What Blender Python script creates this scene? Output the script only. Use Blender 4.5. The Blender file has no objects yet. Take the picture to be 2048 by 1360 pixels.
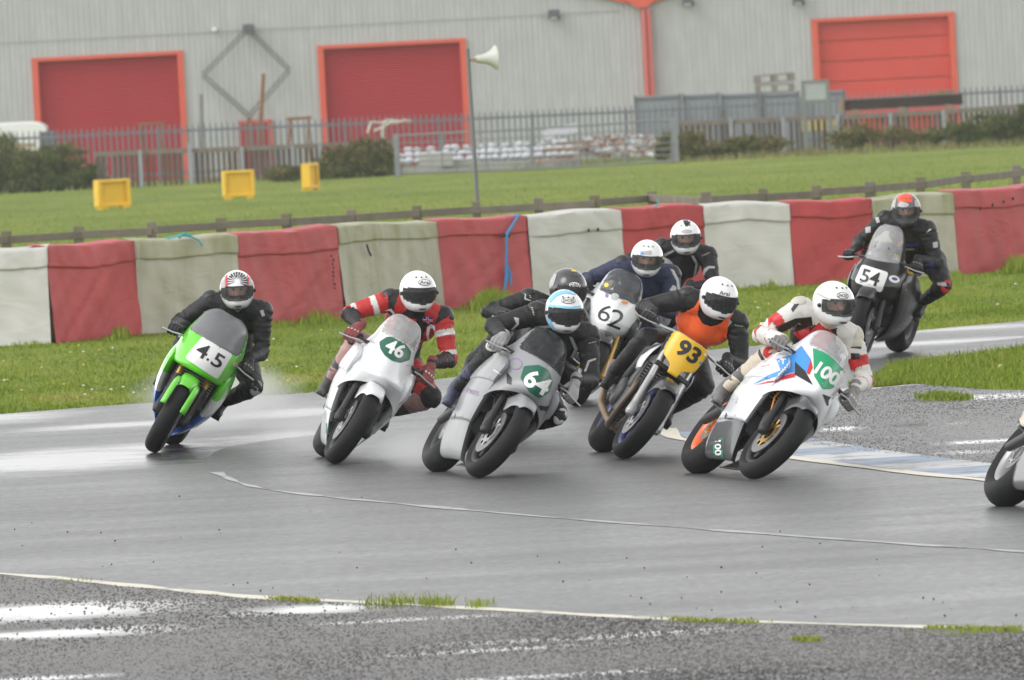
import bpy, bmesh, math, random
import numpy as np
from mathutils import Vector, Matrix, noise
from mathutils.bvhtree import BVHTree

S = bpy.context.scene
random.seed(7)
R_ = math.radians

# ------------------------------------------------------------------ camera
FPX, CAMH, HORIZON = 20000.0, 2.75, 100.0          # focal length in photo pixels (2048 wide), eye height, horizon row
PITCH, ROLL = math.atan((680 - HORIZON) / FPX), R_(-3.0)
cam_d = bpy.data.cameras.new('camera')
cam = bpy.data.objects.new('camera', cam_d)
S.collection.objects.link(cam)
CAM_R = Matrix.Rotation(math.pi / 2 - PITCH, 3, 'X') @ Matrix.Rotation(ROLL, 3, 'Z')
CAM_C = Vector((0, 0, CAMH))
cam.matrix_world = Matrix.Translation(CAM_C) @ CAM_R.to_4x4()
cam_d.sensor_width = 36.0
cam_d.lens = 36.0 * FPX / 2048.0
cam_d.clip_start, cam_d.clip_end = 1.0, 6000.0
cam_d.dof.use_dof = True
cam_d.dof.focus_distance = 66.0
cam_d.dof.aperture_fstop = 10.5
S.camera = cam

# ------------------------------------------------------------------ sky, sun, exposure
world = bpy.data.worlds.new('World')
S.world = world
world.use_nodes = True
nt = world.node_tree
bg_n = nt.nodes['Background']
sky = nt.nodes.new('ShaderNodeTexSky')
sky.sky_type = 'NISHITA'
sky.sun_disc = False
SUN_EL, SUN_ROT = R_(46), R_(-115)
sky.sun_elevation, sky.sun_rotation = SUN_EL, SUN_ROT
sky.dust_density, sky.air_density, sky.ozone_density = 0.3, 1.0, 1.0
hsv = nt.nodes.new('ShaderNodeHueSaturation')
hsv.inputs['Saturation'].default_value = 0.03           # thick cloud: the sky's light is grey-white
nt.links.new(sky.outputs[0], hsv.inputs['Color'])
nt.links.new(hsv.outputs[0], bg_n.inputs['Color'])
bg_n.inputs['Strength'].default_value = 0.15
sun_d = bpy.data.lights.new('sun', 'SUN')
sun_d.energy, sun_d.angle, sun_d.color = 0.6, R_(30), (1.0, 0.97, 0.93)
sun = bpy.data.objects.new('sun', sun_d)
S.collection.objects.link(sun)
sdir = Vector((math.sin(SUN_ROT) * math.cos(SUN_EL), math.cos(SUN_ROT) * math.cos(SUN_EL), math.sin(SUN_EL)))
sun.rotation_euler = sdir.to_track_quat('Z', 'Y').to_euler()
S.view_settings.view_transform = 'Standard'
S.view_settings.look = 'None'
S.view_settings.gamma = 1.0
S.view_settings.use_curve_mapping = False
S.view_settings.exposure = 1.05
S.render.engine = 'CYCLES'
S.cycles.use_denoising = True
S.cycles.max_bounces = 8
S.cycles.transparent_max_bounces = 12
S.cycles.volume_bounces = 1
S.cycles.volume_step_rate = 3.0
S.cycles.volume_max_steps = 64

# ------------------------------------------------------------------ pixels to places (photo pixels, 2048 x 1360)
def ray(px, py):
    return CAM_R @ Vector(((px - 1024) / FPX, -(py - 680) / FPX, -1.0))
def ground(px, py, z=0.0):
    d = ray(px, py)
    return CAM_C + d * ((z - CAMH) / d.z)
def at(px, py, Y):
    d = ray(px, py)
    return CAM_C + d * (Y / d.y)
CAM_RT = CAM_R.transposed()
def proj(P):
    p = CAM_RT @ (Vector(P) - CAM_C)
    return (1024 + FPX * p.x / -p.z, 680 - FPX * p.y / -p.z)

# ------------------------------------------------------------------ materials
MATS = {}
def nodes_of(m):
    m.use_nodes = True
    return m.node_tree, m.node_tree.nodes['Principled BSDF']
def mat(name, col, rough=0.5, metal=0.0, var=0.12, scale=8.0, bump=0.0, bscale=60.0, coat=0.0, spec=0.5, detail=4.0):
    """plain surface: colour with noise variation, optional fine bump"""
    if name in MATS:
        return MATS[name]
    m = bpy.data.materials.new(name)
    t, p = nodes_of(m)
    L = t.links.new
    p.inputs['Roughness'].default_value = rough
    p.inputs['Metallic'].default_value = metal
    p.inputs['Specular IOR Level'].default_value = spec
    if coat:
        p.inputs['Coat Weight'].default_value = coat
        p.inputs['Coat Roughness'].default_value = 0.08
    tc = t.nodes.new('ShaderNodeTexCoord')
    n = t.nodes.new('ShaderNodeTexNoise')
    n.inputs['Scale'].default_value = scale
    n.inputs['Detail'].default_value = detail
    L(tc.outputs['Object'], n.inputs['Vector'])
    mx = t.nodes.new('ShaderNodeMix')
    mx.data_type = 'RGBA'
    c = Vector(col[:3])
    mx.inputs[6].default_value = (*(c * (1 - var)), 1)
    mx.inputs[7].default_value = (*[min(1, v * (1 + var)) for v in c], 1)
    L(n.outputs['Fac'], mx.inputs[0])
    L(mx.outputs[2], p.inputs['Base Color'])
    if bump:
        b = t.nodes.new('ShaderNodeBump')
        b.inputs['Strength'].default_value = bump
        b.inputs['Distance'].default_value = 0.01
        n2 = t.nodes.new('ShaderNodeTexNoise')
        n2.inputs['Scale'].default_value = bscale
        n2.inputs['Detail'].default_value = 3
        L(tc.outputs['Object'], n2.inputs['Vector'])
        L(n2.outputs['Fac'], b.inputs['Height'])
        L(b.outputs[0], p.inputs['Normal'])
    MATS[name] = m
    return m
def glass(name, tint, gloss_rough=0.05, alpha=0.5, body=None):
    """thin tinted sheet: tinted see-through with a sky sheen on top"""
    if name in MATS:
        return MATS[name]
    m = bpy.data.materials.new(name)
    m.use_nodes = True
    t = m.node_tree
    t.nodes.clear()
    L = t.links.new
    out = t.nodes.new('ShaderNodeOutputMaterial')
    tr = t.nodes.new('ShaderNodeBsdfTransparent')
    tr.inputs[0].default_value = (*tint, 1)
    pr = t.nodes.new('ShaderNodeBsdfPrincipled')
    pr.inputs['Base Color'].default_value = (*[v * 0.5 if body is None else v * body for v in tint], 1)
    pr.inputs['Roughness'].default_value = gloss_rough
    n = t.nodes.new('ShaderNodeTexNoise')
    n.inputs['Scale'].default_value = 25
    tc = t.nodes.new('ShaderNodeTexCoord')
    L(tc.outputs['Object'], n.inputs['Vector'])
    mr = t.nodes.new('ShaderNodeMapRange')
    mr.inputs[3].default_value = max(0, alpha - 0.08)
    mr.inputs[4].default_value = min(1, alpha + 0.08)
    L(n.outputs['Fac'], mr.inputs[0])
    mx = t.nodes.new('ShaderNodeMixShader')
    L(mr.outputs[0], mx.inputs[0])
    L(tr.outputs[0], mx.inputs[1])
    L(pr.outputs[0], mx.inputs[2])
    L(mx.outputs[0], out.inputs[0])
    MATS[name] = m
    return m
def bands(name, base, planes, rough=0.3, coat=0.4, dirt=0.1):
    """paint with straight colour borders laid out in the object's own coordinates: planes = [(normal, offset, colour)], later ones on top"""
    m = mat(name, base, rough=rough, coat=coat, var=dirt)
    t = m.node_tree
    p = t.nodes['Principled BSDF']
    L = t.links.new
    prev = p.inputs['Base Color'].links[0].from_socket
    tc = t.nodes.new('ShaderNodeTexCoord')
    for nrm, off, col in planes:
        d = t.nodes.new('ShaderNodeVectorMath')
        d.operation = 'DOT_PRODUCT'
        d.inputs[1].default_value = nrm
        L(tc.outputs['Object'], d.inputs[0])
        g = t.nodes.new('ShaderNodeMath')
        g.operation = 'GREATER_THAN'
        g.inputs[1].default_value = off
        L(d.outputs['Value'], g.inputs[0])
        mx = t.nodes.new('ShaderNodeMix')
        mx.data_type = 'RGBA'
        L(g.outputs[0], mx.inputs[0])
        L(prev, mx.inputs[6])
        mx.inputs[7].default_value = (*col, 1)
        prev = mx.outputs[2]
    L(prev, p.inputs['Base Color'])
    return m

# ------------------------------------------------------------------ meshes and objects
class MB:
    """collects faces of one part"""
    def __init__(s):
        s.v, s.f, s.m = [], [], []
    def add(s, vs, fs, mi=0):
        b = len(s.v)
        s.v += [tuple(v) for v in vs]
        s.f += [tuple(b + i for i in f) for f in fs]
        s.m += [mi] * len(fs)
        return s
    def box(s, c, d, rot=None, mi=0, bev=0.0):
        hx, hy, hz = d[0] / 2, d[1] / 2, d[2] / 2
        vs = [Vector((x, y, z)) for x in (-hx, hx) for y in (-hy, hy) for z in (-hz, hz)]
        if rot is not None:
            vs = [rot @ v for v in vs]
        vs = [v + Vector(c) for v in vs]
        return s.add(vs, [(0, 1, 3, 2), (4, 6, 7, 5), (0, 4, 5, 1), (2, 3, 7, 6), (0, 2, 6, 4), (1, 5, 7, 3)], mi)
    def tube(s, pts, rad, seg=10, mi=0, cap=True, sx=1.0):
        pts = [Vector(p) for p in pts]
        if not hasattr(rad, '__len__'):
            rad = [rad] * len(pts)
        rings, up = [], None
        for i, p in enumerate(pts):
            d = (pts[min(i + 1, len(pts) - 1)] - pts[max(i - 1, 0)]).normalized()
            if up is None:
                up = Vector((0, 0, 1)) if abs(d.z) < 0.9 else Vector((1, 0, 0))
            a = d.cross(up).normalized()
            b = a.cross(d).normalized()
            up = b
            rings.append([p + (a * math.cos(2 * math.pi * k / seg) * sx + b * math.sin(2 * math.pi * k / seg)) * rad[i] for k in range(seg)])
        vs = [v for r in rings for v in r]
        fs = []
        for i in range(len(pts) - 1):
            for k in range(seg):
                k2 = (k + 1) % seg
                fs.append((i * seg + k, i * seg + k2, (i + 1) * seg + k2, (i + 1) * seg + k))
        if cap:
            fs.append(tuple(range(seg - 1, -1, -1)))
            fs.append(tuple((len(pts) - 1) * seg + k for k in range(seg)))
        return s.add(vs, fs, mi)
    def grid(s, P, mi=0, closed=False):
        n, m = len(P), len(P[0])
        vs = [p for r in P for p in r]
        fs = []
        for i in range(n - 1):
            for j in range(m - 1 + (1 if closed else 0)):
                j2 = (j + 1) % m
                fs.append((i * m + j, i * m + j2, (i + 1) * m + j2, (i + 1) * m + j))
        return s.add(vs, fs, mi)
    def lathe(s, prof, c=(0, 0, 0), axis='Y', seg=40, mi=0, close=False):
        """prof = [(radius, along axis)]"""
        c = Vector(c)
        P = []
        for k in range(seg):
            a = 2 * math.pi * k / seg
            row = []
            for r, h in prof:
                if axis == 'Y':
                    row.append(c + Vector((r * math.cos(a), h, r * math.sin(a))))
                elif axis == 'Z':
                    row.append(c + Vector((r * math.cos(a), r * math.sin(a), h)))
                else:
                    row.append(c + Vector((h, r * math.cos(a), r * math.sin(a))))
            P.append(row)
        P.append(P[0])
        return s.grid(P, mi)
    def cone(s, p0, r0, p1, r1, seg=14, mi=0):
        """closed capsule with round ends"""
        p0, p1 = Vector(p0), Vector(p1)
        d = p1 - p0
        L = d.length
        d = d / L if L > 1e-6 else Vector((0, 0, 1))
        pts, rad = [], []
        for k in range(5):
            a = math.pi / 2 * (1 - k / 4)
            pts.append(p0 - d * r0 * math.sin(a)); rad.append(max(1e-3, r0 * math.cos(a)))
        for k in range(5):
            a = math.pi / 2 * (k / 4)
            pts.append(p1 + d * r1 * math.sin(a)); rad.append(max(1e-3, r1 * math.cos(a)))
        return s.tube(pts, rad, seg, mi)
    def ball(s, c, r, seg=16, rot=None, mi=0):
        c = Vector(c)
        if not hasattr(r, '__len__'):
            r = (r, r, r)
        P = []
        for i in range(seg // 2 + 1):
            t = math.pi * (i / (seg // 2)) - math.pi / 2
            row = []
            for k in range(seg):
                a = 2 * math.pi * k / seg
                ct = max(math.cos(t), 1e-3)
                v = Vector((r[0] * ct * math.cos(a), r[1] * ct * math.sin(a), r[2] * math.sin(t)))
                if rot is not None:
                    v = rot @ v
                row.append(c + v)
            P.append(row)
        return s.grid(P, mi, closed=True)
    def mesh(s, name, mats, smooth=True, angle=40):
        me = bpy.data.meshes.new(name)
        me.from_pydata(s.v, [], s.f)
        for m in (mats if isinstance(mats, (list, tuple)) else [mats]):
            me.materials.append(m)
        if len(set(s.m)) > 1:
            me.polygons.foreach_set('material_index', s.m)
        me.polygons.foreach_set('use_smooth', [smooth] * len(s.f))
        me.update()
        if smooth:
            me.set_sharp_from_angle(angle=R_(angle))
        return me
    def build(s, name, mats, parent=None, smooth=True, angle=40, thick=0.0, bevel=0.0, sub=0):
        o = link(name, s.mesh(name, mats, smooth, angle), parent)
        if sub:
            md = o.modifiers.new('sub', 'SUBSURF'); md.levels = md.render_levels = sub
        if thick:
            md = o.modifiers.new('thick', 'SOLIDIFY'); md.thickness = thick; md.offset = 0
        if bevel:
            md = o.modifiers.new('bevel', 'BEVEL'); md.width = bevel; md.segments = 2; md.limit_method = 'ANGLE'
        return o
def link(name, data, parent=None):
    o = bpy.data.objects.new(name, data)
    S.collection.objects.link(o)
    if parent is not None:
        o.parent = parent
    return o
def tag(o, label=None, cat=None, group=None, kind=None):
    if label: o['label'] = label
    if cat: o['category'] = cat
    if group: o['group'] = group
    if kind: o['kind'] = kind
    return o
def thing(name, label, cat, loc=(0, 0, 0), group=None, M=None):
    o = link(name, None)
    o.empty_display_size = 0.2
    if M is not None:
        o.matrix_world = M
    else:
        o.location = loc
    return tag(o, label, cat, group)
def lerp(a, b, t):
    return a + (b - a) * t
def interp(tab, x):
    """tab = [(x, v...)] ascending; smooth piecewise interpolation"""
    if x <= tab[0][0]: return list(tab[0][1:])
    for a, b in zip(tab, tab[1:]):
        if x <= b[0]:
            t = (x - a[0]) / (b[0] - a[0])
            return [lerp(p, q, t) for p, q in zip(a[1:], b[1:])]
    return list(tab[-1][1:])
def spline(tab, n):
    """resample rows of a table (first column = parameter) with Catmull-Rom, n rows"""
    A = np.array(tab, float)
    t = np.linspace(0, len(A) - 1, n)
    out = []
    for u in t:
        i = min(int(u), len(A) - 2)
        f = u - i
        p0, p1, p2, p3 = A[max(i - 1, 0)], A[i], A[i + 1], A[min(i + 2, len(A) - 1)]
        out.append(0.5 * ((2 * p1) + (-p0 + p2) * f + (2 * p0 - 5 * p1 + 4 * p2 - p3) * f * f + (-p0 + 3 * p1 - 3 * p2 + p3) * f ** 3))
    return [list(r) for r in out]
# ================================================================== the setting: ground, track, paint
def wet_tarmac(name, col, rough, grain_bump, grain_scale, puddles=(), blotch=0.25, wet_rough=0.05, speck=0.35, film=0.0, stretch=1.0):
    """asphalt; puddles = [(x, y, half length, half depth, softness)] in metres on the ground"""
    m = bpy.data.materials.new(name)
    t, p = nodes_of(m)
    L = t.links.new
    N = t.nodes.new
    tc = N('ShaderNodeNewGeometry')
    pos = tc.outputs['Position']
    def noise_(scale, detail=3, vec=pos, rough_=0.5):
        n = N('ShaderNodeTexNoise'); n.inputs['Scale'].default_value = scale; n.inputs['Detail'].default_value = detail
        n.inputs['Roughness'].default_value = rough_
        L(vec, n.inputs['Vector']); return n.outputs['Fac']
    def math_(op, a, b=None, c=None):
        n = N('ShaderNodeMath'); n.operation = op
        for i, v in enumerate((a, b, c)):
            if v is None: continue
            if isinstance(v, (int, float)): n.inputs[i].default_value = v
            else: L(v, n.inputs[i])
        return n.outputs[0]
    mp = N('ShaderNodeMapping'); mp.inputs['Scale'].default_value = (0.35, 1.0, 1.0)
    mp.inputs['Rotation'].default_value = (0, 0, R_(-3)); L(pos, mp.inputs['Vector'])
    big = noise_(0.22, 4, mp.outputs[0])
    med = noise_(1.3, 4, mp.outputs[0])
    grain = N('ShaderNodeTexVoronoi'); grain.inputs['Scale'].default_value = grain_scale; L(pos, grain.inputs['Vector'])
    # colour: blotches of age and dirt, stones of mixed grey
    ramp = N('ShaderNodeMix'); ramp.data_type = 'RGBA'
    ramp.inputs[6].default_value = (*[c * (1 - blotch) for c in col], 1)
    ramp.inputs[7].default_value = (*[c * (1 + blotch) for c in col], 1)
    L(math_('MULTIPLY_ADD', big, 0.6, math_('MULTIPLY', med, 0.4)), ramp.inputs[0])
    sp = N('ShaderNodeMix'); sp.data_type = 'RGBA'; sp.blend_type = 'MULTIPLY'
    sp.inputs[0].default_value = speck
    L(ramp.outputs[2], sp.inputs[6])
    grey = N('ShaderNodeHueSaturation'); grey.inputs['Saturation'].default_value = 0.15
    grey.inputs['Value'].default_value = 1.9
    L(grain.outputs['Color'], grey.inputs['Color'])
    L(grey.outputs[0], sp.inputs[7])
    L(sp.outputs[2], p.inputs['Base Color'])
    rr = N('ShaderNodeMapRange'); rr.inputs[1].default_value = 0.3; rr.inputs[2].default_value = 0.7
    rr.inputs[3].default_value = rough - 0.12; rr.inputs[4].default_value = rough + 0.12
    mp3 = N('ShaderNodeMapping'); mp3.inputs['Scale'].default_value = (0.5, 0.16, 1.0); L(pos, mp3.inputs['Vector'])
    L(math_('ADD', math_('MULTIPLY_ADD', big, 0.35, math_('MULTIPLY', med, 0.3)), math_('MULTIPLY', noise_(30.0, 4, mp3.outputs[0], 0.7), 0.35)), rr.inputs[0])
    L(rr.outputs[0], p.inputs['Roughness'])
    b = N('ShaderNodeBump'); b.inputs['Strength'].default_value = grain_bump; b.inputs['Distance'].default_value = 0.006
    L(math_('ADD', grain.outputs['Distance'], math_('MULTIPLY', noise_(grain_scale * 0.4, 3), 0.7)), b.inputs['Height'])
    L(b.outputs[0], p.inputs['Normal'])
    if puddles:
        w = N('ShaderNodeBsdfPrincipled')
        w.inputs['Base Color'].default_value = (*[c * 0.45 for c in col], 1)
        w.inputs['Roughness'].default_value = wet_rough
        w.inputs['IOR'].default_value = 1.33
        mp2 = N('ShaderNodeMapping'); mp2.inputs['Scale'].default_value = (0.6, 1.0, 1.0); L(pos, mp2.inputs['Vector'])
        rag = noise_(2.3, 5, mp2.outputs[0], 0.62)
        fine = noise_(22.0, 3)
        mask = None
        for (x, y, hx, hy, soft) in puddles:
            s = N('ShaderNodeVectorMath'); s.operation = 'SUBTRACT'; s.inputs[1].default_value = (x, y, 0); L(pos, s.inputs[0])
            q = N('ShaderNodeVectorMath'); q.operation = 'DIVIDE'; q.inputs[1].default_value = (hx, hy, 1e6); L(s.outputs[0], q.inputs[0])
            l = N('ShaderNodeVectorMath'); l.operation = 'LENGTH'; L(q.outputs[0], l.inputs[0])
            d = math_('ADD', l.outputs['Value'], math_('MULTIPLY_ADD', rag, 1.6, -0.8))
            d = math_('ADD', d, math_('MULTIPLY_ADD', fine, 0.5, -0.25))
            mr = N('ShaderNodeMapRange'); mr.inputs[1].default_value = 1.0 + soft; mr.inputs[2].default_value = 1.0 - soft
            L(d, mr.inputs[0])
            mask = mr.outputs[0] if mask is None else math_('MAXIMUM', mask, mr.outputs[0])
        mx = N('ShaderNodeMixShader')
        L(mask, mx.inputs[0]); L(p.outputs[0], mx.inputs[1]); L(w.outputs[0], mx.inputs[2])
        L(mx.outputs[0], t.nodes['Material Output'].inputs['Surface'])
    return m
def grass_mat(name, a, b, scale=0.35, rough=0.8, c=None):
    m = bpy.data.materials.new(name)
    t, p = nodes_of(m)
    L = t.links.new
    g = t.nodes.new('ShaderNodeNewGeometry')
    mp = t.nodes.new('ShaderNodeMapping'); mp.inputs['Scale'].default_value = (1, 0.35, 1); L(g.outputs['Position'], mp.inputs['Vector'])
    n = t.nodes.new('ShaderNodeTexNoise'); n.inputs['Scale'].default_value = scale; n.inputs['Detail'].default_value = 6
    n.inputs['Roughness'].default_value = 0.65
    L(mp.outputs[0], n.inputs['Vector'])
    r = t.nodes.new('ShaderNodeValToRGB')
    r.color_ramp.elements[0].position, r.color_ramp.elements[0].color = 0.32, (*a, 1)
    r.color_ramp.elements[1].position, r.color_ramp.elements[1].color = 0.68, (*b, 1)
    L(n.outputs['Fac'], r.inputs[0])
    n2 = t.nodes.new('ShaderNodeTexNoise'); n2.inputs['Scale'].default_value = 9; n2.inputs['Detail'].default_value = 4
    L(g.outputs['Position'], n2.inputs['Vector'])
    mx = t.nodes.new('ShaderNodeMix'); mx.data_type = 'RGBA'; mx.blend_type = 'OVERLAY'; mx.inputs[0].default_value = 0.55
    L(r.outputs[0], mx.inputs[6]); L(n2.outputs['Fac'], mx.inputs[7])
    L(mx.outputs[2], p.inputs['Base Color'])
    p.inputs['Roughness'].default_value = rough
    p.inputs['Specular IOR Level'].default_value = 0.1
    bp = t.nodes.new('ShaderNodeBump'); bp.inputs['Strength'].default_value = 0.6; bp.inputs['Distance'].default_value = 0.04
    L(n2.outputs['Fac'], bp.inputs['Height']); L(bp.outputs[0], p.inputs['Normal'])
    return m
GRASS = grass_mat('grass', (0.11, 0.16, 0.014), (0.18, 0.235, 0.028), 0.5)
FIELD = grass_mat('field_grass', (0.100, 0.148, 0.016), (0.20, 0.235, 0.038), 0.30)

def sheet(name, pts, z, m, sub=0):
    b = bmesh.new()
    f = b.faces.new([b.verts.new((p[0], p[1], z)) for p in pts])
    if f.normal.z < 0 or (b.normal_update() or f.normal.z < 0):
        f.normal_flip()
    bmesh.ops.triangulate(b, faces=b.faces[:])
    me = bpy.data.meshes.new(name)
    b.to_mesh(me); b.free()
    me.materials.append(m)
    return tag(link(name, me), kind='structure')
def smooth_px(pts, n):
    return [tuple(r[1:]) for r in spline([(i, *p) for i, p in enumerate(pts)], n)]
def wob(pts, amp, seed, freq=0.9):
    """ragged border: shift ground points by noise"""
    out = []
    for i, p in enumerate(pts):
        k = noise.noise(Vector((p.x * freq, p.y * freq * 0.6, seed))) * amp
        out.append(Vector((p.x, p.y + k, 0)))
    return out

# one sheet to the horizon
# (level as far as the rail fence, then the field falls away gently)
SLOPE, BEND = 0.0040, 130.0
def gz(Y): return -SLOPE * (Y - BEND) if Y > BEND else 0.0
def gfield(px, py):
    d = ray(px, py)
    return CAM_C + d * ((SLOPE * BEND - CAMH) / (d.z + SLOPE * d.y))
gm = MB()
gm.grid([[Vector((x, y, gz(y) - 0.02 if y < 600 else gz(600) - 0.02)) for x in (-1400, -60, 0, 60, 1400)] for y in (-50, 60, BEND, 200, 400, 600, 2400)])
tag(gm.build('ground', FIELD, smooth=False), kind='structure')

FAR_EDGE = smooth_px([(-1600, 950), (-900, 898), (-500, 868), (-200, 846), (0, 828), (280, 808), (560, 790), (780, 770), (1000, 742), (1400, 702), (1830, 662), (2048, 641), (2500, 598), (3000, 550), (3600, 495)], 80)
NEAR_EDGE = smooth_px([(-1600, 1030), (-900, 1082), (-400, 1118), (0, 1148), (250, 1170), (520, 1195), (760, 1207), (1000, 1220), (1300, 1237), (1600, 1247), (2048, 1260), (2500, 1272), (3000, 1285), (3600, 1300)], 80)
far_g = wob([ground(*p) for p in FAR_EDGE], 0.25, 1.0)
near_g = wob([ground(*p) for p in NEAR_EDGE], 0.05, 2.0)
def pud(px, py, wpx, hpx, soft=0.25):
    c = ground(px, py)
    s = FPX / c.y
    d = abs(ground(px, py + hpx / 2).y - ground(px, py - hpx / 2).y) / 2
    return (c.x, c.y, wpx / 2 / s, d, soft)
track_p = [pud(120, 920, 640, 40, 0.5), pud(330, 893, 300, 16, 0.6), pud(560, 876, 330, 22, 0.5), pud(-60, 838, 360, 20, 0.5), pud(240, 850, 360, 9, 0.6),
           pud(600, 825, 260, 14, 0.6), pud(1880, 684, 420, 8, 0.7), pud(1960, 655, 300, 7, 0.7)]
TRACK = wet_tarmac('wet_tarmac', (0.070, 0.070, 0.071), 0.41, 0.10, 90, track_p, wet_rough=0.2)
PATCH = wet_tarmac('newer_tarmac', (0.066, 0.066, 0.067), 0.405, 0.10, 95)
run_p = [pud(90, 1224, 480, 30, .5), pud(120, 1268, 400, 16, .55), pud(640, 1218, 330, 18, .5), pud(1150, 1278, 440, 7, 0.7), pud(1340, 1264, 300, 5, 0.7),
         pud(1010, 1300, 360, 6, 0.8), pud(80, 1358, 300, 8, 0.5), pud(1120, 1352, 420, 7, 0.8), pud(820, 1240, 300, 6, 0.8)]
RUNOFF = wet_tarmac('coarse_tarmac', (0.100, 0.096, 0.092), 0.56, 0.55, 42, run_p, blotch=0.3, speck=0.6, wet_rough=0.15)
inf_p = [pud(1700, 945, 200, 6, 0.6), pud(1800, 912, 260, 8, 0.6), pud(1940, 885, 260, 6, 0.6), pud(1960, 795, 260, 9, 0.5), pud(1750, 855, 240, 8, 0.6)]
INFIELD = wet_tarmac('infield_tarmac', (0.095, 0.094, 0.092), 0.46, 0.5, 38, inf_p, blotch=0.3, speck=0.6, wet_rough=0.12)

sheet('track', [*far_g, *reversed(near_g)], 0.0, TRACK)
sheet('runoff', [*[Vector((p.x, p.y + 0.02, 0)) for p in near_g], ground(3600, 1900), ground(-1600, 1800)], 0.002, RUNOFF)
SEAM = smooth_px([(1150, 800), (900, 838), (700, 862), (560, 878), (455, 895), (418, 915), (425, 940), (500, 972), (620, 990), (800, 1008), (1100, 1035), (1500, 1066), (1750, 1084), (2048, 1104), (2500, 1136), (3100, 1180)], 96)
seam_g = wob([ground(*p) for p in SEAM], 0.05, 3.0, 2.5)
INF_LOW = smooth_px([(1336, 858), (1350, 876), (1420, 888), (1570, 914), (1800, 944), (1990, 963), (2200, 984), (2500, 1010), (3000, 1050)], 34)
INF_UP = smooth_px([(1336, 858), (1350, 846), (1430, 828), (1580, 800), (1700, 776), (1790, 730), (2048, 694), (2500, 635), (3000, 580)], 34)
low_g = [ground(*p) for p in INF_LOW]
up_g = [ground(*p) for p in INF_UP]
sheet('newer_tarmac', [*seam_g, ground(3100, 1020), ground(3100, 570), ground(1900, 690), ground(1500, 740)], 0.0015, PATCH)
sheet('infield_tarmac', [*low_g, *reversed(up_g[1:])], 0.003, INFIELD)
def strip(name, gpts, w, z, m, jitter=0.0, kind='structure', seed=5.0):
    """painted line along ground points; w = width in metres (depth), may be a function of i"""
    b = MB()
    P = []
    for i, p in enumerate(gpts):
        a, c = gpts[max(i - 1, 0)], gpts[min(i + 1, len(gpts) - 1)]
        d = (c - a); d.z = 0
        n = Vector((-d.y, d.x, 0)).normalized()
        ww = w * (1 + jitter * noise.noise(Vector((p.x * 3, p.y, seed))) * 2)
        P.append([Vector((p.x, p.y, z)) + n * ww / 2, Vector((p.x, p.y, z)) - n * ww / 2])
    b.grid(P)
    return tag(b.build(name, m, smooth=False), kind=kind)
def dense(gpts, n):
    return [Vector(r[1:]) for r in spline([(i, *p) for i, p in enumerate(gpts)], n)]
def worn_paint(name, col, wear=0.45, under=(0.07, 0.07, 0.07), scale=6.0, rough=0.5):
    m = mat(name, col, rough=rough, var=0.1)
    t = m.node_tree; p = t.nodes['Principled BSDF']; L = t.links.new
    prev = p.inputs['Base Color'].links[0].from_socket
    g = t.nodes.new('ShaderNodeNewGeometry')
    n = t.nodes.new('ShaderNodeTexNoise'); n.inputs['Scale'].default_value = scale; n.inputs['Detail'].default_value = 7; n.inputs['Roughness'].default_value = 0.7
    L(g.outputs['Position'], n.inputs['Vector'])
    r = t.nodes.new('ShaderNodeMapRange'); r.inputs[1].default_value = wear - 0.06; r.inputs[2].default_value = wear + 0.06
    L(n.outputs['Fac'], r.inputs[0])
    mx = t.nodes.new('ShaderNodeMix'); mx.data_type = 'RGBA'; mx.inputs[6].default_value = (*under, 1)
    L(r.outputs[0], mx.inputs[0]); L(prev, mx.inputs[7]); L(mx.outputs[2], p.inputs['Base Color'])
    return m
LINE = worn_paint('cream_line', (0.62, 0.58, 0.47), 0.40)
strip('edge_line', dense(near_g, 240), 0.10, 0.0035, LINE, 0.5)
SEAMM = worn_paint('seam_filler', (0.36, 0.36, 0.35), 0.42, (0.12, 0.12, 0.12), 3.0)
strip('track_seam', dense(seam_g[39:], 300), 0.05, 0.003, SEAMM, 0.9)
strip('infield_line', dense(low_g, 120), 0.11, 0.006, worn_paint('infield_cream', (0.60, 0.55, 0.44), 0.36), 0.3)
# painted blue and white blocks along the inside of the corner
blue = worn_paint('kerb_blue', (0.20, 0.26, 0.36), 0.44, (0.13, 0.135, 0.14), 3.5)
white = worn_paint('kerb_white', (0.46, 0.47, 0.48), 0.43, (0.17, 0.17, 0.17), 3.5)
kl = dense(low_g, 400)
def kerb_block(i0, i1, m):
    b = MB(); P = []
    for i in range(i0, i1 + 1):
        p = kl[i]; a, c = kl[max(i - 1, 0)], kl[min(i + 1, 399)]
        d = (c - a); d.z = 0; n = Vector((-d.y, d.x, 0)).normalized()
        if n.y < 0: n = -n
        P.append([Vector((p.x, p.y, 0.0045)) + n * 0.07, Vector((p.x, p.y, 0.0045)) + n * 0.68])
    b.grid(P)
    return b
kerb = tag(link('painted_kerb', None), kind='structure')
k, acc, start = 0, 0.0, 24
for i in range(25, 400):
    acc += (kl[i] - kl[i - 1]).length
    if acc > 1.0 or i == 399:
        kerb_block(start, i, None).build('block', white if k % 2 else blue, kerb, smooth=False)
        start, acc, k = i, 0.0, k + 1
# short white bar at the far side of the infield
strip('paint_bar', [ground(1640, 790), ground(1715, 778), ground(1790, 772), ground(1800, 771)], 0.45, 0.005, white, 0.3)

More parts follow.
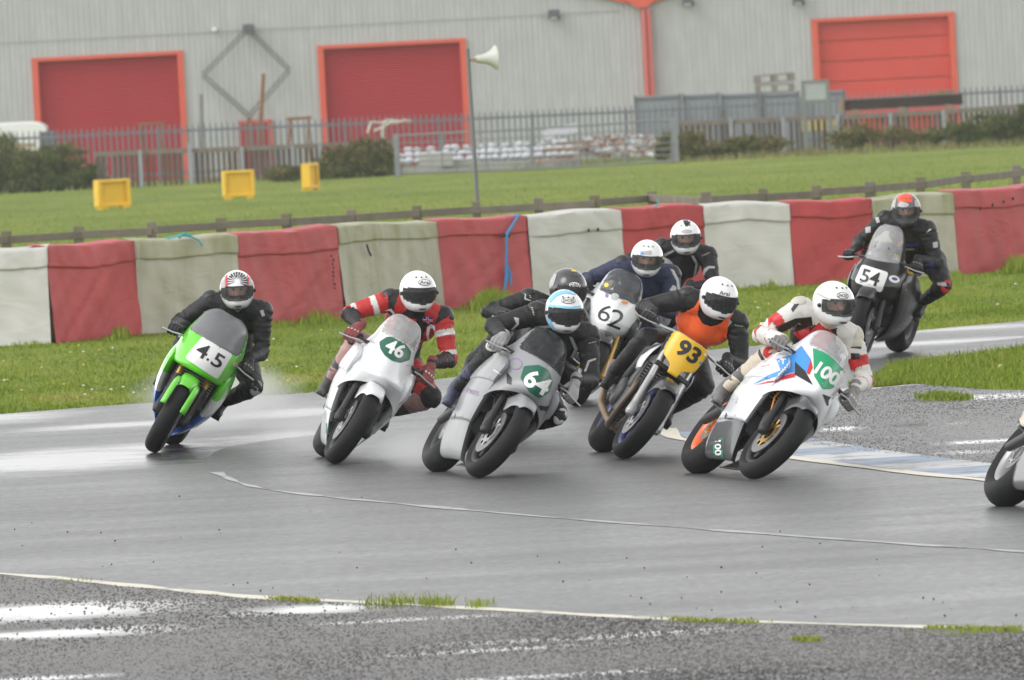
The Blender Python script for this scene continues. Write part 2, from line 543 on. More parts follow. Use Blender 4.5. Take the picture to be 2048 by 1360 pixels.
# ------------------------------------------------------------------ grass: blades on the verge, the infield and tufts
def blade_mat(name, cols):
    m = bpy.data.materials.new(name)
    t, p = nodes_of(m)
    L = t.links.new
    a = t.nodes.new('ShaderNodeAttribute'); a.attribute_name = 'tint'
    r = t.nodes.new('ShaderNodeValToRGB')
    r.color_ramp.elements[0].color = (*cols[0], 1)
    r.color_ramp.elements[1].color = (*cols[-1], 1)
    for i, c in enumerate(cols[1:-1]):
        e = r.color_ramp.elements.new((i + 1) / (len(cols) - 1)); e.color = (*c, 1)
    L(a.outputs['Fac'], r.inputs[0])
    L(r.outputs[0], p.inputs['Base Color'])
    p.inputs['Roughness'].default_value = 0.7
    p.inputs['Specular IOR Level'].default_value = 0.12
    p.inputs['Subsurface Weight'].default_value = 0.0
    return m
BLADE = blade_mat('grass_blade', [(0.125, 0.185, 0.018), (0.175, 0.24, 0.026), (0.225, 0.28, 0.040), (0.33, 0.30, 0.09)])
def blades(name, pos, h, w, m, lean=0.5, seed=1, tint=None, parent=None):
    """pos: (n,3) roots; h: (n,) heights; one two-triangle bent blade each"""
    rng = np.random.default_rng(seed)
    n = len(pos)
    a = rng.uniform(0, 2 * np.pi, n)
    side = np.stack([np.cos(a), np.sin(a), np.zeros(n)], 1) * (w / 2)
    b = rng.uniform(0, 2 * np.pi, n)
    bend = np.stack([np.cos(b), np.sin(b), np.zeros(n)], 1) * (h * lean * rng.uniform(0.1, 1, n))[:, None]
    up = np.zeros((n, 3)); up[:, 2] = h
    v = np.stack([pos - side, pos + side, pos + up * 0.6 + bend * 0.35 + side * 0.7, pos + up + bend], 1).reshape(-1, 3)
    v = np.stack([pos - side, pos + side, pos + up * 0.55 + bend * 0.35 + side * 0.75, pos + up * 0.55 + bend * 0.35 - side * 0.75, pos + up + bend], 1).reshape(-1, 3)
    i = np.arange(n) * 5
    quads = np.stack([i, i + 1, i + 2, i + 3], 1)
    tris = np.stack([i + 3, i + 2, i + 4], 1)
    me = bpy.data.meshes.new(name)
    me.vertices.add(len(v)); me.vertices.foreach_set('co', v.astype(np.float32).ravel())
    nl = n * 7
    me.loops.add(nl); me.polygons.add(2 * n)
    lv = np.concatenate([quads, tris], 1).ravel()
    me.loops.foreach_set('vertex_index', lv.astype(np.int32))
    ls = np.stack([np.arange(n) * 7, np.arange(n) * 7 + 4], 1).ravel()
    me.polygons.foreach_set('loop_start', ls.astype(np.int32))
    me.update(calc_edges=True)
    t = tint if tint is not None else rng.beta(2, 3.2, n)
    at_ = me.attributes.new('tint', 'FLOAT', 'POINT')
    at_.data.foreach_set('value', np.repeat(t, 5).astype(np.float32))
    me.materials.append(m)
    me.validate()
    return link(name, me, parent)
def scatter_px(n, x0, x1, ytop, ybot, seed, power=1.0, field=False):
    """n ground points spread over an image band: ytop(x), ybot(x)"""
    rng = np.random.default_rng(seed)
    out = []
    for _ in range(n):
        x = rng.uniform(x0, x1)
        y = lerp(ytop(x), ybot(x), rng.uniform() ** power)
        g = gfield(x, y) if field else ground(x, y)
        out.append((g.x, g.y, gz(g.y) - 0.02))
    return np.array(out)
BASE_LINE = [(-300, 712), (0, 686), (103, 684), (277, 666), (482, 652), (683, 636), (880, 616), (1062, 603), (1248, 590), (1414, 578), (1585, 568), (1750, 557), (1912, 546), (2048, 536), (2400, 508)]
def base_y(x): return interp(BASE_LINE, x)[0]
def far_y(x): return interp(FAR_EDGE, x)[0]
pv = scatter_px(90000, -40, 2090, lambda x: base_y(x) - 6, lambda x: far_y(x) + 1, 11, 0.8)
rng = np.random.default_rng(3)
hv = rng.gamma(5, 0.0050, len(pv)) * np.array([.55 + 1.5 * abs(noise.noise(Vector((p[0] * 1.4, p[1] * .5, 8)))) for p in pv])
tint = np.clip(np.array([0.35 + 0.9 * noise.noise(Vector((p[0] * 0.9, p[1] * 0.35, 3))) for p in pv]) + rng.normal(0, 0.14, len(pv)), 0, 1)
tag(blades('verge_grass', pv, hv, 0.010, BLADE, 0.9, 2, tint), 'green verge grass between barrier and track', 'grass', kind='stuff')
# tall growth at the foot of the barrier
def clump(cx, wpx, n, hmax, seed, drop=0):
    rg = np.random.default_rng(seed)
    x = np.clip(rg.normal(cx, wpx / 2.6, n), cx - wpx, cx + wpx)
    pts = []
    for q in x:
        g = ground(q, base_y(q) + drop + rg.uniform(-2, 8))
        pts.append((g.x, g.y, -0.02))
    hh = .72 * hmax * rg.uniform(0.25, 1, n) * np.exp(-((x - cx) / wpx) ** 2)
    return np.array(pts), hh
cl = [clump(*c) for c in ((240, 35, 170, .24, 21), (640, 60, 330, .26, 22), (790, 80, 350, .3, 23), (985, 60, 900, .40, 24, 4), (1000, 90, 400, .28, 25), (1540, 40, 140, .16, 26),
                          (1470, 110, 260, .12, 27), (1700, 120, 260, .12, 28), (1905, 40, 150, .14, 29), (2035, 40, 420, .34, 30), (60, 80, 200, .10, 31), (420, 100, 220, .1, 32), (560, 60, 160, .14, 33), (1330, 60, 160, .12, 34))]
tag(blades('tall_weeds', np.concatenate([c[0] for c in cl]), np.concatenate([c[1] for c in cl]), 0.013, BLADE, 0.55, 4), 'tall grass and weeds along the foot of the barrier', 'weeds', kind='stuff')
# infield grass
def in_top(x): return interp([(1700, 779), (1730, 768), (1790, 728), (1900, 716), (2048, 695), (2100, 688)], x)[0]
def in_bot(x): return interp([(1700, 781), (1760, 775), (1830, 768), (1950, 778), (2048, 781), (2100, 783)], x)[0]
def poly_sheet(name, top, bot, x0, x1, z, m, amp=0.3, seed=9.0):
    xs = np.linspace(x0, x1, 40)
    a = wob([ground(x, top(x)) for x in xs], amp, seed, 2.0); b = wob([ground(x, bot(x)) for x in xs], amp, seed + 1, 2.0)
    return sheet(name, [*a, *reversed(b)], z, m)
poly_sheet('infield_turf', in_top, in_bot, 1712, 2100, 0.005, GRASS)
pi_ = scatter_px(15000, 1700, 2095, in_top, in_bot, 12); pi_[:, 2] = 0.0
hi = rng.gamma(5, 0.0075, len(pi_))
p2 = []
for q in range(2600):
    u = rng.normal(0, 0.38); w_ = rng.normal(0, 0.33)
    g = ground(1888 + 58 * np.clip(u, -1, 1), 797 + 7 * np.clip(w_, -1, 1)); p2.append((g.x, g.y, 0.0))
pi_ = np.concatenate([pi_, np.array(p2)]); hi = np.concatenate([hi, rng.gamma(4, 0.007, len(p2))])
tag(blades('infield_grass', pi_, hi, 0.010, BLADE, 0.9, 5), 'patch of green grass inside the corner', 'grass', kind='stuff')
# tall dry stalks in the infield
ps = scatter_px(26, 1790, 2048, lambda x: in_top(x) + 8, lambda x: in_bot(x) - 14, 14); ps[:, 2] = 0
tag(blades('grass_stalks', ps, rng.uniform(0.12, 0.26, len(ps)), 0.006, BLADE, 0.2, 6, np.full(len(ps), 0.9)), 'thin dry grass stalks standing in the infield', 'grass', kind='stuff')
# field beyond the fence, coarse sward
pf = scatter_px(42000, -30, 2080, lambda x: 372 - 0.042 * x, lambda x: 505 - 0.058 * x, 15, 0.75, True)
tag(blades('field_sward', pf, rng.gamma(5, 0.006, len(pf)), 0.016, BLADE, 0.9, 7), 'short grass of the field behind the rail fence', 'grass', kind='stuff')
# tufts growing in the joint at the near edge of the track
for px, py, n, hh, sp, lab in ((795, 1210, 170, .055, .085, 'largest grass tuft in the joint at the near track edge'), (878, 1212, 130, .05, .055, 'middle grass tuft in the joint at the near track edge'),
                               (957, 1215, 80, .04, .04, 'smallest and rightmost of three grass tufts at the near track edge'), (155, 1163, 30, .02, .06, 'low yellowish tuft in the track edge at far left'),
                               (1990, 1266, 150, .035, .16, 'low grass tuft on the track edge at the right of the picture')):
    c = ground(px, py)
    rg = np.random.default_rng(px)
    pp = np.stack([rg.normal(0, sp, n), rg.normal(0, 0.10, n), np.full(n, 0.006)], 1)
    o = blades('grass_tuft', pp, hh * rg.uniform(0.5, 1.2, n), 0.006, BLADE, 0.9, px, np.clip(rg.normal(0.55, 0.2, n), 0, 1))
    o.location = (c.x, c.y, 0); tag(o, lab, 'grass tuft', 'grass tufts in the track edge', kind='stuff')
MOSS = mat('moss', (0.14, 0.15, 0.035), 0.9, var=0.4, scale=30)
pm = []
for x0, x1 in ((1310, 1520), (1830, 2048), (530, 640), (1580, 1640)):
    for q in range(420):
        x = np.clip(rng.choice([lerp(x0, x1, .3), lerp(x0, x1, .55), lerp(x0, x1, .8)]) + rng.normal(0, (x1 - x0) * .12), x0 - 30, x1 + 40); g = ground(x, interp(NEAR_EDGE, x)[0] + rng.normal(2.5, 1.8) + (32 if x0 == 1580 else 0)); pm.append((g.x, g.y, 0.004))
tag(blades('edge_moss', np.array(pm), rng.uniform(0.005, 0.02, len(pm)), 0.009, BLADE, 1.2, 8, np.clip(rng.normal(0.7, 0.2, len(pm)), 0, 1)), 'mossy growth along the near track edge', 'moss', kind='stuff')
# clover and dandelion flecks
fl = MB()
for q in range(46):
    if q < 32:
        x = rng.uniform(0, 700); y = lerp(base_y(x) + 18, far_y(x) - 5, rng.uniform())
    else:
        x = rng.uniform(1450, 2040); y = lerp(base_y(x) + 15, far_y(x) - 4, rng.uniform()) if q < 40 else lerp(in_top(x) + 4, in_bot(x) - 3, rng.uniform()) if x > 1740 else base_y(x) + 40
    g = ground(x, y)
    fl.ball((g.x, g.y, 0.045), (0.014, 0.014, 0.007), 6, mi=q % 2)
tag(fl.build('meadow_flowers', [mat('white_petal', (0.7, 0.7, 0.66), 0.7), mat('yellow_petal', (0.65, 0.48, 0.03), 0.6)]), 'scattered white and yellow flowers in the verge grass', 'flowers', kind='stuff')
# loose grit on the track
gr = MB()
for q in range(70):
    x = rng.uniform(0, 2048); y = interp(NEAR_EDGE, x)[0] - abs(rng.normal(0, 80)) - 6
    if y < 990: continue
    g = ground(x, y); r = rng.uniform(0.002, 0.006)
    gr.ball((g.x, g.y, 0.004 + r * 0.5), (r * 1.4, r * 1.2, r), 5)
tag(gr.build('loose_grit', mat('grit', (0.03, 0.03, 0.03), 0.8)), 'small dark grit scattered on the track', 'grit', kind='stuff')

# coarse chippings standing proud of the old tarmac
CHIP = blade_mat('chipping', [(0.040, 0.039, 0.038), (0.085, 0.082, 0.08), (0.14, 0.135, 0.13), (0.24, 0.23, 0.22)])
CHIP.node_tree.nodes['Principled BSDF'].inputs['Roughness'].default_value = 0.5
def chippings(name, lab, n, pick, lo, hi, z0, seed):
    rg = np.random.default_rng(seed)
    P = []
    while len(P) < n:
        x, y = pick(rg)
        g = ground(x, y)
        P.append((g.x, g.y, z0))
    P = np.array(P); r = rg.uniform(lo, hi, n) * rg.uniform(.6, 1.5, n) * np.array([1 + .5 * noise.noise(Vector((p[0] * .8, p[1] * .35, seed + 5))) for p in P])
    a = rg.uniform(0, 6.28, n)
    corners = []
    for k in range(5):
        t = a + k * 2 * np.pi / 5
        corners.append(P + np.stack([np.cos(t) * r * rg.uniform(.8, 1.3, n), np.sin(t) * r * rg.uniform(.8, 1.3, n), np.zeros(n)], 1))
    top = P + np.stack([rg.normal(0, .3, n) * r, rg.normal(0, .3, n) * r, r * rg.uniform(.5, 1.0, n)], 1)
    v = np.stack(corners + [top], 1).reshape(-1, 3)
    i = np.arange(n) * 6
    tr = np.stack([np.stack([i + k, i + (k + 1) % 5, i + 5], 1) for k in range(5)], 1).reshape(-1, 3)
    me = bpy.data.meshes.new(name)
    me.from_pydata(v.tolist(), [], tr.tolist())
    at_ = me.attributes.new('tint', 'FLOAT', 'POINT'); at_.data.foreach_set('value', np.repeat(np.clip(rg.normal(.42, .15, n) + np.array([.45 * noise.noise(Vector((p[0] * 1.1, p[1] * .5, seed))) for p in P]), 0, 1), 6).astype(np.float32))
    me.materials.append(CHIP)
    return tag(link(name, me), lab, 'gravel', kind='stuff')
def pick_run(rg):
    while True:
        x = rg.uniform(-30, 2080); y = interp(NEAR_EDGE, x)[0] + 4 + (1375 - interp(NEAR_EDGE, x)[0]) * rg.uniform()
        w = False
        for (cx, cy, wx_, hy_) in ((60, 1226, 230, 15), (80, 1268, 190, 9), (640, 1219, 150, 9)):
            if ((x - cx) / wx_) ** 2 + ((y - cy) / hy_) ** 2 < 1 and rg.uniform() < .93: w = True
        if not w: return x, y
chippings('runoff_chippings', 'coarse stone chippings of the old tarmac in the foreground', 44000, pick_run, .0035, .0075, .001, 81)
def pick_inf(rg):
    while True:
        x = rg.uniform(1420, 2080)
        lo_, hi_ = interp(INF_UP, x)[0] + 4, interp(INF_LOW, x)[0] - 32
        lo_ = max(lo_, in_bot(x) + 1) if x > 1700 else lo_
        if hi_ > lo_: return x, rg.uniform(lo_, hi_)
chippings('infield_chippings', 'coarse stone chippings of the infield tarmac', 26000, pick_inf, .003, .006, .002, 82)
# ================================================================== tarpaulin barrier along the verge
RED = mat('red_tarpaulin', (0.42, 0.058, 0.062), 0.55, spec=.3, var=0.26, scale=1.5, bump=0.15, bscale=25, detail=6)
WHITE = mat('white_tarpaulin', (0.50, 0.492, 0.46), 0.45, var=0.12, scale=1.8, bump=0.12, bscale=25, detail=6)
def stained(name, a, b):
    m = mat(name, a, 0.55, var=0.12, scale=2, bump=0.15, bscale=25)
    t = m.node_tree; p = t.nodes['Principled BSDF']; L = t.links.new
    prev = p.inputs['Base Color'].links[0].from_socket
    tc = t.nodes.new('ShaderNodeTexCoord')
    mp = t.nodes.new('ShaderNodeMapping'); mp.inputs['Scale'].default_value = (2.6, 2.6, 0.45); L(tc.outputs['Object'], mp.inputs['Vector'])
    n = t.nodes.new('ShaderNodeTexNoise'); n.inputs['Scale'].default_value = 1.6; n.inputs['Detail'].default_value = 6; L(mp.outputs[0], n.inputs['Vector'])
    r = t.nodes.new('ShaderNodeMapRange'); r.inputs[1].default_value = 0.38; r.inputs[2].default_value = 0.66; L(n.outputs['Fac'], r.inputs[0])
    mx = t.nodes.new('ShaderNodeMix'); mx.data_type = 'RGBA'; mx.inputs[7].default_value = (*b, 1)
    L(r.outputs[0], mx.inputs[0]); L(prev, mx.inputs[6]); L(mx.outputs[2], p.inputs['Base Color'])
    return m
DIRTY = stained('algae_stained_tarpaulin', (0.43, 0.41, 0.34), (0.31, 0.30, 0.215))
DIRTYF = stained('algae_stained_flap', (0.37, 0.36, 0.26), (0.25, 0.25, 0.13))
REDS = stained('scuffed_red_tarpaulin', (0.43, 0.062, 0.066), (0.36, 0.066, 0.068))
for m_ in (RED, WHITE, DIRTY, DIRTYF, REDS):
    t = m_.node_tree; p = t.nodes['Principled BSDF']; L = t.links.new
    tc = t.nodes.new('ShaderNodeTexCoord')
    mp = t.nodes.new('ShaderNodeMapping'); mp.inputs['Rotation'].default_value = (0, R_(38), 0); mp.inputs['Scale'].default_value = (1.0, 1, 2.6); L(tc.outputs['Object'], mp.inputs['Vector'])
    n = t.nodes.new('ShaderNodeTexNoise'); n.inputs['Scale'].default_value = 1.5; n.inputs['Detail'].default_value = 2; n.inputs['Distortion'].default_value = .6; L(mp.outputs[0], n.inputs['Vector'])
    ab = t.nodes.new('ShaderNodeMath'); ab.operation = 'PINGPONG'; ab.inputs[1].default_value = .12; L(n.outputs['Fac'], ab.inputs[0])
    bp = t.nodes.new('ShaderNodeBump'); bp.inputs['Strength'].default_value = .20; bp.inputs['Distance'].default_value = .10; L(ab.outputs[0], bp.inputs['Height'])
    old = p.inputs['Normal'].links[0].from_node; L(bp.outputs[0], old.inputs['Normal'])
BARX = [(-92, 103, 'white'), (103, 277, 'red'), (277, 482, 'dirty'), (482, 683, 'red'), (683, 880, 'dirty'), (880, 1062, 'red'), (1062, 1248, 'white'), (1248, 1414, 'red'),
        (1414, 1585, 'white'), (1585, 1750, 'red'), (1750, 1912, 'dirty'), (1912, 2100, 'red')]
TOPL = [(-92, 509), (0, 502), (103, 498), (277, 486), (482, 474), (683, 456), (880, 446), (1062, 436), (1248, 421), (1414, 413), (1585, 409), (1750, 402), (1912, 388), (2100, 374)]
HEM = {0: .20, 1: .22, 2: .19, 3: .24, 4: .17, 5: .17, 6: .22, 7: .23, 8: .19, 9: .17, 10: .23, 11: .19}
BLAB = ['clean white tarpaulin barrier section at the left end of the row', 'red tarpaulin barrier section between the leftmost white one and the stained one', 'algae stained pale tarpaulin section behind the green motorcycle, blue cord on top',
        'red tarpaulin section with black scuff marks, right of the green motorcycle', 'algae stained pale tarpaulin section with a black strap behind motorcycle 46', 'red tarpaulin section with a blue rope hanging down its front',
        'clean white tarpaulin section left of the two white helmets', 'red tarpaulin section behind the rider with a black striped white helmet', 'white tarpaulin section above the rider in the orange bib',
        'red tarpaulin section above the rider in white leathers', 'algae stained pale tarpaulin section behind the rider of motorcycle 54', 'red tarpaulin section with eyelets at the right end of the row']
ROPE = mat('blue_rope', (0.05, 0.22, 0.48), 0.7, var=0.25, scale=60)
TEAL = mat('teal_cord', (0.05, 0.33, 0.36), 0.7, var=0.2, scale=60)
BLACK = mat('black_rubber', (0.02, 0.02, 0.022), 0.6)
for i, (x0, x1, kind) in enumerate(BARX):
    A, B = ground(x0, base_y(x0)), ground(x1, base_y(x1))
    e = (B - A); Lh = e.length; ex = e.normalized(); nrm = Vector((ex.y, -ex.x, 0))        # towards the track
    s0, s1 = FPX / A.y, FPX / B.y
    h0, h1 = (base_y(x0) - interp(TOPL, x0)[0]) / s0, (base_y(x1) - interp(TOPL, x1)[0]) / s1
    root = thing('barrier_section', BLAB[i], 'barrier', A, 'tarpaulin covered barrier sections')
    rg = random.Random(40 + i)
    ph = [rg.uniform(0, 6.28) for _ in range(8)]
    def fold(u, w, k=1.0):
        x, z = u * Lh, w
        d = 0.006 * math.sin(5 * x + 3 * z + ph[0]) + 0.004 * math.sin(13 * x - 6 * z + ph[1]) * (0.4 + w)
        d += 0.020 * noise.noise(Vector((x * 1.6, z * 1.1, i * 7.1))) + 0.009 * noise.noise(Vector((x * 4 + z * 3.5, z * 2.0 - x, i * 3.3)))
        d += 0.034 * abs(noise.noise(Vector((x * 2.6 - z * 3.4 * (1 if i % 2 else -1), 0.5, i * 1.7)))) * (1 - .6 * w)
        d += 0.018 * abs(noise.noise(Vector((x * 6.5 + z * 2.0, 1.5, i * 2.7))))
        return d * k
    NX, NZ = 44, 22
    b = MB(); P = []
    for r in range(NZ + 1):
        w = r / NZ
        row = []
        for c in range(NX + 1):
            u = c / NX
            h = lerp(h0, h1, u) * (1 + 0.012 * math.sin(7 * u + ph[2]))
            edge = min(1, .6 + 16 * u, .6 + 16 * (1 - u))
            row.append(ex * (u * Lh) + nrm * (fold(u, w) * edge + 0.05 * (1 - w) - 0.012 * (i % 2)) + Vector((0, 0, w * h - 0.015)))
        P.append(row)
    for k in range(1, 7):                                   # rolled over the top
        t = k / 6
        row = []
        for c in range(NX + 1):
            u = c / NX
            q = P[NZ][c]
            row.append(q - nrm * (0.62 * t) + Vector((0, 0, 0.012 * math.sin(math.pi * min(1, t * 1.3)) + 0.02 * noise.noise(Vector((u * 9, t * 4, i))))))
        P.append(row)
    P.append([p - Vector((0, 0, lerp(h0, h1, 0.5))) for p in P[-1]])
    b.grid(P)
    m = {'red': REDS if i in (3, 5, 11) else RED, 'white': WHITE, 'dirty': DIRTY}[kind]
    b.build('front_sheet', m, root, angle=80)
    f = MB(); P = []
    hem = HEM[i]
    for r in range(9):
        w = r / 8
        row = []
        for c in range(NX + 1):
            u = c / NX
            h = lerp(h0, h1, u) * (1 + 0.012 * math.sin(7 * u + ph[2]))
            dz = hem * (1 + 0.04 * math.sin(5 * u + ph[3]) + 0.012 * math.sin(23 * u + ph[4])) * w
            out = 0.008 + 0.006 * w + 1.0 * fold(u, 1 - w * hem / .93) * min(1, 8 * u + .2, 8 * (1 - u) + .2) + 0.003 * math.sin(31 * u + ph[5]) * w + .045 * w * hem
            row.append(ex * (u * Lh + (0.01 if w < 1 else 0)) + nrm * (out - 0.012 * (i % 2)) + Vector((0, 0, h - dz + 0.012)))
        P.append(row)
    P.insert(0, [p - nrm * 0.25 + Vector((0, 0, 0.03)) for p in P[0]])
    f.grid(P)
    f.build('top_flap', DIRTYF if kind == 'dirty' else m, root, angle=80, thick=0.004)
    def spot(u, w, out=0.05):
        return ex * (u * Lh) + nrm * out + Vector((0, 0, lerp(h0, h1, u) * w))
    if i == 5:                                              # blue rope tied over the top and hanging
        rp = MB(); rp.tube([spot(.93, 1.02, -.3), spot(.9, 1.04, .02), spot(.72, .82, .085), spot(.71, .7, .09), spot(.70, .5, .085), spot(.69, .32, .095), spot(.65, .12, .09)], [.012, .013, .018, .014, .016, .022, .015], 8)
        rp.tube([spot(.71, .45, .09), spot(.73, .33, .10), spot(.72, .22, .11)], [.012, .016, .012], 7)
        tag(rp.build('rope', ROPE), 'blue rope knotted and hanging on the red tarpaulin', 'rope').location = A
        ey = MB(); ey.tube([spot(.66, .80, .07), spot(.70, .815, .08), spot(.76, .80, .07)], .014, 7); ey.build('tie', BLACK, root)
    if i == 2:
        rp = MB(); rp.tube([spot(.38, 1.02, -.2), spot(.44, 1.06, .03), spot(.5, 1.045, .04), spot(.55, 1.03, .05), spot(.60, .99, .07), spot(.63, .92, .08)], .010, 7)
        rp.tube([spot(.42, 1.035, .05), spot(.47, 1.07, .03), spot(.55, 1.05, .02)], .016, 7)
        tag(rp.build('cord', TEAL), 'teal cord lying on top of the stained tarpaulin', 'cord').location = A
    if i == 7:
        rp = MB(); rp.tube([spot(.40, .99, -.1), spot(.44, 1.03, .0), spot(.47, 1.07, .0), spot(.46, 1.11, -.02)], .009, 6)
        tag(rp.build('cord', TEAL), 'short teal cord end sticking up from the red tarpaulin', 'cord').location = A
    if i == 3:
        sc = MB()
        for k in range(9):
            sc.ball(spot(.89 + .01 * rg.uniform(-1, 1), .70 - .045 * k, .055 + .02), (.014 * rg.uniform(.5, 1.2), .006, .022 * rg.uniform(.5, 1.1)), 6)
        sc.build('scuff', mat('black_scuff', (0.06, 0.02, 0.02), 0.8), root)
    if i == 4:
        ey = MB(); ey.tube([spot(.24, .80, .06), spot(.25, .72, .07), spot(.265, .67, .075)], .012, 6); ey.build('strap', BLACK, root)
    if i in (6, 11):
        for k, u in enumerate((.62, .72) if i == 6 else (.25, .38, .50, .60)):
            ey = MB(); ey.ball(spot(u, .80 + .03 * k * (i == 11), .065), (.014, .01, .022), 8); ey.build('eyelet', BLACK, root)

# ================================================================== post and rail fence behind the barrier
WOOD = mat('weathered_wood', (0.17, 0.145, 0.12), 0.85, var=0.4, scale=5, bump=0.4, bscale=40, detail=8)
WOODP = mat('mossy_post_wood', (0.16, 0.145, 0.085), 0.85, var=0.4, scale=6, bump=0.4, bscale=40, detail=8)
PX = [(-135, 474), (10, 465), (155, 455), (303, 447), (441, 438), (574, 430), (703, 422), (833, 414), (953, 406), (1075, 399), (1190, 393), (1305, 385), (1413, 387), (1524, 380), (1633, 373), (1738, 366), (1838, 357), (1930, 346), (2030, 333), (2140, 320)]
tops = [ground(x, y, 0.80) for x, y in PX]
fence = thing('rail_fence', 'low weathered wooden post and rail fence behind the barrier', 'fence', (0, 0, 0))
rf = random.Random(5)
for k, t in enumerate(tops):
    b = MB()
    w = 0.125 * rf.uniform(.9, 1.1)
    b.box((t.x, t.y, 0.39), (w, 0.10, 0.86), Matrix.Rotation(R_(rf.uniform(-2, 2)), 3, 'Y'))
    b.build('post', WOODP if k % 3 else WOOD, fence, smooth=False, bevel=0.012)
for a, c in zip(tops, tops[1:]):
    d = c - a
    ang = math.atan2(d.y, d.x)
    tilt = math.atan2(d.z, math.hypot(d.x, d.y)) + R_(rf.uniform(-.5, .5))
    b = MB()
    mid = (a + c) / 2
    n = Vector((d.y, -d.x, 0)).normalized()
    rot = Matrix.Rotation(ang, 3, 'Z') @ Matrix.Rotation(-tilt, 3, 'Y')
    b.box(Vector((mid.x, mid.y, 0.715 + rf.uniform(-.012, .012))) + n * 0.07, (d.length * 1.0 - 0.01, 0.04, 0.095), rot)
    b.build('rail', WOOD, fence, smooth=False, bevel=0.008)

# loudspeaker on its pole just behind the fence
GALV = mat('galvanised_steel', (0.27, 0.285, 0.31), 0.5, metal=0.3, var=0.2, scale=3)
HORN = mat('horn_plastic', (0.50, 0.51, 0.46), 0.5, var=0.1)
YS = tops[8].y + 1.2
pb, pt = at(955, 405, YS), at(935, 97, YS)
pole = thing('loudspeaker_pole', 'thin grey pole carrying a pale horn loudspeaker behind the rail fence', 'loudspeaker', (pb.x, pb.y, 0))
b = MB(); b.tube([(0.01, 0, -0.1), (pt.x - pb.x, 0, pt.z)], [.030, .024], 12)
b.build('pole', mat('pole_steel', (.14, .145, .15), .6), pole)
hc = at(940, 120, YS) - Vector((pb.x, pb.y, 0))
b = MB(); prof = [(.030, .06), (.045, .08), (.055, .11), (.058, .16), (.075, .22), (.105, .28), (.145, .325), (.165, .345), (.160, .352), (.135, .325), (.09, .26), (.03, .2)]
b.lathe([(r, h) for r, h in prof], (0, 0, 0), 'X', 28)
hb = b.build('horn', HORN, pole, angle=60)
hb.location = hc; hb.rotation_euler = (0, R_(-2), R_(12))
b = MB(); b.tube([(0, 0, 0), (.10, 0, -.012)], .014, 8); b.box((.10, 0, -.0), (.06, .05, .05))
bo = b.build('bracket', mat('rusty_bracket', (0.28, 0.16, 0.07), 0.8, var=.3), pole); bo.location = hc

# ================================================================== things on the field
YEL = mat('yellow_plastic', (0.72, 0.44, 0.012), 0.45, var=0.12, scale=5)
def crate(px, py, w, h, d, yaw, lab):
    g = gfield(px, py)
    r = thing('plastic_barrier', lab, 'plastic barrier', (g.x, g.y, gz(g.y) - 0.02), 'yellow plastic barriers on the field')
    r.rotation_euler.z = R_(yaw)
    b = MB(); b.box((0, d * .12, h / 2 + .05), (w * .8, d * .55, h * .8)); b.build('panel', YEL, r, smooth=False)
    for sx in (-1, 1):
        b = MB(); b.box((sx * w * .44, 0, h / 2 + .04), (w * .12, d, h * .93)); b.build('side_frame', YEL, r, smooth=False, bevel=.025)
    b = MB(); b.box((0, 0, h * .97), (w, d * .98, h * .11)); b.build('top_frame', YEL, r, smooth=False, bevel=.025)
    b = MB(); b.box((0, 0, .09), (w * .98, d * .98, h * .12)); b.build('bottom_frame', YEL, r, smooth=False, bevel=.02)
    for k in range(7):
        b = MB(); b.box((lerp(-.34, .34, k / 6) * w, -d * .10, h / 2 + .05), (w * .03, d * .16, h * .76)); b.build('rib', YEL, r, smooth=False)
    for sx in (-1, 1):
        b = MB(); b.box((sx * w * .33, 0, .02), (w * .2, d * 1.15, .06)); b.build('foot', YEL, r, smooth=False)
crate(226, 416, .82, .66, .30, 24, 'yellow plastic barrier nearest the dark gorse bush, leftmost of three')
crate(478, 396, .76, .66, .26, 10, 'middle one of three yellow plastic barriers on the field')
crate(622, 379, .72, .66, .24, 72, 'narrow end-on yellow plastic barrier, rightmost of three')

# ================================================================== the yard: fences, stores, warehouse
YW, YP, YR = 312.0, 296.0, 286.0            # wall, palisade, timber rail (metres from the camera)
def bgp(px, py, Y): return at(px, py, Y)
CLAD = stained('grey_cladding', (0.405, 0.41, 0.41), (0.365, 0.37, 0.365))
REDP = mat('red_frame_paint', (0.60, 0.085, 0.045), 0.5, var=0.15)
REDD = mat('red_roller_door', (0.36, 0.022, 0.034), 0.6, spec=.3, var=0.06, scale=1.0)
REDO = mat('orange_red_door', (0.56, 0.050, 0.034), 0.5, var=0.10, scale=1.2)
DARKM = mat('dark_lamp_housing', (0.06, 0.065, 0.075), 0.5)
RUST = mat('rusty_steel', (0.22, 0.095, 0.045), 0.85, var=0.4, scale=4, bump=.3)
zg = gz(YW) - 0.02
wall_root = thing('warehouse', 'long grey corrugated warehouse with red roller doors', 'warehouse', (0, YW, zg))
def wx(px, py): 
    q = bgp(px, py, YW); return q.x, q.z - zg
doors = []
for (l, t, r, key) in ((63, 116, 366, 'left'), (634, 91, 931, 'mid'), (1622, 38, 1908, 'right')):
    x0, z0 = wx(l, t); x1, z1 = wx(r, t - 15)
    doors.append((x0, x1, (z0 + z1) / 2, key))
vx, vz = wx(1283, 6)
xl, xr = wx(-500, 0)[0], wx(2550, 0)[0]
def eave(x): return vz + min(abs(x - vx), 2 * 14 - min(28, abs(x - vx))) * 0.26
b = MB()
x = xl
ribs = []
while x < xr:
    for dx, dy in ((0, 0), (.085, 0), (.105, -.010), (.150, -.010), (.170, 0)):
        ribs.append((x + dx, dy))
    x += .170
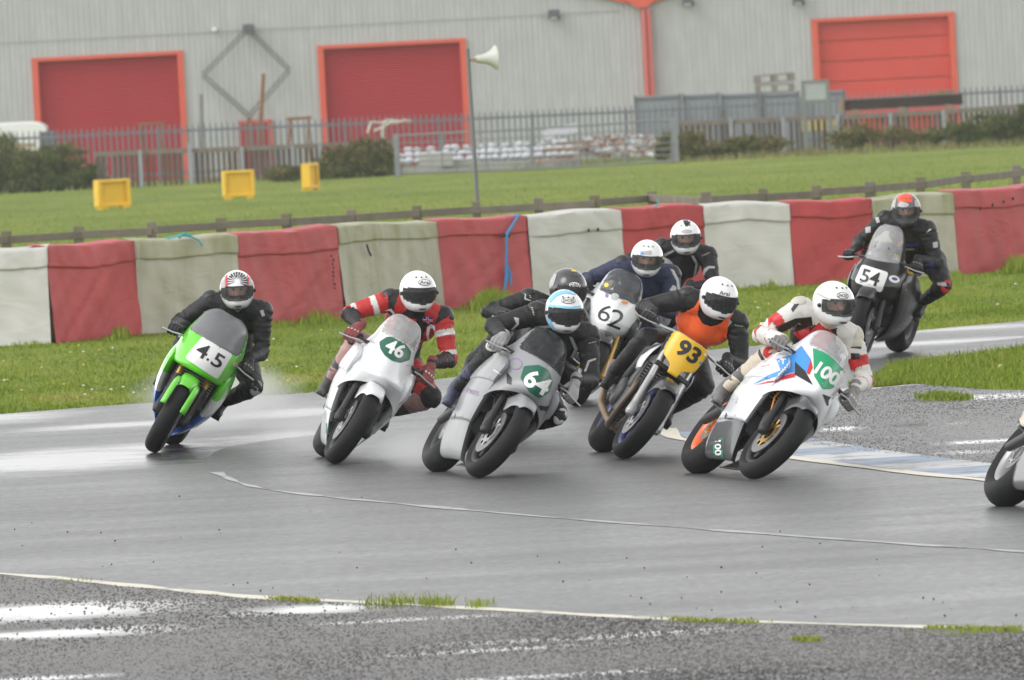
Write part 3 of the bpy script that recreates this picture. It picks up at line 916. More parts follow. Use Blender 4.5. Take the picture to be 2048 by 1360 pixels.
for (xa, ya), (xb_, yb) in zip(ribs, ribs[1:]):
    if xb_ - xa < 1e-4: continue
    zb = 0.0
    for d0, d1, dz, _ in doors:
        if xb_ > d0 + .1 and xa < d1 - .1: zb = dz - .05
    b.add([(xa, ya, zb), (xb_, yb, zb), (xb_, yb, eave(xb_)), (xa, ya, eave(xa))], [(0, 1, 2, 3)])
b.build('cladding', CLAD, wall_root, smooth=False)
b = MB(); b.box(((xl + xr) / 2, 6.0, 2.0), (xr - xl - .2, .2, 4.0)); b.build('inner_wall', CLAD, wall_root, smooth=False)
b = MB()
for side, xe in ((-1, xl), (1, xr)):
    P = []
    n = 24
    for k in range(n + 1):
        xx = lerp(vx, xe, k / n); P.append([Vector((xx, -.1, eave(xx) + .02)), Vector((xx, 30, eave(xx) + .02))])
    b.grid(P)
b.build('roof', mat('grey_roof', (0.3, 0.3, 0.31), 0.6), wall_root, smooth=False, thick=.05)
b = MB()
for side, xe in ((-1, xl), (1, xr)):
    n = 24
    for k in range(n):
        xa, xb_ = lerp(vx, xe, k / n), lerp(vx, xe, (k + 1) / n)
        b.add([(xa, -.14, eave(xa) - .10), (xb_, -.14, eave(xb_) - .10), (xb_, -.14, eave(xb_) + .12), (xa, -.14, eave(xa) + .12)], [(0, 1, 2, 3)])
b.build('verge_trim', REDP, wall_root, smooth=False, thick=.03)
for j in (-1, 1):                                                     # cladding joint line
    zz = wx(430, 64)[1]
b = MB(); b.box(((xl + vx) / 2 - .3, -.036, zz), (vx - xl - .8, .008, .022)); b.build('joint_strip', mat('joint_grey', (0.28, 0.285, 0.29), .6), wall_root, smooth=False)
# valley column: box gutter, hopper and twin pipes
cx0, _ = wx(1283, 100); cx1, _ = wx(1306, 100)
b = MB(); b.box(((cx0 + cx1) / 2 + .02, -.10, vz / 2 - .1), (.30, .16, vz - .2)); b.build('column', REDP, wall_root, smooth=False, bevel=.02)
for k in (-.07, .09):
    b = MB(); b.tube([((cx0 + cx1) / 2 + .02 + k, -.22, 0), ((cx0 + cx1) / 2 + .02 + k, -.22, vz - .2)], .055, 12); b.build('downpipe', mat('faded_red_pipe', (0.50, 0.12, 0.11), .5), wall_root)
b = MB(); b.add([(vx - .62, -.25, vz + .22), (vx + .62, -.25, vz + .22), (vx + .16, -.25, vz - .14), (vx - .16, -.25, vz - .14), (vx - .62, -.02, vz + .22), (vx + .62, -.02, vz + .22), (vx + .16, -.02, vz - .14), (vx - .16, -.02, vz - .14)],
               [(0, 1, 2, 3), (7, 6, 5, 4), (0, 3, 7, 4), (1, 5, 6, 2), (3, 2, 6, 7), (0, 4, 5, 1)]); b.build('hopper', REDP, wall_root, smooth=False)
for d0, d1, dz, key in doors:
    w = d1 - d0
    fw = .19
    dm = REDO if key == 'right' else REDD
    for sx, xx in ((-1, d0), (1, d1)):
        b = MB(); b.box((xx - sx * fw / 2, .10, dz / 2), (fw, .36, dz)); b.build('door_jamb', REDP, wall_root, smooth=False)
    b = MB(); b.box(((d0 + d1) / 2, .10, dz - .06), (w - 2 * fw - .004, .355, .12)); b.build('door_lintel', REDP, wall_root, smooth=False)
    lh = dz - .12
    if key == 'right':
        dr = MB(); dr.box(((d0 + d1) / 2, .30, .02), (w - 2 * fw, .04, .04)); dr = dr.build('sectional_door', dm, wall_root, smooth=False)
        for k in range(6):
            b = MB(); b.box(((d0 + d1) / 2, .25, .04 + (k + .5) * lh / 6), (w - 2 * fw, .05, lh / 6 - .022)); b.build('panel', dm, dr, smooth=False, bevel=.01)
    else:
        b = MB(); P = []
        n = int(lh / .075)
        for k in range(n):
            for f, dy in ((0, .0), (.35, -.018), (.65, -.018), (1, 0)):
                zq = (k + f) * lh / n
                P.append([Vector((d0 + fw, .22 + dy, zq)), Vector((d1 - fw, .22 + dy, zq))])
        b.grid(P); b.build('roller_door', dm, wall_root, smooth=False)
# small red door behind the palisade
x0, z0 = wx(480, 248); x1, z1 = wx(541, 246)
b = MB(); b.box(((x0 + x1) / 2, -.05, z0 / 2), (x1 - x0, .06, z0)); sd = b.build('side_door', REDD, wall_root, smooth=False)
for xx in (x0, x1):
    b = MB(); b.box((xx, -.07, z0 / 2), (.1, .1, z0 + .05)); b.build('jamb', REDP, sd, smooth=False)
b = MB(); b.box(((x0 + x1) / 2, -.07, z0 + .05), (x1 - x0 + .1, .1, .09)); b.build('lintel', REDP, sd, smooth=False)
# floodlights
def flood(px, py, lab, lens=True):
    q = bgp(px, py, YW - .25)
    r = thing('floodlight', lab, 'floodlight', q, 'floodlights on the warehouse')
    b = MB(); b.box((0, 0, 0), (.36, .22, .26), Matrix.Rotation(R_(-25), 3, 'X')); b.build('housing', DARKM, r, smooth=False, bevel=.03)
    b = MB(); b.box((-.02, -.10, -.09), (.22, .03, .10), Matrix.Rotation(R_(-45), 3, 'X')); b.build('lens', mat('lamp_lens', (0.6, 0.62, 0.62), .3), r, smooth=False)
    b = MB(); b.box((.0, .19, .02), (.12, .18, .06)); b.build('arm', DARKM, r, smooth=False)
flood(497, 58, 'dark floodlight at the top corner of the diamond shaped frame')
flood(1108, 29, 'dark floodlight on the wall left of the red column')
flood(1376, 2, 'floodlight at the top edge of the picture right of the red column')
flood(1597, 0, 'floodlight at the top edge of the picture left of the right-hand door')
q = bgp(430, 60, YW - .12); b = MB(); b.ball((0, 0, 0), (.10, .09, .08), 12); b.box((0, .07, 0), (.1, .12, .1)); tag(b.build('alarm_box', mat('white_box', (.6, .6, .58), .5)), 'small white dome sensor on the warehouse wall', 'sensor').location = q
# lattice square standing on its corner against the wall
YD = YW - .45
cr = [bgp(x, y, YD) for x, y in ((496, 58), (579, 140), (498, 232), (406, 150))]
org = Vector((cr[2].x, YD, gz(YD)))
dia = thing('lattice_frame', 'dark steel lattice square standing on one corner against the warehouse', 'steel frame', org)
LAT = mat('dark_lattice_steel', (0.105, 0.11, 0.11), .6, var=.2)
for k in range(4):
    a, c = cr[k] - org, cr[(k + 1) % 4] - org
    d = (c - a).normalized(); nn = Vector((-d.z, 0, d.x)) * .055
    b = MB(); b.tube([a + nn, c + nn], .022, 6); b.tube([a - nn, c - nn], .022, 6)
    n = 16
    b.tube([lerp(a, c, j / n) + nn * (1 if j % 2 else -1) for j in range(n + 1)], .014, 5)
    b.build('lattice_side', LAT, dia)
b = MB(); b.box((0, 0, (cr[2].z - org.z) / 2 - .02), (.14, .14, cr[2].z - org.z - .02)); b.build('stand', RUST, dia, smooth=False)
def stick(name, p0, p1, Y, r, m, lab, cat):
    a, c = bgp(*p0, Y), bgp(*p1, Y)
    o = Vector((a.x, Y, gz(Y) - .02))
    d = (c - a)
    base = a + d * ((o.z - a.z) / d.z)
    b = MB(); b.tube([base - o, c - o], r, 8)
    tag(b.build(name, m), lab, cat).location = o
stick('steel_post', (404, 285), (402, 188), YW - 8, .055, mat('post_grey', (.18, .18, .17), .6), 'dark grey steel post standing left of the diamond frame', 'post')
stick('rusty_post', (519, 285), (527, 147), YW - 6, .06, RUST, 'leaning rusty post in front of the diamond frame', 'post')

# palisade fence: every pale a piece of its own
PAL = [(-120, 268), (126, 256), (376, 244), (700, 232), (942, 222), (1249, 209), (1600, 191), (1912, 172), (2048, 166), (2160, 160)]
PALM = mat('palisade_steel', (0.15, 0.165, 0.19), 0.6, metal=.1, var=.15, scale=2)
pal = thing('palisade_fence', 'grey steel palisade fence in front of the warehouse', 'fence', (0, YP, gz(YP)))
pm_ = MB()
pm_.add([(-.026, .012, 0), (-.010, -.012, 0), (.010, -.012, 0), (.026, .012, 0), (-.026, .012, .93), (-.010, -.012, .96), (.010, -.012, .96), (.026, .012, .93), (0, 0, 1.0)],
        [(0, 1, 5, 4), (1, 2, 6, 5), (2, 3, 7, 6), (4, 5, 8), (5, 6, 8), (6, 7, 8), (0, 4, 8, 7, 3)])
pale_me = pm_.mesh('pale', PALM, smooth=False)
px = -60.0
rails_t, n = [], 0
while px < 2110:
    t = bgp(px, interp(PAL, px)[0], YP)
    o = link('pale', pale_me, pal)
    hgt = t.z - gz(YP)
    o.location = (t.x, 0, 0); o.scale = (1, 1, hgt)
    if n % 16 == 0:
        rails_t.append((t.x, hgt))
        b = MB(); b.box((t.x, .07, hgt * .46), (.10, .06, hgt * .92)); b.build('post', PALM, pal, smooth=False)
    px += 11.7; n += 1
rails_t.append((t.x, hgt))
for (xa, ha), (xb_, hb_) in zip(rails_t, rails_t[1:]):
    for k, fz in enumerate((.86, .16)):
        b = MB(); b.add([(xa, .018, ha * fz - .035), (xb_, .018, hb_ * fz - .035), (xb_, .018, hb_ * fz + .035), (xa, .018, ha * fz + .035), (xa, .05, ha * fz - .035), (xb_, .05, hb_ * fz - .035), (xb_, .05, hb_ * fz + .035), (xa, .05, ha * fz + .035)],
                        [(0, 1, 2, 3), (7, 6, 5, 4), (3, 2, 6, 7), (1, 0, 4, 5)]); b.build('rail', PALM, pal, smooth=False)
# timber rail with light posts in front of it, left run and right run
TBOARD = mat('brown_board', (0.085, 0.062, 0.045), .85, var=.4, scale=4)
def timber(name, lab, pts, posts, gap):
    a0 = bgp(*pts[0], YR)
    root = thing(name, lab, 'fence', (a0.x, YR, gz(YR)))
    o = root.location
    for p, q in zip(pts, pts[1:]):
        a, c = bgp(*p, YR) - o, bgp(*q, YR) - o
        b = MB(); d = c - a
        b.box((a + c) / 2, (d.length - .005, .06, .13), Matrix.Rotation(-math.atan2(d.z, d.x), 3, 'Y')); b.build('rail', WOOD, root, smooth=False)
        n = max(2, int(d.length / gap))
        for k in range(n):
            x = lerp(a.x, c.x, (k + .5) / n); z = lerp(a.z, c.z, (k + .5) / n) - .02
            if rf.random() < .06: continue
            b = MB(); b.box((x, .05, z / 2), (.10 * rf.uniform(.7, 1.1), .03, z - .02)); b.build('board', TBOARD, root, smooth=False)
    for p in posts:
        t = bgp(*p, YR) - o
        b = MB(); b.box((t.x, -.09, t.z / 2), (.11, .10, t.z)); b.build('post', GALV, root, smooth=False)
    return root
timber('timber_fence', 'brown boarded timber fence left of the steel gate', [(190, 309), (300, 304), (420, 300), (540, 295), (660, 290), (785, 284)], [(280, 300), (379, 286), (483, 294), (585, 292), (640, 288)], .15)
tf = timber('timber_fence', 'brown boarded timber fence right of the steel gate', [(1356, 247), (1460, 244), (1565, 238), (1675, 235), (1780, 229), (1885, 224), (1990, 216), (2120, 208)], [(1461, 236), (1565, 234), (1674, 229), (1780, 226), (1886, 220)], .15)
# steel gate, two leaves
YG = 274.0
GATEM = mat('gate_steel', (0.20, 0.21, 0.225), 0.6, metal=.1, var=.2, scale=3)
zgG = gz(YG)
for lab, gx0, gx1 in (('left leaf of the galvanised steel yard gate', 797, 1062), ('right leaf of the galvanised steel yard gate', 1066, 1344)):
    def gt(px): return interp([(790, 272), (1062, 258), (1344, 239)], px)[0]
    def gb(px): return interp([(790, 347), (1062, 338), (1344, 322)], px)[0]
    o = bgp(gx0, gb(gx0), YG); o = Vector((o.x, YG, zgG))
    root = thing('yard_gate', lab, 'gate', o, 'leaves of the yard gate')
    for k in range(7):
        f = [0, .2, .38, .55, .70, .85, 1][k]
        a, c = bgp(gx0, lerp(gt(gx0), gb(gx0), f), YG) - o, bgp(gx1, lerp(gt(gx1), gb(gx1), f), YG) - o
        b = MB(); b.tube([a, c], .030 if k in (0, 6) else .016, 8); b.build('bar', GATEM, root)
    for f in (0, .33, .66, 1):
        xx = lerp(gx0, gx1, f)
        a, c = bgp(xx, gt(xx), YG) - o, bgp(xx, gb(xx), YG) - o
        b = MB(); b.tube([a, c], .026, 8); b.build('upright', GATEM, root)
for pxx, yt, yb, lab in ((792, 268, 348, 'left steel gatepost of the yard gate'), (1349, 236, 322, 'right steel gatepost of the yard gate')):
    t = bgp(pxx, yt, YG); b = MB(); b.box((0, 0, (t.z - zgG) / 2), (.15, .15, t.z - zgG)); tag(b.build('gatepost', GATEM, smooth=False, bevel=.02), lab, 'gatepost', 'gateposts').location = (t.x, YG, zgG)

# ---- stores seen through the gate
def slab(name, px0, px1, py0, py1, Y, dep, m, lab, cat, group=None, bev=.02, yaw=0, tilt=0):
    a, c = bgp(px0, py1, Y), bgp(px1, py0, Y)
    w, h = abs(c.x - a.x), abs(c.z - a.z)
    b = MB(); b.box((0, 0, h / 2), (w, dep, h), Matrix.Rotation(R_(tilt), 3, 'Y'))
    o = b.build(name, m, smooth=False, bevel=bev); o.location = ((a.x + c.x) / 2, Y, min(a.z, c.z)); o.rotation_euler.z = R_(yaw)
    return tag(o, lab, cat, group)
SACK = mat('white_sack', (.50, .51, .54), .6, var=.15, scale=4)
CONC = mat('concrete_block', (.33, .33, .31), .85, var=.25, scale=4, bump=.3)
TIM = mat('stacked_timber', (.26, .17, .11), .8, var=.35, scale=5)
rs = random.Random(9)
k = 0
for row in range(3):
    for c in range(24):
        x = 806 + c * 14.6 + rs.uniform(-3, 3)
        yb_ = 330 - (x - 800) * .045 - row * 11
        if row == 2 and (c % 5 in (0, 3)): continue
        q = bgp(x, yb_, YP - 10 + row * .3)
        if row == 0: q.z = max(q.z, gz(YP - 10) + .16)
        b = MB(); b.ball((0, 0, .09), (.15 * rs.uniform(.8, 1.2), .20, .10 * rs.uniform(.75, 1.25)), 10, Matrix.Rotation(rs.uniform(-.5, .5), 3, 'Y'))
        tag(b.build('sack', SACK), 'white filled sack in the long heap behind the steel gate', 'sack', 'white sacks heaped behind the gate').location = q
        k += 1
zy = gz(YP - 10)
q0 = bgp(800, 330, YP - 10); q1 = bgp(1160, 318, YP - 10)
b = MB(); b.box(((q1.x - q0.x) / 2, 0, (q1.z - zy) / 2 + .02), (q1.x - q0.x, .5, q1.z - zy + .06)); tag(b.build('loading_platform', CONC, smooth=False), 'low concrete platform carrying the white sacks', 'platform').location = (q0.x, YP - 10, zy)
for i, (x0, x1, y0, y1, m, lab) in enumerate(((838, 905, 304, 334, CONC, 'pale stack of concrete slabs behind the left gate leaf'), (880, 960, 318, 338, CONC, 'low concrete block behind the left gate leaf'),
                                        (1085, 1170, 292, 304, TIM, 'brown timber bundle behind the right gate leaf'), (1070, 1165, 316, 322, REDP, 'long red beam lying behind the right gate leaf'),
                                        (1100, 1160, 304, 313, mat('pale_board', (.4, .42, .40), .7), 'pale boards under the timber bundle behind the gate'), (1110, 1185, 280, 290, TIM, 'upper brown timber bundle behind the right gate leaf'))):
    slab('block_stack' if i < 2 else 'timber_bundle', x0, x1, y0, y1, YP - 15 + i * .8, .8, m, lab, 'building material')
for c in range(8):
    q = bgp(1092 + c * 8.5, 278 - c * 2.0, YP - 9)
    b = MB(); b.box((0, 0, .11), (.12, .3, .30 * rs.uniform(.7, 1.2)), Matrix.Rotation(R_(rs.uniform(-14, 14)), 3, 'Y')); tag(b.build('plastic_tub', SACK, smooth=False, bevel=.02), 'white plastic tub in the row on top of the timber bundle', 'tub', 'white tubs on the timber').location = q
rubble = MB()
for c in range(320):
    x = rs.uniform(1165, 1335); yb_ = rs.uniform(268 + abs(x - 1260) * .12, 312) 
    q = bgp(x, yb_, YP - 9 - (yb_ - 268) * .05); r = rs.uniform(.05, .13)
    rubble.box(q, (r * 1.6, r * 1.4, r), Matrix.Rotation(rs.uniform(-.7, .7), 3, 'Y') @ Matrix.Rotation(rs.uniform(0, 3), 3, 'Z'), mi=c % 4)
tag(rubble.build('rubble_heap', [CONC, TIM, SACK, RUST], smooth=False), 'mixed rubble heap right of the white sacks', 'rubble', kind='stuff')
# bent pale pipes above the brambles
b = MB(); Yp = YP - 1
for seq in (((735, 266), (742, 244), (762, 246), (775, 240), (800, 243), (822, 242)), ((748, 262), (770, 252), (790, 240)), ((765, 262), (768, 246), (790, 246), (812, 240))):
    b.tube([bgp(x, y, Yp + .1 * i) for i, (x, y) in enumerate(seq)], .035, 8)
b.tube([bgp(765, 262, Yp), Vector((bgp(765, 262, Yp).x, Yp, gz(Yp)))], .035, 8)
tag(b.build('bent_pipes', mat('pale_pipe', (.5, .48, .42), .6)), 'bent pale pipes sticking up in front of the middle red door', 'pipes')
# trestles
for lab, xa, xb_, yt in (('rusty trestle in front of the left red door', 276, 330, 249), ('rusty trestle left of the middle red door', 573, 623, 238)):
    Y = YW - 9
    o = bgp((xa + xb_) / 2, yt, Y); o = Vector((o.x, Y, gz(Y)))
    r = thing('trestle', lab, 'trestle', o, 'rusty trestles')
    a, c = bgp(xa, yt, Y) - o, bgp(xb_, yt - 3, Y) - o
    b = MB(); b.tube([a, c], .05, 6); b.build('beam', RUST, r)
    for e in (a + Vector((.1, 0, 0)), c - Vector((.1, 0, 0))):
        for sx, sy in ((-.12, -.3), (.12, .3)):
            b = MB(); b.tube([e, Vector((e.x + sx, sy, 0))], .04, 6); b.build('leg', RUST, r)
# grey sheet panels, pallets, beam, sign board on the right
SHEET = mat('grey_sheet', (.22, .235, .26), .6, var=.12, scale=1.5)
for j, (x0, x1, y0) in enumerate(((1268, 1362, 193), (1365, 1438, 190), (1442, 1518, 189), (1522, 1598, 187), (1602, 1690, 184))):
    Y = YP + 3 + .1 * j
    a, c = bgp(x0, y0, Y), bgp(x1, y0 - 2, Y); z0 = gz(Y)
    r = thing('sheet_panel', ['grey ribbed sheet panel beside the red column', 'second grey sheet panel right of the red column', 'third grey sheet panel below the pallets at left', 'fourth grey sheet panel directly below the pallets', 'grey sheet panel behind the sign board'][j], 'panel', (a.x, Y, z0), 'grey sheet panels')
    b = MB(); b.box(((c.x - a.x) / 2, 0, (a.z - z0) / 2), (c.x - a.x, .05, a.z - z0)); b.build('sheet', SHEET, r, smooth=False)
    for f in (.02, .98):
        b = MB(); b.box(((c.x - a.x) * f, -.05, (a.z - z0) / 2), (.07, .06, a.z - z0 + .05)); b.build('upright', mat('dark_upright', (.12, .13, .145), .6), r, smooth=False)
    b = MB(); b.box(((c.x - a.x) / 2, -.055, a.z - z0 - .08), (c.x - a.x - .1, .05, .06)); b.build('rail', mat('dark_upright', (.12, .13, .145), .6), r, smooth=False)
PALLET = mat('grey_pallet_wood', (.22, .20, .17), .85, var=.3, scale=6)
Y = YP + 5
pz = bgp(1548, 186, Y).z
xa, xb_ = bgp(1511, 170, Y).x, bgp(1588, 170, Y).x
for kk, dz in enumerate((0.0, .30, -.30, -.60, -.90, -1.2, -1.5, -1.8, -2.1)):
    if pz + dz < gz(Y) - .12: break
    r = thing('pallet', ['lower of the two pallets showing above the grey sheets', 'topmost pallet of the stack above the grey sheets'][kk] if kk < 2 else 'wooden pallet low in the stack hidden behind the grey sheets', 'pallet', ((xa + xb_) / 2, Y, max(pz + dz, gz(Y))), 'stacked pallets')
    w = xb_ - xa
    if kk == 1: r.rotation_euler = (0, R_(-2), R_(3))
    for zz_ in (.03, .25):
        for yy in (-.4, -.13, .13, .4):
            b = MB(); b.box((0, yy, zz_), (w, .14, .045)); b.build('plank', PALLET, r, smooth=False)
    for xx in (-.44, 0, .44):
        for yy in (-.4, .4):
            b = MB(); b.box((xx * w, yy, .14), (.16, .14, .17)); b.build('foot_block', PALLET, r, smooth=False)
Y = YR + 2
a, c = bgp(1680, 222, Y), bgp(1925, 190, Y)
o = Vector((a.x, Y, gz(Y)))
r = thing('beam_stack', 'stack of dark rusty steel beams below the right-hand door', 'beams', o)
L_ = c.x - a.x; zt = c.z - o.z; zb = bgp(1800, 214, Y).z - o.z
DRUST = mat('dark_rust', (.075, .052, .045), .8, var=.4, scale=2)
for j in range(3):
    zz_ = lerp(zb, zt, (j + .5) / 3); 
    b = MB()
    b.box((L_ / 2, .1 * j, zz_), (L_, .05, .11)); b.box((L_ / 2, .1 * j - .06, zz_ + .06), (L_, .16, .018)); b.box((L_ / 2, .1 * j - .06, zz_ - .06), (L_, .16, .018))
    b.build('beam', DRUST, r, smooth=False)
b = MB(); b.box((.06, -.05, (zb + zt) / 2), (.12, .3, zt - zb + .1)); b.build('end_plate', TIM, r, smooth=False)
for f in (.12, .5, .88):
    b = MB(); b.box((L_ * f, .05, zb / 2), (.2, .4, zb)); b.build('bearer', TIM, r, smooth=False)
for j in range(3):
    b = MB(); b.box((L_ * (.78 + .05 * j), -.05, zt + .06 + .035 * j), (.9 - .2 * j, .1, .03)); b.build('plank', WOODP, r, smooth=False)
# sign board on two posts
Y = YR - 6
a, c = bgp(1606, 238, Y), bgp(1656, 159, Y)
o = Vector((a.x, Y, gz(Y)))
r = thing('sign_board', 'blank grey sign board on two posts in front of the right-hand fence', 'sign board', o)
w = c.x - a.x; zt = c.z - o.z; zb = bgp(1630, 203, Y).z - o.z
SB = mat('board_frame', (.17, .19, .17), .6)
b = MB(); b.box((w / 2, 0, (zb + zt) / 2), (w - .12, .03, zt - zb - .1)); b.build('board', mat('board_face', (.33, .36, .35), .4), r, smooth=False)
for xx in (.03, w - .03):
    b = MB(); b.box((xx, -.01, zt / 2), (.09, .07, zt)); b.build('post', SB, r, smooth=False)
for zz_ in (zb, zt - .03):
    b = MB(); b.box((w / 2, -.01, zz_), (w - .16, .07, .07)); b.build('crossbar', SB, r, smooth=False)
for j in range(6):                                                  # ochre pickets nailed on under the sign
    q = bgp(1606 + j * 12.5, 252 - j * .5, YR - .07) - tf.location
    b = MB(); b.box(q, (.075, .05, .30)); tag(b.build('picket', mat('ochre_picket', (.42, .33, .10), .7), tf, smooth=False), 'ochre picket')
# ---- caravan at the left edge
YC = 302.0
zc = gz(YC)
ca = bgp(122, 290, YC); ct = bgp(60, 243, YC)
cv = thing('caravan', 'white touring caravan behind the gorse bush', 'caravan', (ca.x, YC, zc))
H_ = ct.z - zc; z0 = .45
CW = mat('caravan_white', (.72, .72, .70), .35, var=.05, coat=.3)
prof = [(0.0, z0), (0.0, z0 + .25), (-.12, H_ * .62), (-.42, H_ * .93), (-.62, H_ * .985), (-.9, H_), (-4.6, H_), (-4.9, H_ * .95), (-5.0, H_ * .6), (-5.0, z0)]
b = MB()
n = len(prof)
vs = [(x, -1.0, z) for x, z in prof] + [(x, 1.0, z) for x, z in prof]
b.add(vs, [tuple(range(n)), tuple(range(2 * n - 1, n - 1, -1))] + [(i, i + n, (i + 1) % n + n, (i + 1) % n) for i in range(n)])
b.build('body', CW, cv, smooth=False, bevel=.05)
b = MB(); b.add([(-.10, -.85, H_ * .63), (-.10, .85, H_ * .63), (-.36, .85, H_ * .89), (-.36, -.85, H_ * .89)], [(0, 1, 2, 3)]); o = b.build('front_window', mat('caravan_glass', (.10, .11, .12), .15), cv, smooth=False, thick=.02); o.location.x = .025
b = MB(); b.box((-.35, -1.015, H_ * .72), (.5, .03, .5)); b.build('side_window', mat('caravan_glass', (.10, .11, .12), .15), cv, smooth=False, bevel=.03)
b = MB(); b.box((-2.75, -1.02, H_ * .66), (4.0, .03, .11)); b.build('stripe', mat('ochre_stripe', (.40, .29, .13), .5), cv, smooth=False)
for yy in (-.9, .9):
    b = MB(); b.lathe([(.05, -.09), (.22, -.09), (.31, -.06), (.31, .06), (.22, .09), (.05, .09)], (-2.6, yy, .31), 'Y', 24); b.build('wheel', BLACK, cv)
b = MB(); b.tube([(0, 0, .5), (1.2, 0, .48)], .05, 8); b.tube([(1.1, 0, .48), (1.1, 0, 0)], .035, 8); b.build('drawbar', GALV, cv)

# ================================================================== bushes and rough grass along the yard fence
def leaf_mat(name, cols): return blade_mat(name, cols)
GORSE = leaf_mat('gorse_leaf', [(0.020, 0.040, 0.010), (0.045, 0.070, 0.016), (0.080, 0.105, 0.028), (0.15, 0.14, 0.05)])
BRAM = leaf_mat('bramble_leaf', [(0.030, 0.050, 0.012), (0.070, 0.085, 0.022), (0.12, 0.125, 0.04), (0.20, 0.15, 0.07)])
BARK = mat('twig_bark', (.07, .05, .035), .9)
def bush(name, lab, blobs, Y, n, leaf, m, seed):
    """blobs = [(px, py, rx px, ry px)] lobes of the crown at distance Y; leaves in a shell with gaps, twigs inside"""
    rg = np.random.default_rng(seed)
    c0 = at(blobs[0][0], blobs[0][1], Y)
    o = Vector((c0.x, Y, gz(Y) - .02))
    root = thing(name, lab, 'bush', o, 'bushes along the yard fence')
    s = FPX / Y
    P, T = [], []
    tw = MB()
    wsum = sum(b_[2] * b_[3] for b_ in blobs)
    for (x, y, rx, ry) in blobs:
        c = at(x, y, Y) - o
        R3 = np.array([rx / s, rx / s * .8, ry / s])
        k = int(n * rx * ry / wsum)
        # sub clumps
        nc = 60
        d = rg.normal(size=(nc, 3)); d /= np.linalg.norm(d, axis=1)[:, None]
        cc = d * (rg.uniform(.25, 1.22, nc)[:, None])
        idx = rg.integers(0, nc, k)
        p = cc[idx] + rg.normal(0, .13, (k, 3))
        p = p * R3 + np.array(c)
        P.append(p)
        T.append(np.clip(.25 + .45 * rg.uniform(size=nc)[idx] + rg.normal(0, .15, k) + .12 * p[:, 2] / max(R3[2], .1), 0, 1))
        for j in range(8):
            e = Vector(c) + Vector(cc[j] * R3 * .9)
            tw.tube([(c.x * .6 + e.x * .4, c.y, 0), (Vector(c) + e) / 2 - Vector((0, 0, .1)), e], [.03, .02, .008], 5)
    P = np.concatenate(P); T = np.concatenate(T)
    keep = P[:, 2] > 0.0
    P, T = P[keep], T[keep]
    blades('crown', P, rg.uniform(.6, 1.3, len(P)) * leaf, leaf * .55, m, 1.6, seed, T, root)
    tag(tw.build('trunk', BARK, root), kind='stuff')
bush('gorse_bush', 'large dark green gorse bush beside the caravan at far left', [(90, 338, 95, 42), (20, 330, 60, 46), (150, 350, 50, 32), (-30, 335, 60, 48), (110, 314, 60, 24), (190, 366, 26, 16), (60, 366, 100, 18)], 291, 20000, .085, GORSE, 61)
bush('bramble_bush', 'dark bramble thicket left of the steel gate behind the yellow barriers', [(690, 330, 50, 30), (740, 308, 40, 34), (655, 340, 34, 22), (765, 328, 24, 28), (580, 350, 46, 14), (720, 346, 70, 14)], 282, 14000, .09, BRAM, 62)
bush('bramble_bush', 'small bramble bush just right of the steel gate', [(1345, 298, 30, 26), (1385, 290, 28, 24), (1330, 308, 20, 16), (1360, 312, 34, 12)], 281, 6000, .09, BRAM, 63)
bush('bramble_bush', 'low bramble growth under the right-hand timber fence', [(1480, 292, 50, 16), (1430, 299, 40, 12), (1540, 290, 40, 12)], 281, 2600, .09, BRAM, 64)
bush('bramble_bush', 'brown bramble growth below the sign board and rusty beams', [(1720, 270, 50, 20), (1780, 272, 40, 14), (1690, 280, 40, 12), (1830, 273, 40, 12)], 279, 3000, .09, BRAM, 65)
bush('gorse_bush', 'dark bush at the right end of the timber fence', [(1985, 260, 70, 24), (2050, 254, 50, 32), (1920, 268, 40, 18), (1870, 274, 34, 12)], 279, 8000, .09, GORSE, 66)
DRY = blade_mat('dry_grass', [(0.10, 0.115, 0.035), (0.17, 0.17, 0.06), (0.26, 0.23, 0.10), (0.36, 0.31, 0.16)])
pts, hs = [], []
for q in range(14000):
    x = rng.uniform(-20, 2070)
    base = interp([(-20, 378), (250, 366), (780, 348), (800, 346), (1350, 322), (2070, 287)], x)[0]
    if 800 < x < 1335 and rng.uniform() < .85: continue
    y = base + rng.uniform(-14, 3)
    g = gfield(x, y)
    if g.y > 295: continue
    pts.append((g.x, g.y, gz(g.y) - .02)); hs.append(rng.uniform(.10, .42) * (1.0 if x < 800 else .9) * (.5 + .9 * abs(noise.noise(Vector((x * .02, 0, 4))))))
tag(blades('rough_grass', np.array(pts), np.array(hs), .03, DRY, .7, 70), 'tall dry grass along the yard fence', 'grass', kind='stuff')
# ================================================================== motorcycles
# a motorcycle's own axes: x forward, y to its left, z up, origin on the ground between the wheels; its root leans and heads
WB = 0.69
def bike_matrix(fc, yaw, lean, scale=1.0):
    y, l = R_(yaw), R_(lean)
    P = ground(*fc)
    fw, lf = Vector((math.sin(y), -math.cos(y), 0)), Vector((math.cos(y), math.sin(y), 0))
    r = 0.07
    o = P - fw * WB * scale - lf * (r * math.sin(l)) * .4 + Vector((0, 0, r * (1 - math.cos(l)) * .9))
    return Matrix.Translation(o) @ Matrix.Rotation(y - math.pi / 2, 4, 'Z') @ Matrix.Rotation(-l, 4, 'X') @ Matrix.Scale(scale, 4)

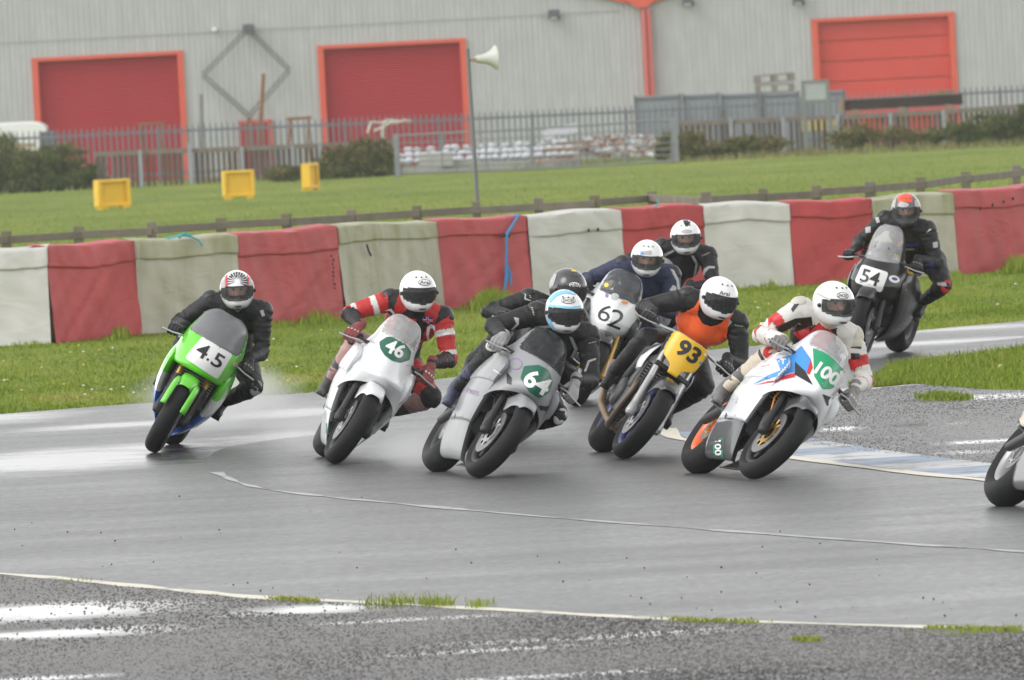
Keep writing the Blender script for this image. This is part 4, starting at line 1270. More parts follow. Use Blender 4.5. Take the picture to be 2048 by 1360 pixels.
TYRE = mat('tyre_rubber', (0.010, 0.010, 0.011), 0.60, spec=.25, var=0.25, scale=20, bump=0.25, bscale=90)
BLK = mat('satin_black', (0.014, 0.014, 0.015), 0.45, var=0.2, scale=10)
ENG = mat('engine_cast', (0.06, 0.06, 0.062), 0.5, metal=0.4, var=0.3, scale=14, bump=.2)
STEEL = mat('bright_steel', (0.50, 0.50, 0.50), 0.3, metal=0.9, var=0.1)
ALU = mat('dull_aluminium', (0.42, 0.42, 0.42), 0.45, metal=0.6, var=0.12)
GOLD = mat('gold_anodised', (0.45, 0.28, 0.08), 0.35, metal=0.7)
DISC = mat('brake_disc_steel', (0.20, 0.20, 0.205), 0.42, metal=0.6, var=0.25, scale=14)
def paint(name, col, rough=0.28, coat=0.5, var=0.05):
    return mat(name, col, rough, var=var + .05, scale=7, coat=coat, detail=9, bump=.04, bscale=10)
P_WHITE = paint('white_paint', (0.74, 0.75, 0.76))
P_GREY = paint('primer_grey_paint', (0.265, 0.268, 0.276), .42, .2, .08)
P_GREEN = paint('lime_green_paint', (0.13, 0.58, 0.03))
P_BLACK = paint('black_paint', (0.018, 0.018, 0.02))
P_RED = paint('red_paint', (0.55, 0.02, 0.03))
P_YEL = paint('yellow_paint', (0.80, 0.47, 0.01), .35, .3)

def wheel(root, name, x, R, W, rimcol, disc=None, discs=2, dr=.155, rimname='rim'):
    c = Vector((x, 0, R))
    rb = R - W * .62 - .012
    # rim with hub and spokes is the part; tyre and discs hang under it
    b = MB()
    hw = W * .36
    b.lathe([(rb + .012, -hw), (rb + .014, -hw * .85), (rb - .006, -hw * .7), (rb - .016, -hw * .3), (rb - .018, 0), (rb - .016, hw * .3), (rb - .006, hw * .7), (rb + .014, hw * .85), (rb + .012, hw), (rb + .0, hw * .98), (rb - .022, hw * .7), (rb - .030, 0), (rb - .022, -hw * .7), (rb + .0, -hw * .98), (rb + .012, -hw)], c, 'Y', 44)
    b.lathe([(.0, -.05), (.040, -.05), (.045, -.03), (.032, 0), (.045, .03), (.040, .05), (.0, .05)], c, 'Y', 20)
    for k in range(6):
        a = k * math.pi / 3 + .2 + x
        d = Vector((math.cos(a), 0, math.sin(a)))
        e = Vector((math.cos(a + .12), 0, math.sin(a + .12)))
        b.tube([c + d * .03, c + d * (rb * .55), c + e * (rb - .02)], [.020, .015, .018], 8, sx=1.0)
    w = b.build(name, rimcol, root, angle=50)
    b = MB()
    prof = [(rb + .004, -hw * .9), (rb + .02, -hw * 1.05)]
    for k in range(13):
        a = R_(lerp(-84, 84, k / 12))
        prof.append((R - W * .46 + W * .46 * math.cos(a), W * .5 * math.sin(a)))
    prof += [(rb + .02, hw * 1.05), (rb + .004, hw * .9)]
    b.lathe(prof, c, 'Y', 64)
    b.build('tyre', TYRE, w, angle=60)
    if disc:
        for s in ((-1, 1) if discs == 2 else (-1,)):
            y = s * .062
            b = MB(); b.lathe([(dr * .66, y - .003), (dr, y - .003), (dr, y + .003), (dr * .66, y + .003), (dr * .66, y - .003)], c, 'Y', 40)
            b.build('brake_disc', DISC, w, angle=30)
            b = MB(); b.lathe([(.045, y - .002), (.060, y - .004), (dr * .50, y - .004), (dr * .50, y + .004), (.045, y + .004)], c, 'Y', 30)
            for k in range(8):
                a = k * math.pi / 4
                b.tube([c + Vector((math.cos(a) * dr * .48, y, math.sin(a) * dr * .48)), c + Vector((math.cos(a) * dr * .68, y, math.sin(a) * dr * .68))], .008, 6)
            b.build('disc_carrier', disc, w)
    return w

def cowl_rows(levels, nz, na):
    """levels = [(z, nose x, half width, back x, sharpness, side drop)] -> rows of points across the front"""
    P = []
    for z, xn, w, xb, p, dz in spline(levels, nz):
        row = []
        for k in range(na + 1):
            a = lerp(-1, 1, k / na); a = math.copysign(abs(a) ** .85, a)
            th = abs(a) * math.pi / 2
            row.append(Vector((xb + (xn - xb) * max(0, math.cos(th)) ** (2 / p), math.copysign(w * math.sin(th) ** (2 / p), a), z - dz * abs(a) ** 1.6)))
        P.append(row)
    return P
def side_rows(tab, side, nz, nx, inset=.86):
    """tab = [(z, front x, back x, half width)] -> panel from front edge to back edge, nose edge turned in"""
    P = []
    for z, xf, xb, w in spline(tab, nz):
        row = [Vector((xf - .06, side * (w * inset - .045), z)), Vector((xf - .012, side * (w * inset - .014), z))]
        for k in range(nx + 1):
            t = k / nx
            y = w * (inset + (1 - inset) * min(1, (t / .30)) ** .55) * (1 - .10 * max(0, t - .55) / .45)
            row.append(Vector((lerp(xf, xb, t), side * y, z)))
        P.append(row)
    return P
COWL = {
 'sport': dict(up=[(.632, .700, .205, .53, 1.6, .15), (.648, .735, .222, .47, 1.55, .105), (.672, .760, .236, .40, 1.5, .06), (.70, .768, .242, .35, 1.45, .03), (.73, .757, .242, .31, 1.42, .01), (.79, .715, .230, .27, 1.45, .0), (.86, .655, .206, .27, 1.55, .0), (.92, .60, .178, .28, 1.7, .0)],
               sc=[(.92, .603, .174, .28, 1.7, .0), (.98, .545, .160, .28, 1.75, .0), (1.04, .47, .138, .28, 1.8, .0), (1.08, .40, .105, .28, 1.9, .0), (1.10, .35, .06, .28, 2.0, .0)]),
 'sharp': dict(up=[(.615, .665, .21, .52, 1.7, .15), (.635, .715, .228, .46, 1.65, .10), (.662, .768, .246, .38, 1.65, .055), (.676, .782, .252, .35, 1.65, .04), (.695, .775, .250, .32, 1.65, .02), (.715, .745, .232, .30, 1.7, .01), (.78, .69, .212, .28, 1.7, .0), (.86, .63, .180, .28, 1.8, .0), (.91, .585, .158, .29, 1.9, .0)],
               sc=[(.91, .588, .156, .29, 1.9, .0), (.98, .535, .146, .29, 1.9, .0), (1.05, .46, .128, .29, 1.9, .0), (1.10, .39, .095, .28, 2.0, .0), (1.12, .34, .05, .28, 2, .0)]),
 'wide': dict(up=[(.55, .60, .06, .50, 1.6, .0), (.585, .675, .11, .42, 1.5, .0), (.65, .745, .19, .34, 1.5, .0), (.70, .77, .232, .28, 1.45, .0), (.73, .765, .240, .26, 1.45, .0), (.80, .71, .228, .25, 1.5, .0), (.87, .645, .20, .27, 1.6, .0), (.92, .60, .172, .28, 1.7, .0)],
               sc=[(.92, .603, .170, .28, 1.7, .0), (.98, .545, .158, .28, 1.75, .0), (1.04, .47, .138, .28, 1.8, .0), (1.08, .40, .105, .28, 1.9, .0), (1.10, .35, .06, .28, 2.0, .0)]),
 'dome': dict(up=[(.655, .69, .175, .46, 2.3, .02), (.68, .725, .205, .38, 2.3, .03), (.76, .735, .232, .28, 2.2, .03), (.84, .70, .236, .24, 2.2, .02), (.90, .655, .224, .24, 2.2, .02), (.935, .62, .212, .25, 2.2, .01)],
              sc=[(.935, .622, .205, .25, 2.2, .01), (.99, .57, .192, .26, 2.2, .0), (1.05, .50, .170, .27, 2.2, .0), (1.095, .42, .125, .28, 2.1, .0), (1.115, .36, .07, .28, 2.1, .0)]),
 'tall': dict(up=[(.50, .58, .16, .46, 2.2, .0), (.55, .69, .21, .38, 2.2, .0), (.63, .735, .242, .32, 2.1, .0), (.66, .735, .248, .31, 2.1, .0), (.74, .70, .235, .28, 2.0, .0), (.81, .63, .195, .28, 2, .0), (.86, .57, .165, .30, 2, .0)],
              sc=[(.86, .572, .163, .30, 2, .0), (.95, .54, .150, .30, 2, .0), (1.03, .49, .132, .30, 2, .0), (1.10, .42, .100, .30, 2, .0), (1.135, .37, .05, .30, 2, .0)]),
}
SIDE = {
 'sport': [(.80, .42, .06, .234), (.73, .585, -.02, .246), (.655, .600, -.08, .254), (.605, .575, -.11, .252), (.585, .56, -.12, .240), (.50, .53, -.14, .236), (.41, .465, -.15, .216), (.31, .375, -.22, .185), (.20, .35, -.32, .138), (.105, .30, -.34, .082), (.085, .26, -.28, .045)],
 'dome': [(.76, .40, .06, .235), (.72, .46, .0, .245), (.69, .50, -.04, .250), (.62, .53, -.10, .255), (.54, .52, -.15, .252), (.46, .50, -.18, .242), (.37, .46, -.18, .218), (.28, .43, -.20, .175), (.20, .40, -.22, .115), (.15, .36, -.20, .07)],
}
def motorcycle(name, label, fc, yaw, lean, style='sport', cowl=P_WHITE, side=P_WHITE, belly=None, tank=P_WHITE, tail=P_WHITE, screen=None, mud=P_WHITE, rim=BLK, rear_rim=None, disc=ALU,
               fork=BLK, fork_top=GOLD, scale=1.0, sidekind='sport', lever=True, shift_side=0.0, side_w=1.0, zs=.92, strip0=.62, strip1=.92, flaps=False, steer=5.0, hose=BLACK, group='racing motorcycles in the corner', frame=BLK):
    M = bike_matrix(fc, yaw, lean, scale)
    root = thing(name, label, 'motorcycle', group=group, M=M)
    D = dict(root=root, M=M, yaw=yaw)
    D['front_wheel'] = wheel(root, 'front_wheel', WB, .302, .130, rim, disc)
    D['rear_wheel'] = wheel(root, 'rear_wheel', -WB, .317, .195, rear_rim or rim, disc, 1, .11)
    # forks, yokes, calipers
    ft, fb = Vector((.425, 0, .885)), Vector((WB, 0, .298))
    fd = (ft - fb).normalized()
    for s in (-1, 1):
        y = Vector((0, s * .108, 0))
        b = MB(); b.tube([fb + y - fd * .03, fb + y + fd * .02, fb + y + fd * .30], [.026, .027, .024], 12); b.cone(fb + y, .036, fb + y + fd * .05, .030)
        leg = b.build('fork_leg', fork, root)
        b = MB(); b.tube([fb + y + fd * .29, ft + y], [.0235, .0265], 12); b.build('fork_tube', fork_top, leg)
        b = MB(); b.box(fb + y * .90 + Vector((-.115, 0, .075)), (.055, .045, .125), Matrix.Rotation(R_(-35), 3, 'Y')); b.build('caliper', BLK, leg, smooth=False, bevel=.01)
    for t in (.62, .92):
        b = MB(); q = lerp(fb, ft, t); b.box(q, (.07, .27, .035), Matrix.Rotation(R_(-24), 3, 'Y')); b.build('fork_yoke', BLK, root, smooth=False, bevel=.008)
    b = MB(); b.tube([fb - Vector((0, .13, 0)), fb + Vector((0, .13, 0))], .014, 10); b.build('axle', BLK, root)
    for s in (-1, 1):
        b = MB(); b.tube([fb + Vector((-.10, s * .10, .10)), fb + Vector((-.16, s * .135, .22)), fb + Vector((-.19, s * .12, .36)), fb + Vector((-.24, s * .05, .50))], .006, 7); b.build('brake_hose', BLACK if s > 0 else hose, root)
    # front mudguard
    b = MB(); P = []
    for k in range(19):
        a = R_(lerp(50, 150, k / 18))
        row = []
        mid = math.exp(-((math.degrees(a) - 84) / 22) ** 2)
        for j in range(13):
            u = lerp(-1.0, 1.0, j / 12)
            r = .328 - .024 * abs(u) ** 2.4 - (.135 * mid + .004) * max(0, abs(u) - .70) / .30
            row.append(Vector((WB + r * math.cos(a), u * (.078 + .010 * mid) * min(1, .70 + .10 * k), .298 + r * math.sin(a))))
        P.append(row)
    b.grid(P); D['mudguard'] = b.build('front_mudguard', mud, root, angle=70, thick=.004)
    if flaps:
        for s in (-1, 1):
            b = MB(); P = []
            for k in range(9):
                a = R_(lerp(14, 66, k / 8))
                P.append([Vector((WB + r * math.cos(a), s * y, .298 + r * math.sin(a))) for r, y in ((.318, .060), (.312, .085), (.290, .097), (.262, .100))])
            b.grid(P); b.build('mudguard_flap', mud, D['mudguard'], angle=70, thick=.004)
    if steer:
        T = Matrix.Translation(fb) @ Matrix.Rotation(R_(steer), 4, fd) @ Matrix.Translation(-fb)
        for o_ in root.children_recursive:
            if o_ is not D['rear_wheel'] and o_.parent is not D['rear_wheel'] and o_.type == 'MESH' and not o_.data.get('turned'):
                o_.data.transform(T); o_.data['turned'] = 1
    # engine, radiator, frame, swingarm
    b = MB(); b.box((.12, 0, .44), (.42, .30, .34)); b.box((.24, 0, .60), (.24, .26, .18), Matrix.Rotation(R_(20), 3, 'Y')); b.lathe([(.0, -.19), (.10, -.19), (.11, -.16), (.11, .16), (.10, .19), (.0, .19)], (.0, 0, .40), 'Y', 22)
    b.build('engine', ENG, root, smooth=False, bevel=.02)
    rad = MB(); rad.box((.405, 0, .53), (.045, .32, .26), Matrix.Rotation(R_(-12), 3, 'Y')); rad = rad.build('radiator', BLK, root, smooth=False, bevel=.006)
    b = MB()
    for k in range(11):
        b.box((.430 + .0 + .002 * k - .01, 0, .42 + k * .022), (.006, .30, .004))
    b.build('radiator_fins', ALU, rad, smooth=False)
    for s in (-1, 1):
        b = MB(); b.tube([(.40, s * .06, .84), (.20, s * .16, .72), (-.12, s * .15, .52), (-.20, s * .13, .36)], [.04, .045, .04, .035], 10); b.build('frame_spar', frame, root)
        b = MB(); b.tube([(-.18, s * .12, .42), (-.40, s * .135, .40), (-WB, s * .125, .315)], [.035, .035, .028], 10); b.build('swingarm_side', ENG, root)
        pg = MB(); pg.tube([(-.24, s * .17, .375), (-.24, s * .275, .375)], .012, 10); pg = pg.build('footpeg', ALU, root)
        b = MB(); b.box((-.22, s * .165, .42), (.14, .012, .14), Matrix.Rotation(R_(30), 3, 'Y')); b.build('footpeg_plate', ALU, pg, smooth=False, bevel=.004)
    b = MB(); b.tube([(.30, -.02, .30), (.10, -.04, .20), (-.20, -.08, .20), (-.26, -.08, .20), (-.30, -.08, .20)] if style != 'naked' else [(.20, -.10, .18), (.0, -.13, .20), (-.20, -.20, .27), (-.42, -.22, .42), (-.72, -.22, .56)], [.030, .035, .04, .042, .042] if style != 'naked' else [.024, .024, .024, .024, .035], 12); D['exhaust'] = b.build('exhaust', BLK if style != 'naked' else mat('bronzed_pipe', (.24, .17, .11), .45, metal=.5, var=.3, scale=10), root)
    # tank, seat, tail
    def loft_x(rows, n=16, m=14):
        P = []
        for x, w, zt, zb in spline(rows, n):
            r = []
            for k in range(m + 1):
                a = lerp(-.12, 1.12, k / m) * math.pi
                r.append(Vector((x, -w * math.cos(a), zb + (zt - zb) * max(-.3, math.sin(a)) ** 1 if math.sin(a) > 0 else zb + (zt - zb) * .3 * math.sin(a))))
            P.append(r)
        bb = MB(); bb.grid(P); bb.add(P[0], [tuple(range(len(P[0])))]); bb.add(P[-1], [tuple(range(len(P[-1]) - 1, -1, -1))])
        return bb
    D['tank'] = loft_x([(.34, .10, .80, .66), (.26, .15, .875, .64), (.12, .165, .895, .62), (-.02, .155, .865, .62), (-.14, .12, .81, .64), (-.20, .10, .785, .66)]).build('tank', tank, root, angle=60)
    loft_x([(-.18, .12, .79, .70), (-.30, .14, .785, .70), (-.45, .14, .80, .72), (-.55, .12, .83, .74)]).build('seat', BLK, root, angle=60)
    tl = loft_x([(-.50, .12, .83, .70), (-.56, .135, .90, .72), (-.66, .12, .93, .76), (-.80, .085, .94, .83), (-.92, .03, .935, .89)]).build('tail_cowl', tail, root, angle=60)
    b = MB(); b.tube([(-.30, .0, .70), (-.75, .0, .82)], .05, 8); b.build('subframe', BLK, root)
    # clip-ons or flat bar
    GR = {}
    if style == 'naked':
        b = MB(); b.tube([(.36, -.37, .885), (.39, -.20, .90), (.415, -.08, .925), (.415, .08, .925), (.39, .20, .90), (.36, .37, .885)], .013, 10); bar = b.build('handlebar', STEEL, root)
        for s in (-1, 1):
            GR[s] = (Vector((.385, s * .24, .898)), Vector((.36, s * .37, .885)))
    else:
        for s in (-1, 1):
            GR[s] = (Vector((.405, s * .225, .835)), Vector((.365, s * .345, .815)))
    for s in (-1, 1):
        a, c = GR[s]
        b = MB(); b.tube([Vector((.43, s * .108, .845)) if style != 'naked' else lerp(a, c, -.1), a, c], [.014, .014, .014], 10); hb = b.build('clip_on' if style != 'naked' else 'bar_end', BLK, root)
        b = MB(); b.tube([lerp(a, c, .02), c], .0175, 12); b.build('grip', BLACK, hb)
        if lever:
            b = MB(); b.tube([a + Vector((.03, -s * .02, -.01)), a + Vector((.075, s * .02, -.012)), lerp(a, c, .6) + Vector((.085, 0, -.014)), c + Vector((.075, s * .035, -.016))], [.007, .0065, .0055, .0065], 8); b.build('lever', ALU, hb)
    D['grip'] = GR
    if style == 'naked':
        # exposed header pipes sweeping down from the cylinder head
        for k in range(4):
            y = lerp(-.13, .13, k / 3)
            b = MB(); b.tube([(.33, y, .56), (.41, y * 1.08, .52), (.44, y * 1.1, .42), (.40, y * 1.05 - .01, .30), (.28, y * .8 - .03, .20), (.05, y * .4 - .06, .17)], .024, 10); b.build('header_pipe', mat('burnt_header', (.13, .10, .08), .45, metal=.6, var=.3, scale=12), root)
        b = MB(); b.box((.26, 0, .53), (.16, .34, .16)); b.build('cylinder_head', ENG, root, smooth=False, bevel=.02)
        for s in (-1, 1):
            b = MB(); P = []
            for z, xf, xb, w in spline([(.80, .33, -.10, .15), (.72, .37, -.14, .185), (.64, .34, -.12, .19), (.58, .28, -.06, .17)], 8):
                P.append([Vector((lerp(xf, xb, t / 8), s * w * (1 - .25 * abs(t / 8 - .4)), z)) for t in range(9)])
            b.grid(P); D['panel%d' % s] = b.build('side_panel', side, root, angle=70, thick=.005)
        # number board: shield with a tab below
        b = MB(); P = []
        tabl = [(.655, .036), (.69, .042), (.712, .050), (.73, .085), (.75, .120), (.80, .132), (.88, .136), (.91, .133), (.925, .11)]
        for z, w in spline(tabl, 16):
            P.append([Vector((.605 + .02 * (z - .8) * -4 - .06 * (abs(u) * w / .13) ** 2, u * w, z)) for u in np.linspace(-1, 1, 15)])
        b.grid(P); D['cowl'] = b.build('number_board', P_YEL, root, angle=80, thick=.006)
        b = MB(); b.box((.53, 0, .80), (.10, .12, .12)); b.build('instrument_pod', BLK, root, smooth=False, bevel=.02)
        b = MB(); b.tube([(.42, .1, .9), (.50, .16, .84), (.47, .13, .70), (.40, .10, .62)], .008, 7); b.tube([(.42, -.1, .9), (.52, -.15, .86), (.48, -.13, .72), (.52, -.11, .55), (.6, -.12, .40)], .007, 7); b.build('cable', BLACK, root)
        return D
    cw = COWL[style]
    rows = cowl_rows(cw['up'] + cw['sc'][1:], 60, 36)
    ks = min(range(len(rows)), key=lambda k: abs(rows[k][18].z - zs))
    # the body runs up either side of the screen as a tapering strip
    b = MB(); b.grid(rows[:ks + 1])
    NR = len(rows)
    def lim(k): return int(round(18 * lerp(strip0, strip1, max(0, k - ks) / (NR - 1 - ks)))) if k > ks else int(round(18 * strip0))
    flat_ = [p for r in rows for p in r]
    fc_, fs_ = [], []
    for k in range(ks, NR - 1):
        for jj in range(36):
            q = (k * 37 + jj, k * 37 + jj + 1, (k + 1) * 37 + jj + 1, (k + 1) * 37 + jj)
            off = abs(jj + .5 - 18)
            if off > lim(k): fc_.append(q)
            if off < lim(k) + 1.1: fs_.append(q)
    b.add(flat_, fc_)
    bm_ = bmesh.new(); me_ = b.mesh('t', cowl); bm_.from_mesh(me_); bmesh.ops.remove_doubles(bm_, verts=bm_.verts[:], dist=1e-5)
    bmesh.ops.delete(bm_, geom=[v for v in bm_.verts if not v.link_faces], context='VERTS'); bm_.to_mesh(me_); bm_.free(); me_.name = 'upper_fairing'
    D['cowl'] = link('upper_fairing', me_, root); md = D['cowl'].modifiers.new('thick', 'SOLIDIFY'); md.thickness = .005; md.offset = 0
    used = sorted({q for f in fs_ for q in f} | {((ks - 1) * 37 + q) for q in range(18 - lim(ks), 19 + lim(ks))}); ix = {q: n for n, q in enumerate(used)}
    fs_ += [((ks - 1) * 37 + q, (ks - 1) * 37 + q + 1, ks * 37 + q + 1, ks * 37 + q) for q in range(18 - lim(ks), 18 + lim(ks))]
    b = MB(); b.add([flat_[q] + Vector((.005, math.copysign(.002, flat_[q].y), .003)) for q in used], [tuple(ix[q] for q in f) for f in fs_ if all(q in ix for q in f)])
    D['screen'] = b.build('windscreen', screen, root, angle=80, thick=.003)
    b = MB()
    for sgn in (-1, 1):
        for f in (.25, .6, .9):
            q = rows[ks][int(round(18 + sgn * 18 * strip0 * f))]; b.ball(q + Vector((.008, 0, -.008)), .006, 6)
    b.build('screen_bolts', BLK, D['screen'])
    if style in ('sport', 'sharp'):
        r0 = rows[0]; b = MB(); b.grid([[p + Vector((-.004, 0, .004)) for p in r0], [Vector((p.x - .10, p.y * .86, p.z + .02)) for p in r0], [Vector((p.x - .22, p.y * .80, p.z + .05)) for p in r0]]); b.build('inner_duct', BLK, D['cowl'], angle=80)
    # dark underside and stay behind the nose
    nz = cw['up'][0]
    b = MB(); b.box((.48, 0, nz[0] + .11), (.14, .20, .18)); b.box((.44, 0, .86), (.10, .18, .12)); b.build('fairing_stay', BLK, root, smooth=False, bevel=.02)
    b = MB(); b.box((.50, 0, .955), (.05, .13, .06), Matrix.Rotation(R_(-35), 3, 'Y')); b.build('dashboard', BLK, root, smooth=False, bevel=.01)
    st = [(z, xf, xb, w * side_w) for z, xf, xb, w in SIDE[sidekind]]
    for s in (-1, 1):
        b = MB(); b.grid(side_rows(st[:8], s, 26, 20)); D['side%d' % s] = b.build('side_fairing', side, root, angle=75, thick=.005)
        b = MB(); b.grid(side_rows(st[7:], s, 10, 20)); D['belly%d' % s] = b.build('belly_pan', belly or side, root, angle=75, thick=.005)
    for s in (-1, 1):
        rws = side_rows(st[:8], s, 26, 20)
        for (r, c_) in ((1, 8), (1, 18), (6, 20), (12, 21), (24, 8), (24, 19), (10, 4)):
            q = rws[r][c_]; b = MB(); b.ball(q + Vector((0, s * .003, 0)), (.009, .003, .009), 8); b.build('fastener', ALU, D['side%d' % s])
    rw = rows[:ks + 1]
    for (f, c_) in ((.35, 5), (.35, 31), (.6, 2), (.6, 34)):
        q = rw[int(f * ks)][c_]; b = MB(); b.ball(q, .007, 7); b.build('fastener', BLK, D['cowl'])
    return D

# ------------------------------------------------------------------ the ten motorcycles
SCR_CLEAR = glass('clear_screen', (.95, .95, .96), .10, .26, .80)
SCR_SMOKE = glass('smoked_screen', (.62, .63, .65), .05, .14, .3)
SCR_GREY = glass('grey_screen', (.60, .61, .63), .25, .62, .42)
SCR_DARK = glass('dark_screen', (.72, .73, .74), .06, .16)
MILK = glass('milky_screen', (.95, .95, .95), .12, .30, .75)
side45 = bands('green_white_blue_paint', (0.72, 0.73, 0.74), [((0.25, 0, 1.0), .66, (0.13, 0.58, 0.03)), ((-0.35, 0, -1.0), -.545, (0.02, 0.12, 0.52))])
side100 = paint('white_race_paint', (.74, .75, .77))
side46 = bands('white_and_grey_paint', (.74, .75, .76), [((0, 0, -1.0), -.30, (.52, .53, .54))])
side54 = paint('black_fairing', (.010, .010, .011), .4, .25)
BIK = {}
BIK['45'] = motorcycle('green_motorcycle', 'lime green white and blue racing motorcycle number 4.5, leaning at the left', (304, 905), -3, 33, 'dome', zs=0.905, cowl=P_GREEN, side=side45, belly=side45, tank=P_GREEN, tail=P_GREEN, screen=SCR_GREY, mud=P_GREEN, sidekind='dome', fork_top=GOLD, flaps=True, steer=0, strip0=.60, strip1=.95)
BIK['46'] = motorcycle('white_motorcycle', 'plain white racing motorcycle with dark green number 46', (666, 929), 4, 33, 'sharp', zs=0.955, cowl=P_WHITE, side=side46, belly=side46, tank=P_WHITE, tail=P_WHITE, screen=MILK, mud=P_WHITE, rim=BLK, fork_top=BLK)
BIK['64'] = motorcycle('grey_motorcycle', 'primer grey racing motorcycle number 64 with smoked screen', (951, 957), 12, 37.5, 'sport', zs=0.895, cowl=P_GREY, side=P_GREY, belly=P_GREY, tank=P_GREY, tail=P_GREY, screen=SCR_SMOKE, mud=P_GREY, rim=BLK, rear_rim=BLK)
BIK['93'] = motorcycle('naked_motorcycle', 'unfaired motorcycle with yellow number board 93 and silver forks', (1243, 919), 6, 36.5, 'naked', side=P_WHITE, tank=P_WHITE, tail=P_WHITE, mud=P_BLACK, rim=mat('dark_blue_rim', (.02, .03, .14), .35, metal=.4), fork=ALU, fork_top=STEEL, disc=ALU)
BIK['100'] = motorcycle('white_blue_motorcycle', 'white racing motorcycle number 100 with blue and red stripes', (1500, 960), 14, 42, 'sport', zs=0.950, cowl=P_WHITE, side=side100, belly=paint('carbon_belly', (.05, .052, .055), .35), tank=P_YEL, tail=P_WHITE, screen=SCR_CLEAR, mud=paint('carbon_mudguard', (.055, .055, .06), .35), rim=BLK, rear_rim=paint('orange_rim', (.80, .12, .02), .3), disc=GOLD, fork=BLK, fork_top=STEEL, hose=paint('orange_hose', (.75, .25, .02)))
BIK['54'] = motorcycle('black_motorcycle', 'black racing motorcycle number 54 with tall clear screen and yellow tank', (1716, 719), -16, 13.5, 'tall', zs=0.850, cowl=side54, side=side54, belly=side54, tank=P_YEL, tail=side54, screen=SCR_CLEAR, mud=side54, sidekind='dome', fork=BLK, fork_top=ALU, frame=P_YEL, side_w=1.06, steer=0)
b = MB(); b.ball((.27, .215, .77), (.09, .035, .055), 14); b.build('air_duct', P_YEL, BIK['54']['root'])
BIK['62'] = motorcycle('white_motorcycle', 'white racing motorcycle with large black number 62', (1152, 814), 0, 25.5, 'wide', zs=0.900, cowl=P_WHITE, side=paint('black_lower', (.02, .02, .022), .4), belly=P_BLACK, tank=P_WHITE, tail=P_WHITE, screen=SCR_DARK, mud=P_BLACK, fork=GOLD, fork_top=GOLD)
BIK['gbn'] = motorcycle('red_motorcycle', 'red tanked motorcycle mostly hidden behind the grey number 64', (985, 888), 10, 32, 'sport', cowl=P_BLACK, side=P_BLACK, tank=P_RED, tail=P_RED, screen=SCR_SMOKE, mud=P_BLACK)
BIK['stripe'] = motorcycle('pale_motorcycle', 'pale motorcycle mostly hidden behind white number 62', (1232, 770), 2, 24, 'sport', cowl=P_GREY, side=P_GREY, tank=P_GREY, tail=P_GREY, screen=MILK, mud=P_GREY)
BIK['edge'] = motorcycle('cropped_motorcycle', 'motorcycle leaving the picture at the right edge, rear wheel showing', (2138, 1029), 14, 40, 'sport', cowl=P_WHITE, side=P_BLACK, belly=P_BLACK, tank=P_WHITE, tail=P_BLACK, screen=SCR_CLEAR, mud=P_WHITE, rim=ALU)
# ================================================================== riders
def remesh(b, voxel, smooth=6, fac=.5):
    me = b.mesh('tmp', BLK)
    o = bpy.data.objects.new('tmp', me)
    S.collection.objects.link(o)
    r = o.modifiers.new('r', 'REMESH'); r.mode = 'VOXEL'; r.voxel_size = voxel
    s = o.modifiers.new('s', 'SMOOTH'); s.iterations = smooth; s.factor = fac
    dg = bpy.context.evaluated_depsgraph_get()
    out = bpy.data.meshes.new_from_object(o.evaluated_get(dg))
    bpy.data.objects.remove(o)
    bpy.data.meshes.remove(me)
    n = len(out.vertices)
    co = np.empty(n * 3, np.float32); out.vertices.foreach_get('co', co)
    return out, co.reshape(-1, 3).astype(float)
def place(me, co, name, mats, parent, mi=None, sharp=None):
    me.vertices.foreach_set('co', co.astype(np.float32).ravel())
    me.materials.clear()
    for m in mats: me.materials.append(m)
    if mi is not None:
        me.polygons.foreach_set('material_index', np.asarray(mi, np.int32))
    me.polygons.foreach_set('use_smooth', [True] * len(me.polygons))
    me.update()
    me.name = name
    return link(name, me, parent)
# ---- one gripping glove (right hand: thumb towards -y ... mirrored for the left), grip along y through the origin, forearm towards -x
gb = MB()
KN = [(.008, y, .038 - .004 * abs(k - 1.3)) for k, y in enumerate((-.036, -.012, .012, .034))]
FL = [1.0, 1.06, 1.0, .86]
for k, (x, y, z) in enumerate(KN):
    f = FL[k]
    gb.cone((-.082, y * .55, .030), .021, (x, y, z), .0145)
    p1, p2, p3 = (.036 * f + .004, y, .026), (.043 * f, y * 1.02, -.006), (.022, y * 1.02, -.031 * f)
    gb.cone((x, y, z), .0135, p1, .0120, 10); gb.cone(p1, .0118, p2, .0110, 10); gb.cone(p2, .0108, p3, .0095, 10)
gb.cone((-.070, -.030, .016), .020, (-.030, -.052, -.010), .015, 10); gb.cone((-.030, -.052, -.010), .014, (.006, -.048, -.030), .0125, 10)
gb.cone((-.082, 0, .030), .034, (-.155, 0, .034), .040)
glove_me, glove_co = remesh(gb, .0045, 3)
gf = np.array([p.center[:] for p in glove_me.polygons])
kb = MB()
for (x, y, z) in KN: kb.ball((x - .012, y, z + .008), (.015, .009, .008), 10)
# ---- one boot: ankle at the origin, toe towards +x, shin towards +z
bb = MB()
bb.cone((-.055, 0, -.052), .036, (.10, 0, -.060), .037); bb.cone((.10, .004, -.060), .038, (.165, .006, -.066), .028); bb.cone((-.01, 0, -.01), .048, (.075, 0, -.040), .038)
bb.cone((-.02, 0, -.02), .050, (-.005, 0, .10), .053); bb.cone((-.005, 0, .10), .053, (0, 0, .215), .062); bb.box((.045, 0, -.098), (.24, .066, .016)); bb.box((-.05, 0, -.092), (.06, .064, .03))
boot_me, boot_co = remesh(bb, .008, 4)

